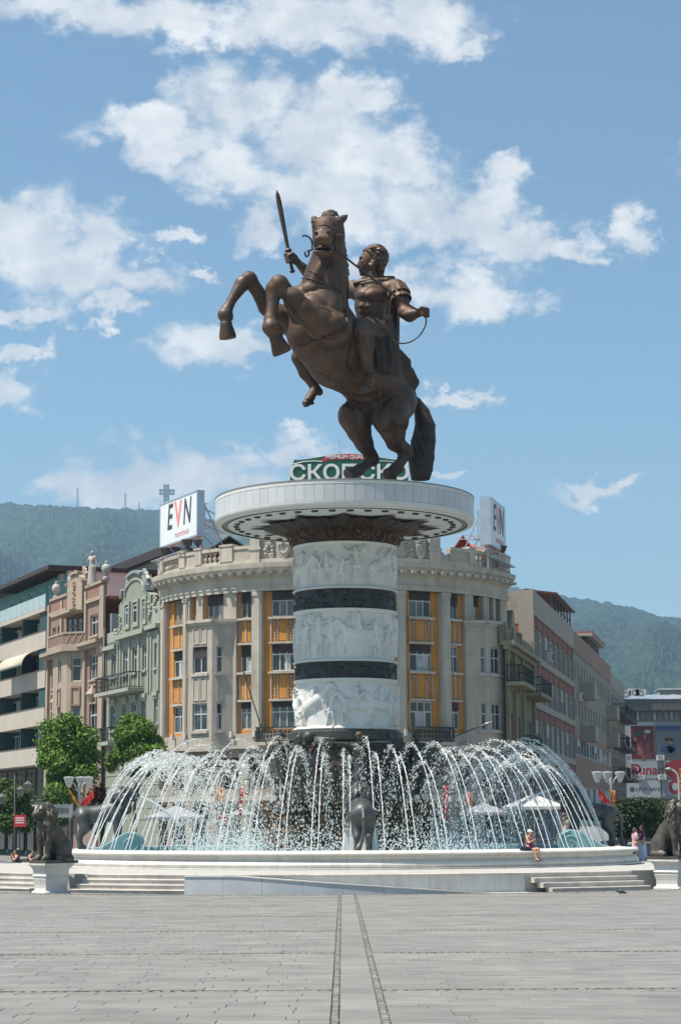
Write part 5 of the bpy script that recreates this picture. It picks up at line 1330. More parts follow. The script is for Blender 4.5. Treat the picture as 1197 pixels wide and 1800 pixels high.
def window(par, fr, u0, u1, v0, v1, w, nl=2, transom=.32, fm=None, blind=0.0, gl=None, fw=.07, bm=None, split=True, name='window', curtains=.25):
    fm = fm or white_pvc
    f = MB(); d = .07
    fr.box(f, u0, u0 + fw, v0, v1, w - d, w); fr.box(f, u1 - fw, u1, v0, v1, w - d, w)
    fr.box(f, u0 + fw, u1 - fw, v0, v0 + fw, w - d, w); fr.box(f, u0 + fw, u1 - fw, v1 - fw, v1, w - d, w)
    us = [u0 + fw + (u1 - u0 - 2 * fw) * i / nl for i in range(nl + 1)]
    for x in us[1:-1]: fr.box(f, x - fw * .45, x + fw * .45, v0 + fw, v1 - fw, w - d, w - .004)
    vt = v1 - (v1 - v0) * transom if transom else None
    if vt:
        for a, b in zip(us[:-1], us[1:]): fr.box(f, a + fw * .45 * (a > us[0] + .01), b - fw * .45 * (b < us[-1] - .01), vt - fw * .5, vt + fw * .5, w - d, w - .008)
    o = f.build(name, fm, par)
    cells = []
    for a, b in zip(us[:-1], us[1:]):
        if vt: cells += [(a, b, v0 + fw, vt), (a, b, vt, v1 - fw)]
        else: cells.append((a, b, v0 + fw, v1 - fw))
    third = par.parent is not None
    if split and not third:
        g0 = gl or WR.choice(glasses)
        for (a, b, c, e) in cells:
            m1 = MB(); fr.box(m1, a, b, c, e, w - d - .012, w - d + .012); m1.build('pane', WR.choice((g0, g0, WR.choice(glasses))), o)
    else:
        m1 = MB(); fr.box(m1, u0 + .01, u1 - .01, v0 + .01, v1 - .01, w - d - .012, w - d + .012); m1.build('pane', gl or WR.choice(glasses), o if not third else par)
    if WR.random() < curtains and not third:
        m1 = MB(); a = WR.uniform(0, .6) * (u1 - u0); fr.box(m1, u0 + fw + a, min(u1 - fw, u0 + fw + a + (u1 - u0) * WR.uniform(.2, .5)), v0 + fw, vt or v1 - fw, w - d + .013, w - d + .02); m1.build('curtain', curtain_m, o)
    if blind:
        m1 = MB(); fr.box(m1, u0 + fw * .6, u1 - fw * .6, v1 - (v1 - v0) * blind, v1 - .01, w - .003, w + .03); m1.build('blind', bm or blind_m, o)
    return o
def part(par, name, m, fr, *boxes, bevel=0):
    mb = MB()
    for b in boxes: fr.box(mb, *b)
    return mb.build(name, m, par, bevel=bevel)
def plane_u(fr, px, py=1300):
    """u, v where the photograph's pixel meets a flat facade"""
    d = ray(px, py); t = (fr.o - CAMPOS).dot(fr.N) / d.dot(fr.N); p = CAMPOS + d * t
    return (p - fr.o).dot(fr.U), p.z
def lettering(parent, text, o, U, V, size, m, shear=0.0, ext=.01, name='lettering', align='CENTER', bold=0.0, sx=1.0):
    cu = bpy.data.curves.new(name, 'FONT'); cu.body = text; cu.size = size; cu.extrude = ext; cu.align_x = align; cu.align_y = 'CENTER'; cu.shear = shear; cu.offset = bold
    ob = bpy.data.objects.new(name, cu); COL.objects.link(ob); cu.materials.append(m)
    U = Vector(U).normalized(); V = Vector(V); V = (V - U * V.dot(U)).normalized(); W = U.cross(V)
    M4 = Matrix((U * sx, V, W)).transposed().to_4x4(); M4.translation = Vector(o) - ORG[parent.name]
    ob.matrix_world = M4
    me = bpy.data.meshes.new_from_object(ob.evaluated_get(bpy.context.evaluated_depsgraph_get()))
    bpy.data.objects.remove(ob); bpy.data.curves.remove(cu)
    me.transform(M4); me.materials.clear()
    return link(name, me, m, parent, ORG[parent.name])

# ------------------------------------------------------------------ rounded corner building
cream = mat('cream_render', (.405, .36, .30), .8, 0, var=.12, scale=.7, bump=.1, bscale=12, stain=(.24, .205, .16), stain_amt=.6, streak=True)
cream_trim = mat('cream_trim', (.445, .40, .335), .75, 0, var=.12, scale=.9, bump=.06, stain=(.24, .21, .17), stain_amt=.6, streak=True)
ochre = mat('ochre_render', (.50, .215, .042), .8, 0, var=.14, scale=.8, stain=(.42, .19, .05), stain_amt=.5, streak=True)
stucco = mat('stucco_relief', (.42, .39, .34), .8, 0, var=.15, scale=4, bump=.5, bscale=18)
stone_base = mat('stone_base', (.32, .28, .225), .85, 0, var=.12, scale=.8, bump=.15, stain=(.28, .25, .2), stain_amt=.5, island=.08)
shop_dark = glass('shop_glass', (.02, .02, .022))
tile_red = mat('roof_tile', (.40, .13, .07), .85, 0, var=.25, scale=2, stain=(.2, .09, .06), stain_amt=.6, island=.2)
CBX, CBY, CBR = -.43, 144.0, 13.0
cb = root('corner_building', (CBX, CBY - CBR, 0), 'cream and ochre building with rounded corner front behind the column', 'building')
CF = Frame((CBX, CBY, 0), R=CBR)
def cu(px, w=0.0):
    m = ray(px, 1150); m = m.x / m.y; lo_, hi_ = -rad(83), rad(83)
    for _ in range(60):
        mid = (lo_ + hi_) / 2
        if (CBX + (CBR + w) * math.sin(mid)) / (CBY - (CBR + w) * math.cos(mid)) < m: lo_ = mid
        else: hi_ = mid
    return mid * CBR
def cz(y, px=495):
    a = cu(px) / CBR; return P(px, y, CBY - CBR * math.cos(a)).z
ZW = [(cz(1281), cz(1232)), (cz(1179), cz(1131)), (cz(1083), cz(1037))]
Z_BASE_C, Z_ARCH, Z_DENT, Z_CORN, Z_PAR = cz(1309), cz(1037), cz(1010), cz(989), cz(955)
UL, UR = cu(283.5), cu(892)
bays = [  # (recess px0, px1, window px0, px1, lights)
    (291, 323, 299, 322, 2), (415, 442, 418.5, 440.5, 2), (461.5, 520, 474, 517, 3), (530, 576, 534, 572, 3), (590, 636, 594, 632, 3), (645, 703, 652, 690, 3),
    (714, 775, 722.5, 763, 3), (792, 818.5, 793.5, 811.5, 2)]
orl, orr = (331, 411), (820, 885)
holes = [(cu(a), cu(b), ZW[0][0] - .25, Z_ARCH - .02) for a, b, *_ in bays]
holes += [(cu(333), cu(345), ZW[2][0] - .05, Z_ARCH - .02), (cu(356), cu(393), ZW[2][0] - .05, Z_ARCH - .02), (cu(833), cu(851), ZW[2][0] - .05, Z_ARCH - .02), (cu(861), cu(868), ZW[2][0] - .05, Z_ARCH - .02), (cu(872), cu(880), ZW[2][0] - .05, Z_ARCH - .02)]
wl = MB(); CF.wall(wl, UL, UR, Z_BASE_C - .2, Z_ARCH + .02, holes, .32); wl.build('wall', cream, cb)
for (a, b, c, d, n) in bays:
    ow = MB(); hs = [(cu(c), cu(d), z0, z1) for z0, z1 in ZW]; CF.wall(ow, cu(a) - .01, cu(b) + .01, ZW[0][0] - .3, Z_ARCH, hs, .25, -.318); ow.build('ochre_wall', ochre, cb)
for (a, b) in ((333, 345), (356, 393), (833, 851), (861, 868), (872, 880)):
    ow = MB(); CF.wall(ow, cu(a) - .01, cu(b) + .01, ZW[2][0] - .1, Z_ARCH, [(cu(a) + .12, cu(b) - .12, ZW[2][0] + .05, ZW[2][1] - .02)], .25, -.318); ow.build('ochre_wall', ochre, cb)
bk_ = MB(); CF.box(bk_, UL, UR, 0, Z_CORN, -1.2, -1.0); bk_.build('dark_backing', flat('dark_room', (.02, .018, .016), .9), cb)  # near-black backing sheet; the gloom of the rooms is put into its colour
blinds = {(0, 2): (.95, blind_b), (1, 2): (.42, None), (2, 2): (.36, None), (1, 1): (.42, None), (2, 1): (.3, None), (6, 2): (.33, None), (7, 2): (.5, None), (6, 1): (.3, None), (1, 0): (.22, None), (2, 0): (.2, None)}
def cartouche(u0, u1, v0, v1, w):
    m1 = MB(); um = (u0 + u1) / 2; r_ = (u1 - u0) / 2
    for k in range(7):
        t = (k + .5) / 7; rr = r_ * (.95 if k > 4 else .75 - .05 * (k % 2)); m1.ico(CF(um, v0 + (v1 - v0) * t, w), rr * .9, 1.0)
    m1.ico(CF(um, v1 - r_ * 1.2, w + .03), r_ * 1.25)
    return m1
for bi, (a, b, c, d, n) in enumerate(bays):
    A, B, C, D = cu(a), cu(b), cu(c), cu(d)
    for fi, (z0, z1) in enumerate(ZW):
        bl, bm_ = blinds.get((bi, fi), (WR.choice((0, 0, .3)), None))
        window(cb, CF, C + .01, D - .01, z0 + .01, z1 - .01, -.40, n, .38, white_pvc if fi < 2 else wood_pale, bl, None, .075, bm_)
        if fi > 0:
            # spandrel between two floors: ledges, cream frame, ochre field, plaster ornaments
            y1, y0 = z0, ZW[fi - 1][1]
            part(cb, 'sill', cream_trim, CF, (C - .12, D + .12, y1 - .16, y1 - .01, -.31, .0))
            part(cb, 'lintel', cream_trim, CF, (C - .10, D + .10, y0 + .01, y0 + .15, -.31, -.08))
            p0, p1 = y0 + .16, y1 - .17
            q = [(C - .02, C + .05, p0, p1, -.31, -.22), (D - .05, D + .02, p0, p1, -.31, -.22)]
            L_ = D - C
            if n == 3:
                q += [(C + L_ * .27, C + L_ * .27 + .05, p0, p1, -.31, -.22), (D - L_ * .27 - .05, D - L_ * .27, p0, p1, -.31, -.22)]
            else: q += [((C + D) / 2 - .045, (C + D) / 2 + .045, p0, p1, -.31, -.22)]
            sp_ = part(cb, 'spandrel_frame', cream_trim, CF, *q)
            if n == 3:
                for (x0, x1) in ((C + .12, C + L_ * .27 - .02), (D - L_ * .27 + .02, D - .12)): cartouche(x0 + .06, x1 - .06, p0 + .1, p1 - .05, -.27).build('plaster_ornament', stucco, sp_, smooth=True)
                part(sp_, 'field_panel', ochre, CF, (C + L_ * .27 + .12, D - L_ * .27 - .12, p0 + .08, p1 - .06, -.315, -.27))
            else:
                for (x0, x1) in ((C + .13, (C + D) / 2 - .08), ((C + D) / 2 + .08, D - .13)): part(sp_, 'field_panel', ochre, CF, (x0, x1, p0 + .08, p1 - .06, -.315, -.27))
for (a, b, n) in ((333, 345, 1), (356, 393, 3), (833, 851, 2), (861, 868, 1), (872, 880, 1)):
    window(cb, CF, cu(a) + .13, cu(b) - .13, ZW[2][0] + .06, ZW[2][1] - .03, -.42, n, .38, wood_pale, .42 if n > 1 else 0)
# pilasters with a sunk panel
for (a, b) in ((284.5, 290.5), (323.5, 330), (444, 460), (697, 713), (776, 791), (521, 529), (577, 589), (637, 644)):
    A, B = cu(a), cu(b); wd = B - A
    part(cb, 'pilaster', cream_trim, CF, (A, B, ZW[0][0] - .5, Z_ARCH - .3, 0, .09), (A + wd * .16, B - wd * .16, ZW[0][0] - .3, Z_ARCH - .5, .088, .14), (A - .03, B + .03, Z_ARCH - .32, Z_ARCH - .05, 0, .16))
# oriels
def oriel(px0, px1, pxe, left):
    W_ = .95
    u0, u1 = cu(px0), cu(px1)
    ue0, ue1 = (cu(px0 + 1, W_), cu(pxe, W_)) if left else (cu(pxe, W_), cu(px1 - 1, W_))
    A_, B_, C_, D_ = CF(u0, 0, -.05), CF(ue0 + (.0 if left else 0), 0, W_), CF(ue1, 0, W_), CF(u1, 0, -.05)
    ztop, zbot = ZW[2][0] - .12, Z_BASE_C
    facs = [Frame(p, q - p) for p, q in ((A_, B_), (B_, C_), (C_, D_))]; lens = [(q - p).length for p, q in ((A_, B_), (B_, C_), (C_, D_))]
    ob = None
    for fi, (F_, L_) in enumerate(zip(facs, lens)):
        if L_ < .4: continue
        front = fi == 1
        if front: wr = [(L_ * .18, L_ * .80)]
        else: wr = [(L_ * .20, L_ * .20 + .42)] if left else [(L_ * .62, L_ * .62 + .42)]
        hs = [(x0, x1, z0, z1 - .02) for x0, x1 in wr for z0, z1 in ZW[:2]]
        m1 = MB(); F_.wall(m1, 0, L_, zbot, ztop, hs, .28); m1.build('oriel_wall', cream, cb)
        for x0, x1 in wr:
            for k, (z0, z1) in enumerate(ZW[:2]):
                window(cb, F_, x0 + .01, x1 - .01, z0 + .01, z1 - .03, -.14, 2 if front else 1, .4, white_pvc, .42 if (front and k == 1 and left) else 0)
                part(cb, 'sill', cream_trim, F_, (x0 - .12, x1 + .12, z0 - .2, z0 - .01, 0, .12))
            for (y0, y1) in ((ZW[0][1] + .15, ZW[1][0] - .28), (ZW[1][1] + .15, ztop - .42)):   # plaster fields with raised borders
                n_ = 2 if front else 1
                for k in range(n_):
                    a0 = x0 + (x1 - x0) * k / n_ + .05; a1 = x0 + (x1 - x0) * (k + 1) / n_ - .05
                    part(cb, 'plaster_field', cream_trim, F_, (a0, a0 + .07, y0, y1, 0, .05), (a1 - .07, a1, y0, y1, 0, .05), (a0 + .07, a1 - .07, y0, y0 + .07, 0, .05), (a0 + .07, a1 - .07, y1 - .07, y1, 0, .05))
        part(cb, 'oriel_cornice', cream_trim, F_, (-.1, L_ + .1, ztop - .30, ztop - .12, .0, .10), (-.18, L_ + .18, ztop - .12, ztop + .08, -.4, .22))
        part(cb, 'oriel_foot', cream_trim, F_, (-.05, L_ + .05, zbot - .35, zbot + .02, -.3, .08))
    # lid
    vs = [A_, B_, C_, D_]; MB().add([p + Vector((0, 0, ztop + .07)) for p in vs], [(0, 1, 2, 3)]).build('oriel_lid', cream_trim, cb)
oriel(331, 411, 373, True); oriel(820, 886, 857, False)
# entablature
def sweep(name, prof, m, a0=None, a1=None):
    return MB().lathe([(CBR + w, z) for w, z in prof], (CBX, CBY), 72, (UL - .1) / CBR - pi / 2, (UR + .1) / CBR - pi / 2).build(name, m, cb, smooth=True, angle=25)
sweep('architrave', [(-.5, Z_ARCH - .02), (.12, Z_ARCH - .02), (.12, Z_ARCH + .22), (.17, Z_ARCH + .24), (.17, Z_ARCH + .32), (.08, Z_ARCH + .34), (.08, Z_DENT - .12), (.2, Z_DENT - .08), (.2, Z_DENT), (-.5, Z_DENT)], cream_trim)
cw = .66
sweep('cornice', [(-.5, Z_DENT + .002), (.3, Z_DENT + .002), (.34, Z_DENT + .22), (cw - .2, Z_DENT + .24), (cw - .15, Z_DENT + .27), (cw - .15, Z_DENT + .42), (cw - .04, Z_DENT + .46), (cw, Z_CORN - .05), (cw, Z_CORN), (-.5, Z_CORN + .05)], cream_trim)
modm = MB().hexa([(-.16, 0, 0), (.16, 0, 0), (.16, -.5, .02), (-.16, -.5, .02), (-.16, 0, .2), (.16, 0, .2), (.16, -.55, .2), (-.16, -.55, .2)]).mesh('modillion'); modm.materials.append(cream_trim)
n = 44
for i in range(n):
    u = UL + (UR - UL) * (i + .5) / n; o = bpy.data.objects.new('modillion', modm); COL.objects.link(o); o.parent = cb
    o.location = CF(u, Z_DENT + .03, .29) - ORG[cb.name]; o.rotation_euler = (0, 0, u / CBR)
# parapet with balustrades
ZP0 = Z_CORN + .05
def baluster_me(h):
    m1 = MB().lathe([(.06, 0), (.13, 0), (.13, .1 * h), (.07, .16 * h), (.15, .38 * h), (.13, .5 * h), (.06, .78 * h), (.12, .9 * h), (.12, h), (.0, h)], (0, 0), 10).mesh('baluster', smooth=True, angle=40); m1.materials.append(cream_trim); return m1
BH = Z_PAR - ZP0 - .55; bme = baluster_me(BH)
part(cb, 'parapet_plinth', cream_trim, CF, (UL, UR, ZP0 - .05, ZP0 + .28, -.55, -.05))
spans = [(283.5, 292, 0), (292, 320, 1), (320, 330, 0), (330, 347, 2), (347, 358, 0), (358, 391, 1), (391, 412, 0), (412, 442, 2), (790, 822, 2), (822, 832, 0), (832, 853, 1), (853, 860, 0), (860, 872, 1), (872, 892, 0)]
for (a, b, k) in spans:
    A, B = cu(a, -.3), cu(b, -.3)
    if k == 0: part(cb, 'parapet_pier', cream_trim, CF, (A, B, ZP0 + .27, Z_PAR + .04, -.62, 0.0), (A - .05, B + .05, Z_PAR + .04, Z_PAR + .18, -.66, .05))
    else:
        part(cb, 'coping', cream_trim, CF, (A, B, Z_PAR - .22, Z_PAR, -.55, -.05))
        if k == 1:
            m_ = max(3, int((B - A) / .40))
            for i in range(m_):
                o = bpy.data.objects.new('baluster', bme); COL.objects.link(o); o.parent = cb; o.location = CF(A + (B - A) * (i + .5) / m_, ZP0 + .28, -.3) - ORG[cb.name]
        else: part(cb, 'parapet_panel', cream, CF, (A, B, ZP0 + .27, Z_PAR - .23, -.45, -.12))
# attic over the middle with shields and scrolled shoulders
ZA = cz(912)
A, B = cu(442), cu(774)
part(cb, 'attic_wall', cream, CF, (A, B, ZP0 - .02, ZA, -.9, -.25))
for (x0, x1) in ((439, 456), (757, 776), (519, 530), (688, 699)): part(cb, 'attic_pier', cream_trim, CF, (cu(x0), cu(x1), ZP0 - .01, ZA + .1, -.25, .02), (cu(x0) - .08, cu(x1) + .08, ZP0 + .9, ZP0 + 1.1, -.2, .08))
for (x0, x1) in ((486, 511), (733, 757 - 6)):
    u0, u1 = cu(x0), cu(x1); um = (u0 + u1) / 2; hw = (u1 - u0) / 2; zb = ZP0 + .15; h_ = 1.9
    poly = [(-hw, h_), (-hw, .7), (-hw * .6, .3), (0, 0), (hw * .6, .3), (hw, .7), (hw, h_)]
    F_ = CF(um, zb, -.25); T_ = (CF(um + .1, zb, 0) - CF(um - .1, zb, 0)).normalized(); N_ = T_.cross(Vector((0, 0, 1)))
    sh = MB().prism(poly, F_, T_, (0, 0, 1), N_, 0, .22).build('shield_panel', cream_trim, cb, bevel=.05)
    g_ = MB(); r = random.Random(int(x0))
    for k in range(26):
        a_ = pi * (k / 25) * 1.1 - pi * 1.05; g_.ico(F_ + T_ * (math.cos(a_) * hw * .7) + Vector((0, 0, .95 + math.sin(a_) * .5)) + N_ * .24, .09)
    for k in range(14): g_.ico(F_ + T_ * r.uniform(-.2, .2) + Vector((0, 0, r.uniform(.9, 1.6))) + N_ * .25, .12)
    g_.build('garland', stucco, sh, smooth=True)
for (x0, x1) in ((464, 481), (716, 728)):
    m1 = MB(); r = random.Random(int(x0)); u0, u1 = cu(x0), cu(x1)
    for k in range(40): m1.ico(CF(r.uniform(u0, u1), ZP0 + r.uniform(.1, 2.2), -.2), r.uniform(.1, .2))
    m1.build('plaster_ornament', stucco, cb, smooth=True)
for sgn, px in ((-1, 441), (1, 775)):
    u0 = cu(px); poly = []
    for k in range(13):
        t = k / 12 * pi / 2; poly.append((sgn * (1.5 - 1.5 * math.sin(t)), 1.25 - 1.25 * math.cos(t) + .3))
    poly = poly + [(0, 0), (sgn * 1.5, 0)]
    F_ = CF(u0, ZP0 + .2, -.75); T_ = (CF(u0 + .1, 0, 0) - CF(u0 - .1, 0, 0)).normalized(); N_ = T_.cross(Vector((0, 0, 1)))
    MB().prism(poly if sgn > 0 else poly[::-1], F_, T_, (0, 0, 1), N_, 0, .5).build('scrolled_shoulder', cream_trim, cb)
MB().lathe([(0, Z_CORN + .1), (CBR - .6, Z_CORN + .06)], (CBX, CBY), 48).build('roof', tile_red, cb)
# base storeys: stone piers, dark shop windows, mezzanine
base_holes = []; npier = 13
pu = [UL + (UR - UL) * i / npier for i in range(npier + 1)]
for a, b in zip(pu[:-1], pu[1:]):
    base_holes += [(a + .42, b - .42, .5, 3.9), (a + .42, b - .42, 4.9, 7.0)]
m1 = MB(); CF.wall(m1, UL, UR, 0, Z_BASE_C - .18, base_holes, .5, .05); m1.build('stone_base', stone_base, cb)
part(cb, 'string_course', cream_trim, CF, (UL, UR, Z_BASE_C - .22, Z_BASE_C, -.1, .28)); part(cb, 'string_course', cream_trim, CF, (UL, UR, 4.15, 4.5, -.1, .2))
for a, b in zip(pu[:-1], pu[1:]):
    window(cb, CF, a + .43, b - .43, .5, 3.9, -.3, 2, .25, iron, 0, shop_dark, .08, None, False); window(cb, CF, a + .43, b - .43, 4.9, 7.0, -.3, 3, .3, wood_brown, 0, shop_dark, .08, None, False)
    for v in (.0, .9, 1.8, 2.7, 3.6, 4.6, 5.5, 6.4):
        part(cb, 'ashlar_block', stone_base, CF, (a - .38, a + .38, v + .015, min(v + .885, 7.3), .048, .16), bevel=.02)
# little balconies in front of the first floor
def railing(par, fr, u0, u1, v0, v1, w, n, m=iron, name='railing', deep=None):
    o = part(par, name, m, fr, (u0, u1, v1 - .07, v1, w - .04, w + .04), (u0, u1, v0, v0 + .06, w - .03, w + .03))
    bars = MB()
    for i in range(n):
        u = u0 + (u1 - u0) * (i + .5) / n; fr.box(bars, u - .022, u + .022, v0 + .06, v1 - .07, w - .02, w + .02)
    for i in range(n // 2):
        u = u0 + (u1 - u0) * (i + .5) / (n // 2)
        for v in (v0 + (v1 - v0) * .35, v0 + (v1 - v0) * .65): fr.box(bars, u - .09, u + .09, v - .09, v + .09, w - .012, w + .012)
    if deep:
        for uu in (u0, u1):
            fr.box(bars, uu - .03, uu + .03, v1 - .07, v1, w - deep, w - .05); fr.box(bars, uu - .03, uu + .03, v0, v0 + .06, w - deep, w - .05)
            k = max(2, int(deep / .25))
            for i in range(k): fr.box(bars, uu - .02, uu + .02, v0 + .06, v1 - .07, w - deep * (i + .7) / k - .02, w - deep * (i + .7) / k + .02)
    if par.parent is None: bars.build('bars', m, o)
    else: bars.build(name, m, par)
    return o
for (x0, x1) in ((449, 520), (727, 797)):
    A, B = cu(x0, .6), cu(x1, .6); z0 = Z_BASE_C + .0
    part(cb, 'balcony_slab', cream_trim, CF, (A, B, z0 - .05, z0 + .16, -.1, .75)); railing(cb, CF, A + .05, B - .05, z0 + .2, z0 + 1.15, .68, 22, iron, 'balcony_railing', .6)
for px in (305, 327, 407, 447, 712, 790, 866, 886):
    u = cu(px, .2); part(cb, 'wall_lamp', white_pvc, CF, (u - .09, u + .09, Z_BASE_C + .55, Z_BASE_C + .95, .1, .3))
# down pipes at both ends
for u in (UL - .28, UR + .28):
    a = CF(u, .2, -.2); MB().tube([a, a + Vector((0, 0, Z_DENT))], .11, 8).build('down_pipe', flat('pipe_brown', (.05, .035, .03), .6), cb, smooth=True)
# urns on the parapet
for (px, py, sc) in ((289, 972, 1.0), (329, 965, 1.1), (347, 972, .9), (886, 985, .9)):
    p = CF(cu(px, -.3), Z_PAR + .18, -.3); s_ = .72 * sc
    mb = MB().lathe([(.0, 0), (.34 * s_, 0), (.34 * s_, .1 * s_), (.12 * s_, .2 * s_), (.12 * s_, .3 * s_), (.36 * s_, .5 * s_), (.46 * s_, .85 * s_), (.56 * s_, .95 * s_), (.52 * s_, 1.0 * s_), (0, .9 * s_)], (p.x, p.y), 16)
    mb.v = [(x, y, z + p.z) for x, y, z in mb.v]
    mb.build('urn', flat('urn_dark', (.06, .06, .06), .7), cb, smooth=True, angle=40)
# dormers
def dormer(px0, px1, py_eave, py_ridge, Y, roof_m, wall_m):
    a, b = P(px0, py_eave, Y), P(px1, py_eave, Y); rz_ = P((px0 + px1) / 2, py_ridge, Y).z; mid = (a + b) / 2; mid.z = rz_
    back = Vector((0, 4.0, 0)); f = MB().add([a - Vector((0, 0, 1.6)), b - Vector((0, 0, 1.6)), b, mid, a], [(0, 1, 2, 3, 4)])
    f.build('dormer_wall', wall_m, cb)
    rf = MB(); up = Vector((0, 0, .12)); fwd = Vector((0, -.4, 0))
    for p, q in ((a, mid), (mid, b)):
        e = (p - q).normalized() * .35 if p is a else Vector(); g = (q - p).normalized() * .35 if p is not a else Vector()
        P0, P1 = p + e + fwd, q + g + fwd
        rf.hexa([P0, P1, P1 + back, P0 + back, P0 + up, P1 + up, P1 + back + up, P0 + back + up])
    ro = rf.build('dormer_roof', roof_m, cb)
dormer(797, 829, 966, 944, 140, tile_red, mat('dormer_red', (.22, .04, .03), .7)); dormer(376, 432, 964, 945, 141, mat('green_sheet', (.07, .10, .09), .5, .3), flat('dormer_black', (.015, .015, .015), .8))
m1 = MB()
a, b, c, d = P(826, 964, 141), P(852, 974, 141), P(848, 962, 145), P(822, 954, 145)
MB().hexa([a - Vector((0, 0, .15)), b - Vector((0, 0, .15)), c - Vector((0, 0, .15)), d - Vector((0, 0, .15)), a, b, c, d]).build('tiled_roof_slope', tile_red, cb)

# ------------------------------------------------------------------ roof signs
board_w = mat('board_white', (.72, .73, .74), .4, 0, var=.03, scale=.8)
alu = mat('aluminium_frame', (.45, .50, .56), .35, .6, var=.08)
txt_black = flat('print_black', (.045, .045, .05), .5); txt_red = flat('print_red', (.75, .22, .20), .5); txt_pink = flat('print_pink', (.70, .42, .40), .5)
def board(label, pl, pr, zt, zb, thick, texts, side):
    """flat box sign between two upright edges"""
    pl = Vector((pl.x, pl.y, 0)); pr = Vector((pr.x, pr.y, 0)); U = (pr - pl).normalized(); N_ = U.cross(Vector((0, 0, 1))); L_ = (pr - pl).length
    o = root('billboard', (pl.x, pl.y, zb), label, 'billboard')
    F_ = Frame(pl, U)
    part(o, 'panel', board_w, F_, (.1, L_ - .1, zb + .1, zt - .1, -thick + .02, -.02))
    part(o, 'frame', alu, F_, (0, L_, zt - .12, zt, -thick, 0), (0, L_, zb, zb + .12, -thick, 0), (0, .12, zb + .12, zt - .12, -thick, 0), (L_ - .12, L_, zb + .12, zt - .12, -thick, 0))
    H_ = zt - zb
    for (t, fu, fv, sz, m, sh_, b_, sx) in texts: lettering(o, t, F_(L_ * fu, zb + H_ * fv, .012 - .02), U, (0, 0, 1), sz * H_, m, sh_, .006, 'lettering', 'CENTER', b_, sx)
    return o, F_, L_
zt, zb = P(281, 883, 142).z, P(281, 961, 142).z
evn = lambda k: [('E', .27, .60, .80, txt_black, .16, .035, .78), ('V', .50, .60, .80, txt_red, .0, .06, .80), ('N', .73, .60, .80, txt_black, .16, .035, .74), ('macedonia', .60, .19, .20, txt_pink, 0, 0, .95)]
bo, bf, bl_ = board('white roof billboard reading EVN above the left end of the corner building', P(281, 920, 143.0), P(347, 900, 136.6), zt, zb, .55, evn(1), 1)
bo2, bf2, bl2 = board('white roof billboard reading EVN above the right end of the corner building', P(862, 915, 135.5), P(888, 930, 140.8), P(862, 872, 135.5).z, P(862, 957, 135.5).z, .75, evn(1), -1)
def frame_truss(o, F_, L_, zb, zt, back=2.6):
    m1 = MB()
    for u in (.3, L_ * .5, L_ - .3):
        m1.bar(F_(u, zb - 1.9, -.3), F_(u, zb, -.3), .09); m1.bar(F_(u, zb - 1.6, -back), F_(u, zt - .6, -.5), .08); m1.bar(F_(u, zb - 1.7, -back), F_(u, zb + .2, -.5), .07)
    for v in (zb - 1.2, zb + 1.0): m1.bar(F_(.2, v, -.62), F_(L_ - .2, v, -.62), .08)
    m1.bar(F_(.2, zb - 1.6, -back), F_(L_ + 1.5, zb - 1.6, -back), .08)
    m1.build('support_truss', steel, o)
frame_truss(bo, bf, bl_, zb, zt); frame_truss(bo2, bf2, bl2, P(862, 957, 135.5).z, P(862, 872, 135.5).z)
def lattice(o, pts, m=steel, w=.07):
    m1 = MB()
    for a, b in pts: m1.bar(a, b, w)
    m1.build('lattice', m, o)
Q = lambda x, y, Y: P(x, y, Y)
lattice(bo, [(Q(350, 884, 138), Q(365, 886, 141)), (Q(351, 891, 138), Q(380, 904, 139)), (Q(361, 887, 141), Q(361, 933, 141)), (Q(350, 910, 138), Q(385, 921, 140)), (Q(350, 916, 138), Q(385, 934, 140)), (Q(350, 934, 138), Q(385, 921, 140)), (Q(350, 938, 138), Q(392, 938, 140)), (Q(380, 900, 141), Q(380, 945, 141))])
lattice(bo2, [(Q(840, 895, 140), Q(856, 908, 137)), (Q(838, 898, 140), Q(856, 896, 137)), (Q(840, 900, 140), Q(840, 945, 140)), (Q(836, 922, 140), Q(856, 918, 137)), (Q(815, 941, 138), Q(858, 944, 137)), (Q(815, 962, 138), Q(858, 962, 137)), (Q(826, 941, 138), Q(856, 960, 137)), (Q(800, 947, 139), Q(858, 950, 137)), (Q(840, 944, 139), Q(856, 962, 137)), (Q(855, 957, 137), Q(855, 980, 137)), (Q(862, 957, 137), Q(862, 985, 137))])
def grid_tray(o, c4, n):
    m1 = MB(); a, b, c, d = c4
    for i in range(n + 1):
        t = i / n; m1.bar(a.lerp(b, t), d.lerp(c, t), .06)
    for t in (0, .33, .66, 1): m1.bar(a.lerp(d, t), b.lerp(c, t), .06)
    m1.build('service_walkway', steel, o)
grid_tray(bo, (Q(266, 987, 140), Q(320, 968, 136), Q(348, 973, 137.5), Q(286, 991, 142)), 9); grid_tray(bo2, (Q(867, 978, 135), Q(905, 997, 138), Q(886, 998, 140), Q(858, 980, 137)), 7)
fl = root('floodlight', tuple(Q(889, 1013, 139)), 'small black floodlight on an arm at the right end of the cornice', 'floodlight')
MB().bar(Q(884, 1016, 139), Q(889, 1012, 139), .06).build('arm', iron, fl); p = Q(892, 1010, 139); MB().box(p.x - .16, p.x + .16, p.y - .12, p.y + .12, p.z - .16, p.z + .16).build('lamp_head', iron, fl, bevel=.03)
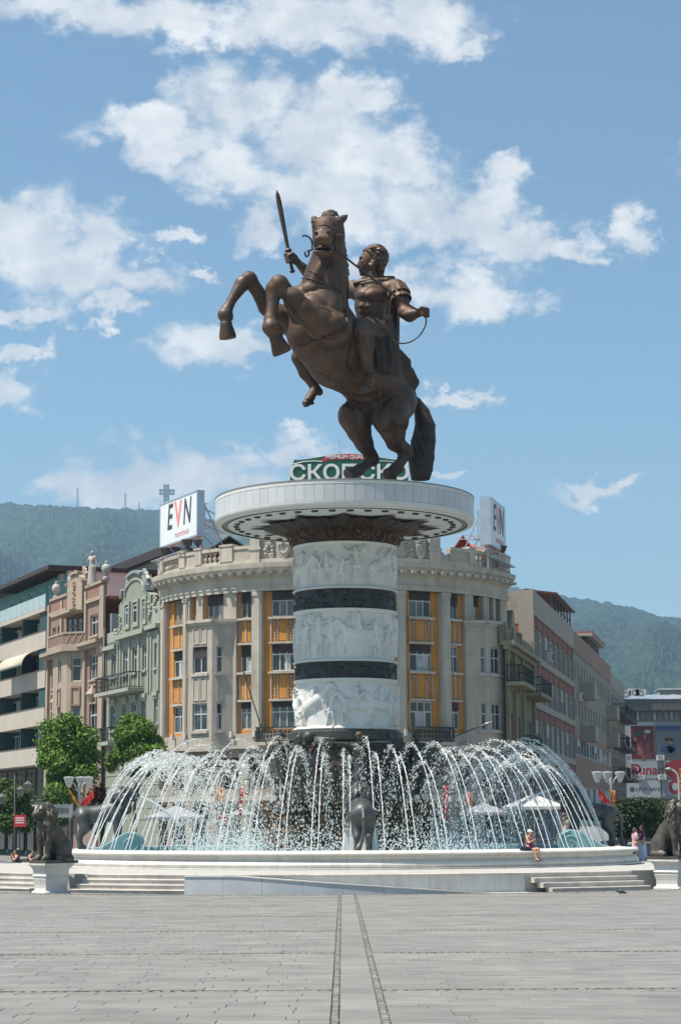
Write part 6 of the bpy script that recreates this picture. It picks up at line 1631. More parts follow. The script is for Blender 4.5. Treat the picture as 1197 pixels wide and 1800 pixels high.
# green beer-style sign over the roof
gs_m = flat('sign_green', (.012, .11, .065), .4); gs_w = flat('sign_white', (.75, .77, .76), .5); gs_r = flat('sign_red', (.50, .035, .05), .4)
YS = 138.0
gs = root('roof_sign', tuple(P(613, 860, YS)), 'green and red curved advertising sign on the roof behind the horse hooves', 'sign')
def topc(x): t = (x - 613) / 106.0; return 797 + 11.5 * (1 - math.cos(min(1, abs(t)) * pi)) / 2
outl = [(505, 862), (508, 838), (511, 818), (516, 807)] + [(x, topc(x)) for x in range(520, 707, 6)] + [(711, 807), (715, 818), (718, 838), (721, 862)]
def sign_poly(pts, w0, w1, name, m, par):
    o0 = P(613, 860, YS); U = Vector((1, 0, 0)); pl = []
    for x, y in pts:
        p = P(x, y, YS); pl.append((p.x - o0.x, p.z - o0.z))
    return MB().prism(pl[::-1], o0, U, (0, 0, 1), (0, -1, 0), w0, w1).build(name, m, par)
sign_poly(outl, -.5, 0, 'sign_box', gs_w, gs)
ins = lambda p, k: (613 + (p[0] - 613) * k, 840 + (p[1] - 840) * k)
sign_poly([ins(p, .978) for p in outl], 0.0, .02, 'green_face', gs_m, gs)
sign_poly([(566, 808)] + [(x, topc(x) + 1.5) for x in range(572, 656, 6)] + [(660, 808), (664, 812), (646, 809), (613, 807), (582, 809), (562, 812)], .02, .035, 'red_band', gs_r, gs)
lettering(gs, 'PREMIUM QUALITY', P(613, 803.5, YS) + Vector((0, -.06, 0)), (1, 0, 0), (0, 0, 1), .36, gs_w, 0, .005, 'lettering', 'CENTER', .008, 1.05)
lettering(gs, 'СКОПСКО', P(614, 832, YS) + Vector((0, -.05, 0)), (1, 0, 0), (0, 0, 1), 1.5, gs_w, 0, .01, 'lettering', 'CENTER', .03, 1.12)
for sg in (-1, 1):
    pth = [P(613 + sg * x, 812 - y, YS) + Vector((0, -.03, 0)) for x, y in ((98, -4), (80, 0), (60, 1.5), (46, 0.5))]
    MB().tube(smooth_path(pth, 4), .025, 5).build('white_line', gs_w, gs)
m1 = MB()
for x in (530, 575, 613, 650, 700): m1.bar(P(x, 845, YS + .4), P(x, 905, YS + .4), .1)
m1.build('sign_posts', steel, gs)
mb = MB().bar(P(597, 799, YS + 1), P(597, 772, YS + 1), .05); mb.build('antenna_mast', steel, gs)
# ------------------------------------------------------------------ street on the left: three facades receding from the corner
LF = Frame(CF(UL, 0, 0) + Vector((-.35, .35, 0)), (.442, -1, 0))
uL = lambda px: plane_u(LF, px, 1250)[0]
zL = lambda px, py: plane_u(LF, px, py)[1]
def frame_box(par, name, m, fr, u0, u1, v0, v1, w0, w1, t): 
    return part(par, name, m, fr, (u0, u0 + t, v0, v1, w0, w1), (u1 - t, u1, v0, v1, w0, w1), (u0 + t, u1 - t, v0, v0 + t, w0, w1), (u0 + t, u1 - t, v1 - t, v1, w0, w1))
def fr_u(u, F): return F.o + F.U * u

# --- green house
green = mat('green_render', (.245, .26, .21), .8, 0, var=.08, scale=.8, bump=.08, stain=(.22, .25, .20), stain_amt=.55, streak=True)
green_t = mat('green_trim', (.31, .325, .27), .8, 0, var=.08, scale=1, stain=(.27, .29, .24), stain_amt=.5, streak=True)
gb = root('green_house', tuple(fr_u(uL(233), LF)), 'pale green house with round gable and iron balcony next to the corner building', 'building')
g0, g1 = uL(186), uL(280.5)
c236 = lambda y: zL(236, y)
zled = c236(1118)
w2 = (c236(1182), c236(1140)); w1_ = (c236(1278), c236(1236)); wa = (c236(1097), c236(1064)); w0_ = (c236(1345), c236(1308))
cols2 = [(195.5, 204), (216, 224), (232, 240.5), (249.5, 257), (271, 277.5)]
hs = [(uL(a), uL(b), z0, z1) for a, b in cols2 for z0, z1 in (w2, w1_)] + [(uL(a), uL(b), w0_[0], w0_[1]) for a, b in cols2]
m1 = MB(); LF.wall(m1, g0, g1, 0, zled, hs, .3); m1.build('wall', green, gb)
for a, b in cols2:
    for z0, z1 in (w2, w1_, w0_):
        window(gb, LF, uL(a) + .01, uL(b) - .01, z0 + .01, z1 - .01, -.16, 2 if b - a > 7 else 1, .36, white_pvc, 0, None, .08, None, True)
        part(gb, 'sill', green_t, LF, (uL(a) - .12, uL(b) + .12, z0 - .18, z0 - .01, 0, .14)); 
    part(gb, 'window_hood', green_t, LF, (uL(a) - .15, uL(b) + .15, w1_[1] + .25, w1_[1] + .55, 0, .16), (uL(a) - .05, uL(b) + .05, w1_[1] + .05, w1_[1] + .25, 0, .08))
# pilaster strips and quoin joints
for px in (187, 207.5, 212, 228, 244.5, 261, 266, 279):
    u = uL(px); part(gb, 'pilaster_strip', green_t, LF, (u - .16, u + .16, c236(1222), zled - .3, 0, .10))
for k in range(9):
    z = 3.0 + k * .8
    if z < c236(1225): part(gb, 'joint_course', green_t, LF, (g0, g1, z, z + .06, 0, .035))
part(gb, 'ledge', green_t, LF, (uL(208), uL(259), zled - .05, zled + .30, -.1, .45)); part(gb, 'ledge', green_t, LF, (g0, uL(207), zled - .6, zled - .3, -.1, .35)); part(gb, 'ledge', green_t, LF, (uL(260), g1, zled + .1, zled + .4, -.1, .35))
# gable with round top
ga0, ga1 = uL(208), uL(264); gm = (ga0 + ga1) / 2; ghw = (ga1 - ga0) / 2; zsp = c236(1046); ztop = c236(1009)
poly = [(-ghw, zled + .3), (ghw, zled + .3), (ghw, zsp - .4), (ghw * .78, zsp - .1)]
for k in range(17):
    t = pi * k / 16; poly.append((ghw * .74 * math.cos(t), zsp + (ztop - zsp) * math.sin(t)))
poly += [(-ghw * .78, zsp - .1), (-ghw, zsp - .4)]
MB().prism(poly, LF.o + LF.U * gm, LF.U, (0, 0, 1), LF.N, -.6, .02).build('gable', green, gb)
# moulding round the gable
rim = [LF(gm + ghw * .77 * math.cos(pi * k / 16), zsp + (ztop - zsp + .12) * math.sin(pi * k / 16), -.15) for k in range(17)]
mm = MB()
for a, b in zip(rim[:-1], rim[1:]): mm.bar(a, b, .75, .22, tuple((a + b) / 2 - LF(gm, zsp, -.15)))
mm.build('gable_moulding', mat('gable_zinc', (.30, .33, .31), .5, .3), gb)
ai = [LF(gm + ghw * .60 * math.cos(pi * k / 16), zsp + (ztop - zsp) * .74 * math.sin(pi * k / 16), .06) for k in range(17)]
mm = MB()
for a, b in zip(ai[:-1], ai[1:]): mm.bar(a, b, .1, .16, tuple((a + b) / 2 - LF(gm, zsp, .06)))
mm.build('gable_arch', green_t, gb)
for a, b in ((221, 227.5), (234.5, 243), (252, 257)):
    part(gb, 'attic_shade_sheet', flat('recess_shade', (.02, .02, .02), .9), LF, (uL(a), uL(b), wa[0], wa[1], .0, .024)); window(gb, LF, uL(a), uL(b), wa[0], wa[1], .09, 1, .3, white_pvc, 0, None, .08, None, False)  # flat dark sheet: shade of a window recess painted onto the gable
    frame_box(gb, 'window_surround', green_t, LF, uL(a) - .2, uL(b) + .2, wa[0] - .25, wa[1] + .35, .02, .17, .2)
m1 = MB(); r = random.Random(3)
for (px, y0, y1) in ((211, 1075, 1112), (263, 1065, 1105), (273, 1062, 1085), (204, 1098, 1110)):
    for k in range(22): p = LF(uL(px) + r.uniform(-.3, .3), c236(r.uniform(y0, y1)), .06); m1.ico(p, r.uniform(.08, .16))
    m1.build('plaster_ornament', green_t, gb, smooth=True); m1 = MB()
# parapets beside the gable
part(gb, 'parapet', green_t, LF, (g0, uL(207.5), zled - .3, c236(1100), -.4, .0)); part(gb, 'parapet', green_t, LF, (uL(264.5), g1, zled + .4, c236(1070), -.4, 0))
# balconies
def balcony(par, fr, u0, u1, z, depth, n, hgt=1.05, slab_m=None):
    part(par, 'balcony_slab', slab_m, fr, (u0, u1, z - .25, z, 0, depth)); railing(par, fr, u0 + .05, u1 - .05, z + .05, z + hgt, depth - .08, n, iron, 'balcony_railing', depth - .1)
balcony(gb, LF, uL(192), uL(253), c236(1212), 1.2, 22, 1.15, green_t); balcony(gb, LF, uL(187), uL(211), c236(1300), .9, 12, 1.05, green_t)
part(gb, 'roof', mat('rear_zinc', (.24, .25, .25), .5, .4), LF, (g0, g1, zled - .2, zled - .05, -9, -.3))
MB().tube([LF(g0 + .1, .2, .2), LF(g0 + .1, c236(1090), .2)], .12, 8).build('down_pipe', flat('pipe_brown', (.05, .035, .03), .6), gb, smooth=True)
part(gb, 'side_wall', mat('grey_render', (.36, .36, .35), .85, 0, var=.1, stain=(.24, .24, .23), stain_amt=.6), LF, (g0 - .9, g0 - .05, zled - 3, c236(1062), -3, -.4))

# --- pink-brown house
pink = mat('pink_render', (.26, .17, .135), .8, 0, var=.08, scale=.8, bump=.08, stain=(.30, .19, .15), stain_amt=.5, streak=True)
beige = mat('beige_trim', (.36, .285, .215), .8, 0, var=.08, scale=1, stain=(.36, .28, .22), stain_amt=.5, streak=True)
pb = root('pink_house', tuple(fr_u(uL(133), LF)), 'pink and beige ornate house with statue and urns on its roof', 'building')
p0, p1 = uL(84), uL(183)
c130 = lambda y: zL(130, y)
zco = c130(1143); wU = (c130(1128), c130(1092)); wM = (c130(1202), c130(1160)); wD = (c130(1300), c130(1242)); zpar = c130(1062)
side_cols = [(91, 97), (100, 106), (157.5, 171)]
hs = [(uL(a), uL(b), z0, z1) for a, b in side_cols for z0, z1 in (wU, wM, wD)]
m1 = MB(); LF.wall(m1, p0, p1, 0, zpar, hs, .3); m1.build('wall', pink, pb)
for a, b in side_cols:
    for z0, z1 in (wU, wM, wD):
        window(pb, LF, uL(a) + .01, uL(b) - .01, z0 + .01, z1 - .01, -.14, 2 if b - a > 8 else 1, .36, white_pvc, 0, None, .09); part(pb, 'sill', beige, LF, (uL(a) - .1, uL(b) + .1, z0 - .16, z0 - .01, 0, .12))
    ua, ub = uL(a), uL(b)
    frame_box(pb, 'panel_frame', beige, LF, ua, ub, wM[0] - 1.9, wM[0] - .4, 0, .10, .12); MB().ico(LF((ua + ub) / 2, wM[0] - 1.15, .05), (ub - ua) * .28, 1.3).build('diamond', beige, pb)
for px in (86, 108.5, 151, 178.5, 182):
    u = uL(px); part(pb, 'pilaster', beige, LF, (u - .28, u + .28, 4.5, zco - .9, 0, .22), (u - .38, u + .38, zco - .9, zco - .3, 0, .34)); part(pb, 'pilaster', beige, LF, (u - .25, u + .25, zco + .35, zpar + .6, 0, .18))
part(pb, 'cornice', beige, LF, (p0 - .1, p1 + .05, zco - .3, zco - .05, 0, .4), (p0 - .15, p1 + .08, zco - .05, zco + .22, -.1, .75))
# oriel with balcony on top
U0, U1 = uL(109), uL(150); d_ = 1.15
A_, B_, C_, D_ = LF(U0, 0, 0), LF(U0 + 1.3, 0, d_), LF(U1 - 1.3, 0, d_), LF(U1, 0, 0)
for p_, q_ in ((A_, B_), (B_, C_), (C_, D_)):
    F_ = Frame(p_, q_ - p_); L_ = (q_ - p_).length; ww = min(.9, L_ * .5); x0 = (L_ - ww) / 2
    m1 = MB(); F_.wall(m1, 0, L_, 4.2, zco - .3, [(x0, x0 + ww, z0, z1) for z0, z1 in (wM, wD)], .25); m1.build('oriel_wall', beige, pb)
    for z0, z1 in (wM, wD): window(pb, F_, x0 + .01, x0 + ww - .01, z0 + .01, z1 - .01, -.12, 1, .36, white_pvc, 0, None, .08)
    frame_box(pb, 'panel_frame', pink, F_, x0, x0 + ww, wM[0] - 1.9, wM[0] - .4, 0, .08, .12)
    part(pb, 'oriel_cornice', beige, F_, (-.2, L_ + .2, zco - .3, zco + .22, -.3, .5))
    part(pb, 'balcony_parapet', pink, F_, (-.1, L_ + .1, zco + .22, zco + 1.05, .1, .3)); part(pb, 'parapet_coping', beige, F_, (-.15, L_ + .15, zco + 1.05, zco + 1.2, .05, .36))
    k = max(2, int(L_ / .5))
    for i in range(k):
        u = L_ * (i + .5) / k; m1 = MB(); m1.bar(F_(u - .18, zco + .32, .31), F_(u + .18, zco + .98, .31), .08, .06, tuple(F_.N)); m1.build('lattice_bar', beige, pb)
# loggia behind the balcony
lg0, lg1 = uL(117), uL(146)
part(pb, 'loggia_shade_sheet', flat('recess_shade', (.02, .02, .02), .9), LF, (lg0, lg1, zco + .2, wU[1] + .4, .0, .02))  # no depth here: the shade of the loggia is painted as a dark sheet
for i in range(3): window(pb, LF, lg0 + .1 + (lg1 - lg0 - .2) * i / 3 + .05, lg0 + .1 + (lg1 - lg0 - .2) * (i + 1) / 3 - .05, zco + .3, wU[1] + .3, .1, 1, .3, wood_brown, 0, None, .1)
part(pb, 'loggia_hood', beige, LF, (lg0 - .4, lg1 + .4, wU[1] + .4, wU[1] + .6, 0, 1.3))
# gable pier
ga0, ga1 = uL(122), uL(148); gm = (ga0 + ga1) / 2; ghw = (ga1 - ga0) / 2; zs, zt_ = c130(1030), c130(1014)
poly = [(-ghw, wU[1] + .6), (ghw, wU[1] + .6), (ghw, zs)] + [(ghw * math.cos(pi * k / 12), zs + (zt_ - zs) * math.sin(pi * k / 12)) for k in range(1, 12)] + [(-ghw, zs)]
MB().prism(poly, LF.o + LF.U * gm, LF.U, (0, 0, 1), LF.N, -.6, .3).build('gable', beige, pb)
mm = MB(); rim = [LF(gm + (ghw + .12) * math.cos(pi * k / 12), zs + (zt_ - zs + .15) * math.sin(pi * k / 12), -.1) for k in range(13)]
for a, b in zip(rim[:-1], rim[1:]): mm.bar(a, b, 1.1, .2, tuple((a + b) / 2 - LF(gm, zs, -.1)))
mm.build('gable_moulding', beige, pb)
m1 = MB(); r = random.Random(13)
for k in range(60): t = r.random(); m1.ico(LF(gm + r.uniform(-.35, .35), wU[1] + .9 + (zs - wU[1] - .7) * t, .32), r.uniform(.07, .15))
m1.build('plaster_ornament', pink, pb, smooth=True)
for (x0, x1) in ((88, 118), (151, 179)):
    part(pb, 'parapet_tiles', mat('parapet_rust', (.27, .15, .10), .85, 0, var=.3, scale=6), LF, (uL(x0), uL(x1), zpar - .1, zpar + .85, -.3, .06)); part(pb, 'parapet_coping', beige, LF, (uL(x0) - .05, uL(x1) + .05, zpar + .85, zpar + 1.05, -.4, .18)); part(pb, 'parapet_base', beige, LF, (uL(x0), uL(x1), zpar - .4, zpar - .1, 0, .2))
for (px, py) in ((94, 1062), (182, 1040), (121.5, 1024)):
    p = LF(uL(px), zpar + 1.05 if px != 121.5 else zs - .2, -.1); mb = MB().lathe([(0, 0), (.28, 0), (.28, .15), (.1, .28), (.30, .55), (.40, .85), (.28, 1.1), (.12, 1.2), (.14, 1.35), (0, 1.45)], (p.x, p.y), 14); mb.v = [(x, y, z + p.z) for x, y, z in mb.v]; mb.build('urn', mat('urn_stone', (.38, .36, .32), .8), pb, smooth=True, angle=45)
f = Fig(LF(uL(157), zpar + 1.0, -.1), rad(150), 2.7, elr=(.24, .15, 1.15), har=(.1, .25, 1.3)); c = Clay(); f.body(c, hands=False); c.cap(f.w((0, 0, .95)), f.w((0, -.02, .08)), .17 * f.k, .26 * f.k, .08)
rs = root('roof_statue', tuple(f.b), 'stone robed figure standing on the parapet of the pink house', 'statue'); c.build('body', MATS['urn_stone'], rs, .06, 1)
part(pb, 'roof', tile_red, LF, (p0, p1, zpar - .4, zpar - .2, -9, -.3))

# --- modern block with long balconies
teal = mat('teal_render', (.02, .065, .07), .7, 0, var=.12, scale=.9); teal_l = mat('teal_light', (.10, .27, .29), .7, 0, var=.1, scale=.7, stain=(.07, .2, .22), stain_amt=.5)
balc = mat('balcony_render', (.44, .39, .335), .85, 0, var=.06, scale=.6, stain=(.38, .33, .28), stain_amt=.5, streak=True)
mdn = root('apartment_block', tuple(fr_u(uL(30), LF)), 'modern apartment block with long beige balconies and teal top floor', 'building')
MF = Frame(LF(uL(83), 0, 0), (.442, -1, 0))
m_near, m_far = -.2, -42.0
c62 = lambda y: plane_u(MF, 62, y)[1]
floors = [(c62(1345), c62(1314)), (c62(1277), c62(1246)), (c62(1213), c62(1182)), (c62(1145), c62(1115))]
part(mdn, 'wall', teal, MF, (m_far, m_near - .02, 0, c62(1082), -8, -1.35))
part(mdn, 'end_wall', balc, MF, (m_near, m_near + .25, 0, c62(1082), -8, .0))
zz = [floors[0][0] - 3.2] + [f_[0] for f_ in floors]
for k, (z0, z1) in enumerate(floors):
    part(mdn, 'balcony_front', balc, MF, (m_far, m_near - .01, z0, z1, .0, .16)); part(mdn, 'balcony_slab', balc, MF, (m_far, m_near - .01, z0, z0 + .2, -1.34, -.01)); part(mdn, 'balcony_coping', mat('coping_dark', (.12, .10, .09), .7), MF, (m_far, m_near - .01, z1, z1 + .06, -.06, .2))
    znext = floors[k + 1][0] if k < 3 else c62(1082)
    part(mdn, 'green_screen', teal, MF, (m_near - 2.3, m_near - .02, z1 + .05, znext - .02, -.05, .05))
    u = m_near - 3.2; q = 0
    while u > m_far + 3:
        window(mdn, MF, u - 2.2, u, z0 + .9, znext - .35, -1.25, 2, 0, wood_pale if q % 2 else wood_brown, 0, None, .1, None, False); u -= 3.4; q += 1
    for u in (m_near - 8.0, m_near - 15.5, m_near - 24, m_near - 33): part(mdn, 'partition', teal, MF, (u - .08, u + .08, z1, znext - .01, -1.3, .02))
u0, u1 = m_near - 2.4, m_near - 11     # canvas awning on the third balcony
zt2, zb2 = floors[3][0] - .05, floors[3][0] - 1.35
vs = []; fs = []
for i in range(9):
    t = i / 8 * pi / 2
    for u in (u0, u1): vs.append(MF(u, zt2 - (zt2 - zb2) * (1 - math.cos(t)), .05 + 1.5 * math.sin(t)))
fs = [(2 * i, 2 * i + 1, 2 * i + 3, 2 * i + 2) for i in range(8)]
aw = MB().add(vs, fs).build('awning', mat('awning_canvas', (.52, .46, .36), .9, 0, var=.06), mdn, smooth=True)
so_m = aw.modifiers.new('s', 'SOLIDIFY'); so_m.thickness = .04
u = m_near - 1.0; zg = floors[0][0]
while u > m_far + 4:
    window(mdn, MF, u - 2.6, u, zg - 2.9, zg - .3, -1.2, 2, .25, wood_brown, 0, None, .1, None, False); window(mdn, MF, u - 2.6, u, .4, 3.2, -1.2, 1, .25, iron, 0, shop_dark, .1, None, False); u -= 3.3
part(mdn, 'shop_fascia', balc, MF, (m_far, m_near - .02, 3.4, 4.3, -1.3, .1)); part(mdn, 'first_floor_front', balc, MF, (m_far, m_near - 4.5, zg - 4.2, zg - 3.1, -.1, .1))
for k_ in range(6): part(mdn, 'shop_awning', mat('awning_dark', (.10, .09, .08), .8), MF, (m_near - 5.8 - 5 * k_, m_near - 1.2 - 5 * k_, 2.9, 3.15, .1, 1.9))
# set-back top floor, glass rail, oversailing roof
zr0 = c62(1082); zr1 = c62(1012)
part(mdn, 'terrace_slab', balc, MF, (m_far, m_near, zr0, zr0 + .35, -8, .25))
hs = [(u, u + .95, zr0 + 1.0, zr1 - .7) for u in (-3.2, -6.4, -9.2, -12.2, -15.5, -19)]
m1 = MB(); MF.wall(m1, m_far, m_near - .0, zr0 + .35, zr1, hs, .2, -1.6); m1.build('top_floor_wall', teal_l, mdn)
for h_ in hs: window(mdn, MF, h_[0] + .01, h_[1] - .01, h_[2], h_[3], -1.68, 1, 0, white_pvc, 0, glasses[1], .1, None, False)
part(mdn, 'top_side_wall', mat('white_render', (.60, .60, .58), .8, 0, var=.05, stain=(.45, .45, .43), stain_amt=.5), MF, (m_near + .0, m_near + .3, zr0 + .35, zr1, -9, -1.6))
F_ = Frame(MF(m_near + .3, 0, -1.6), MF(m_near + .3, 0, -9) - MF(m_near + .3, 0, -1.6))
for i, u in enumerate([m_near - .2 - k * 1.9 for k in range(12)]):
    part(mdn, 'glass_rail_panel', mat('frosted_glass', (.38, .47, .47), .3, 0, var=.08), MF, (u - 1.85, u, zr0 + .4, zr0 + 1.45, .14, .18))
part(mdn, 'roof', mat('roof_dark', (.045, .035, .032), .7, .1, var=.2), MF, (m_far, m_near + .6, zr1, zr1 + .35, -10, .2))
raft = MB().box(-.05, .05, -.9, .9, -.12, .12).mesh('rafter'); raft.materials.append(MATS['roof_dark'])
for i in range(14):
    o = bpy.data.objects.new('rafter', raft); COL.objects.link(o); o.parent = mdn; o.location = MF(-1.0 - i * 1.2, zr1 - .12, -.7) - ORG[mdn.name]; o.rotation_euler = (0, 0, math.atan2(MF.N.y, MF.N.x) - pi / 2)
ac = mat('ac_unit', (.55, .55, .53), .6, 0, var=.05)
def ac_unit(par, fr, u, v, w, s=1.0):
    o = part(par, 'air_conditioner', ac, fr, (u - .42 * s, u + .42 * s, v, v + .58 * s, w, w + .3 * s)); c = fr(u, v + .29 * s, w + .31 * s)
    m1 = MB(); T_ = (fr(u + .1, v, w) - fr(u, v, w)).normalized(); m1.tube([c + T_ * .2 * s * math.cos(2 * pi * k / 12) + Vector((0, 0, .2 * s * math.sin(2 * pi * k / 12))) for k in range(13)], .03, 4)
    if par.parent is None: m1.build('fan_ring', iron, o)
ac_unit(mdn, MF, -1.3, zr1 - .75, -1.6); ac_unit(mdn, MF, -5, floors[2][0] - .9, -1.25)
# tall rear house behind pink and green, with dark roof
rb = root('rear_house', tuple(fr_u(uL(150), LF) + LF.N * -10), 'plain rear building with dark flat roof behind the pink and green houses', 'building')
RF = Frame(LF(0, 0, -9.5), (.442, -1, 0)); ur = lambda px: plane_u(RF, px, 1020)[0]; zr = lambda px, py: plane_u(RF, px, py)[1]
plaster_old = mat('old_plaster', (.36, .31, .25), .9, 0, var=.2, scale=1.5, stain=(.26, .17, .12), stain_amt=.8)
za = zr(200, 1012)
m1 = MB(); RF.wall(m1, ur(66), ur(290), 4, za, [(ur(100), ur(112), zr(106, 1047), zr(106, 1024))], .2); m1.build('wall', plaster_old, rb)
window(rb, RF, ur(100), ur(112), zr(106, 1047), zr(106, 1024), -.1, 1, 0, white_pvc, 0, None, .1, None, False)
part(rb, 'white_wall_patch', MATS['white_render'], RF, (ur(84), ur(124), zr(106, 1062), za - .3, 0, .05)); 
part(rb, 'roof', MATS['roof_dark'], RF, (ur(62), ur(295), za, za + .75, -12, .5))
for px in (125, 171):
    p = RF(ur(px), za + .7, -.2); MB().tube([p, p + Vector((0, 0, 1.1))], .05, 6).build('vent_pipe', steel, rb)

# ------------------------------------------------------------------ street on the right, in shade
RFm = Frame(CF(UR, 0, 0) + Vector((.35, .35, 0)), (.2114, 1, 0))
uR = lambda px: plane_u(RFm, px, 1250)[0]
zR = lambda px, py: plane_u(RFm, px, py)[1]
olive = mat('olive_render', (.19, .165, .105), .85, 0, var=.12, scale=.8, stain=(.17, .15, .10), stain_amt=.6, streak=True); olive_t = mat('olive_trim', (.25, .22, .15), .85, 0, var=.12, scale=1, stain=(.2, .18, .13), stain_amt=.6)
ob = root('olive_house', tuple(fr_u(uR(915), RFm)), 'narrow olive grey house with iron balconies right of the corner building', 'building')
o0, o1 = uR(888.5), uR(938); c915 = lambda y: zR(915, y)
zc_ = c915(1152); wu_ = (c915(1218), c915(1170)); wm_ = (c915(1310), c915(1262)); wl_ = (c915(1375), c915(1340))
cols = [(894, 901), (908, 914), (921, 933)]
hs = [(uR(a), uR(b), z0, z1) for a, b in cols for z0, z1 in (wu_, wm_, wl_)]
m1 = MB(); RFm.wall(m1, o0, o1, 0, zc_, hs, .3); m1.build('wall', olive, ob)
for a, b in cols:
    for z0, z1 in (wu_, wm_, wl_): window(ob, RFm, uR(a) + .01, uR(b) - .01, z0 + .01, z1 - .01, -.15, 2 if b - a > 8 else 1, .35, wood_pale if z0 == wm_[0] else wood_brown, 0, None, .09); part(ob, 'sill', olive_t, RFm, (uR(a) - .1, uR(b) + .1, z0 - .16, z0 - .01, 0, .14))
part(ob, 'door_panel', mat('door_green', (.02, .10, .05), .6), RFm, (uR(922.5), uR(931.5), wm_[0] + .02, wm_[0] + 1.9, -.14, -.1))
part(ob, 'cornice', olive_t, RFm, (o0, o1, zc_ - .3, zc_, -.1, .3), (o0, o1, zc_, zc_ + .3, -.3, .65))
part(ob, 'parapet', olive, RFm, (o0, o1, zc_ + .3, zc_ + 1.3, -.4, -.02))
for px in (891, 903, 917, 936): part(ob, 'parapet_pier', olive_t, RFm, (uR(px) - .4, uR(px) + .4, zc_ + .3, zc_ + 1.6, -.5, .1)); part(ob, 'pilaster', olive_t, RFm, (uR(px) - .3, uR(px) + .3, 4.0, zc_ - .3, 0, .22))
gm = uR(905); poly = [(-1.6, 0), (1.6, 0), (1.3, .5), (.8, .9), (.45, 1.5), (0, 1.7), (-.45, 1.5), (-.8, .9), (-1.3, .5)]
MB().prism(poly, RFm(gm, zc_ + 1.2, -.3), RFm.U, (0, 0, 1), RFm.N, -.2, .3).build('parapet_crest', olive_t, ob, bevel=.04)
balcony(ob, RFm, uR(889.5), uR(911), c915(1212), 1.25, 14, 1.15, olive_t); balcony(ob, RFm, uR(918), uR(941), c915(1216), 1.4, 14, 1.15, olive_t); balcony(ob, RFm, uR(917), uR(932), c915(1316), .9, 10, 1.0, olive_t)
part(ob, 'roof', tile_red, RFm, (o0, o1, zc_ + .2, zc_ + .35, -8, -.5))

brickred = mat('red_panel', (.24, .075, .05), .8, 0, var=.12, scale=1.2, rnd=.1); conc = mat('grey_concrete', (.27, .24, .205), .85, 0, var=.07, scale=.7, stain=(.28, .25, .22), stain_amt=.6, streak=True)
conc_t = mat('pale_concrete', (.34, .30, .255), .85, 0, var=.07, scale=.8, stain=(.33, .3, .27), stain_amt=.5, streak=True); salmon = mat('salmon_render', (.30, .19, .14), .85, 0, var=.07, scale=.8, stain=(.3, .18, .14), stain_amt=.4, streak=True)
blk = root('office_block', tuple(fr_u(uR(975), RFm)), 'long grey office block with red panels between its windows', 'building')
b0, b1, b2, b3 = uR(938.5), uR(1008.5), uR(1073), uR(1097)
c945 = lambda y: zR(945, y)
ztopb = c945(1047)
H0 = ztopb - 1.9; fl_h = 3.55
rows = []
for k in range(5):
    zt3 = H0 - k * fl_h; rows.append((zt3 - 2.95, zt3 - .75, zt3))       # sill, window head, panel head
nb = 8; cw_ = (b1 - b0) / nb
part(blk, 'roof_band', conc_t, RFm, (b0, b1, H0, ztopb, -.3, .12)); part(blk, 'backing_wall', conc, RFm, (b0, b1, 0, H0, -8, -.35))
for (z0, z1, z2) in rows:
    part(blk, 'floor_band', conc_t, RFm, (b0, b1, z0 - .6, z0 - .08, -.34, .10))
    for i in range(nb):
        a, b = b0 + cw_ * i + .22, b0 + cw_ * (i + 1) - .02
        part(blk, 'red_panel', brickred, RFm, (a, b, z1 + .02, z2 - .01, -.34, -.06)); 
        window(blk, RFm, a + .02, b - .02, z0, z1, -.2, 3, .0 if (i + int(z0)) % 2 else .3, white_pvc, WR.choice((0, 0, 0, .5)), None, .09, curtain_m)
for i in range(nb + 1): part(blk, 'mullion_pier', conc_t, RFm, (b0 + cw_ * i - .02, b0 + cw_ * i + .2, 3.0, H0, -.34, .05))
part(blk, 'ground_floor', flat('shop_dark', (.03, .03, .03), .4), RFm, (b0, b3, 0, rows[-1][0] - .65, -.3, .0))
# end wall toward the camera: pale frame, brick infill
EF = Frame(RFm(b0 - .02, 0, -9), RFm(b0 - .02, 0, .1) - RFm(b0 - .02, 0, -9))
eL = 9.1
part(blk, 'end_wall_frame', conc_t, EF, (eL - 1.15, eL, 0, ztopb - .02, -.2, .12)); part(blk, 'end_wall_top', plaster_old, EF, (0, eL - 1.15, ztopb - 2.6, ztopb - .05, -.2, .06))
brick_me = {}
brick_m = mat('old_brick', (.30, .115, .07), .9, 0, var=.2, scale=3, island=.25); mort = mat('mortar', (.30, .26, .22), .95)
part(blk, 'brick_core', mort, EF, (0, eL - 1.15, 6, ztopb - 2.6, -.2, .0))
bkm = MB(); r = random.Random(44); z = ztopb - 2.62; rowi = 0
while z > ztopb - 7.2:
    u = -.14 * (rowi % 2)
    while u < eL - 1.2:
        EF.box(bkm, max(0, u), min(eL - 1.16, u + .265), z - .135, z, 0.0, .03 + r.uniform(0, .02)); u += .29
    z -= .16; rowi += 1
tag(bkm.build('bricks', brick_m, blk), None, None, None, 'stuff')
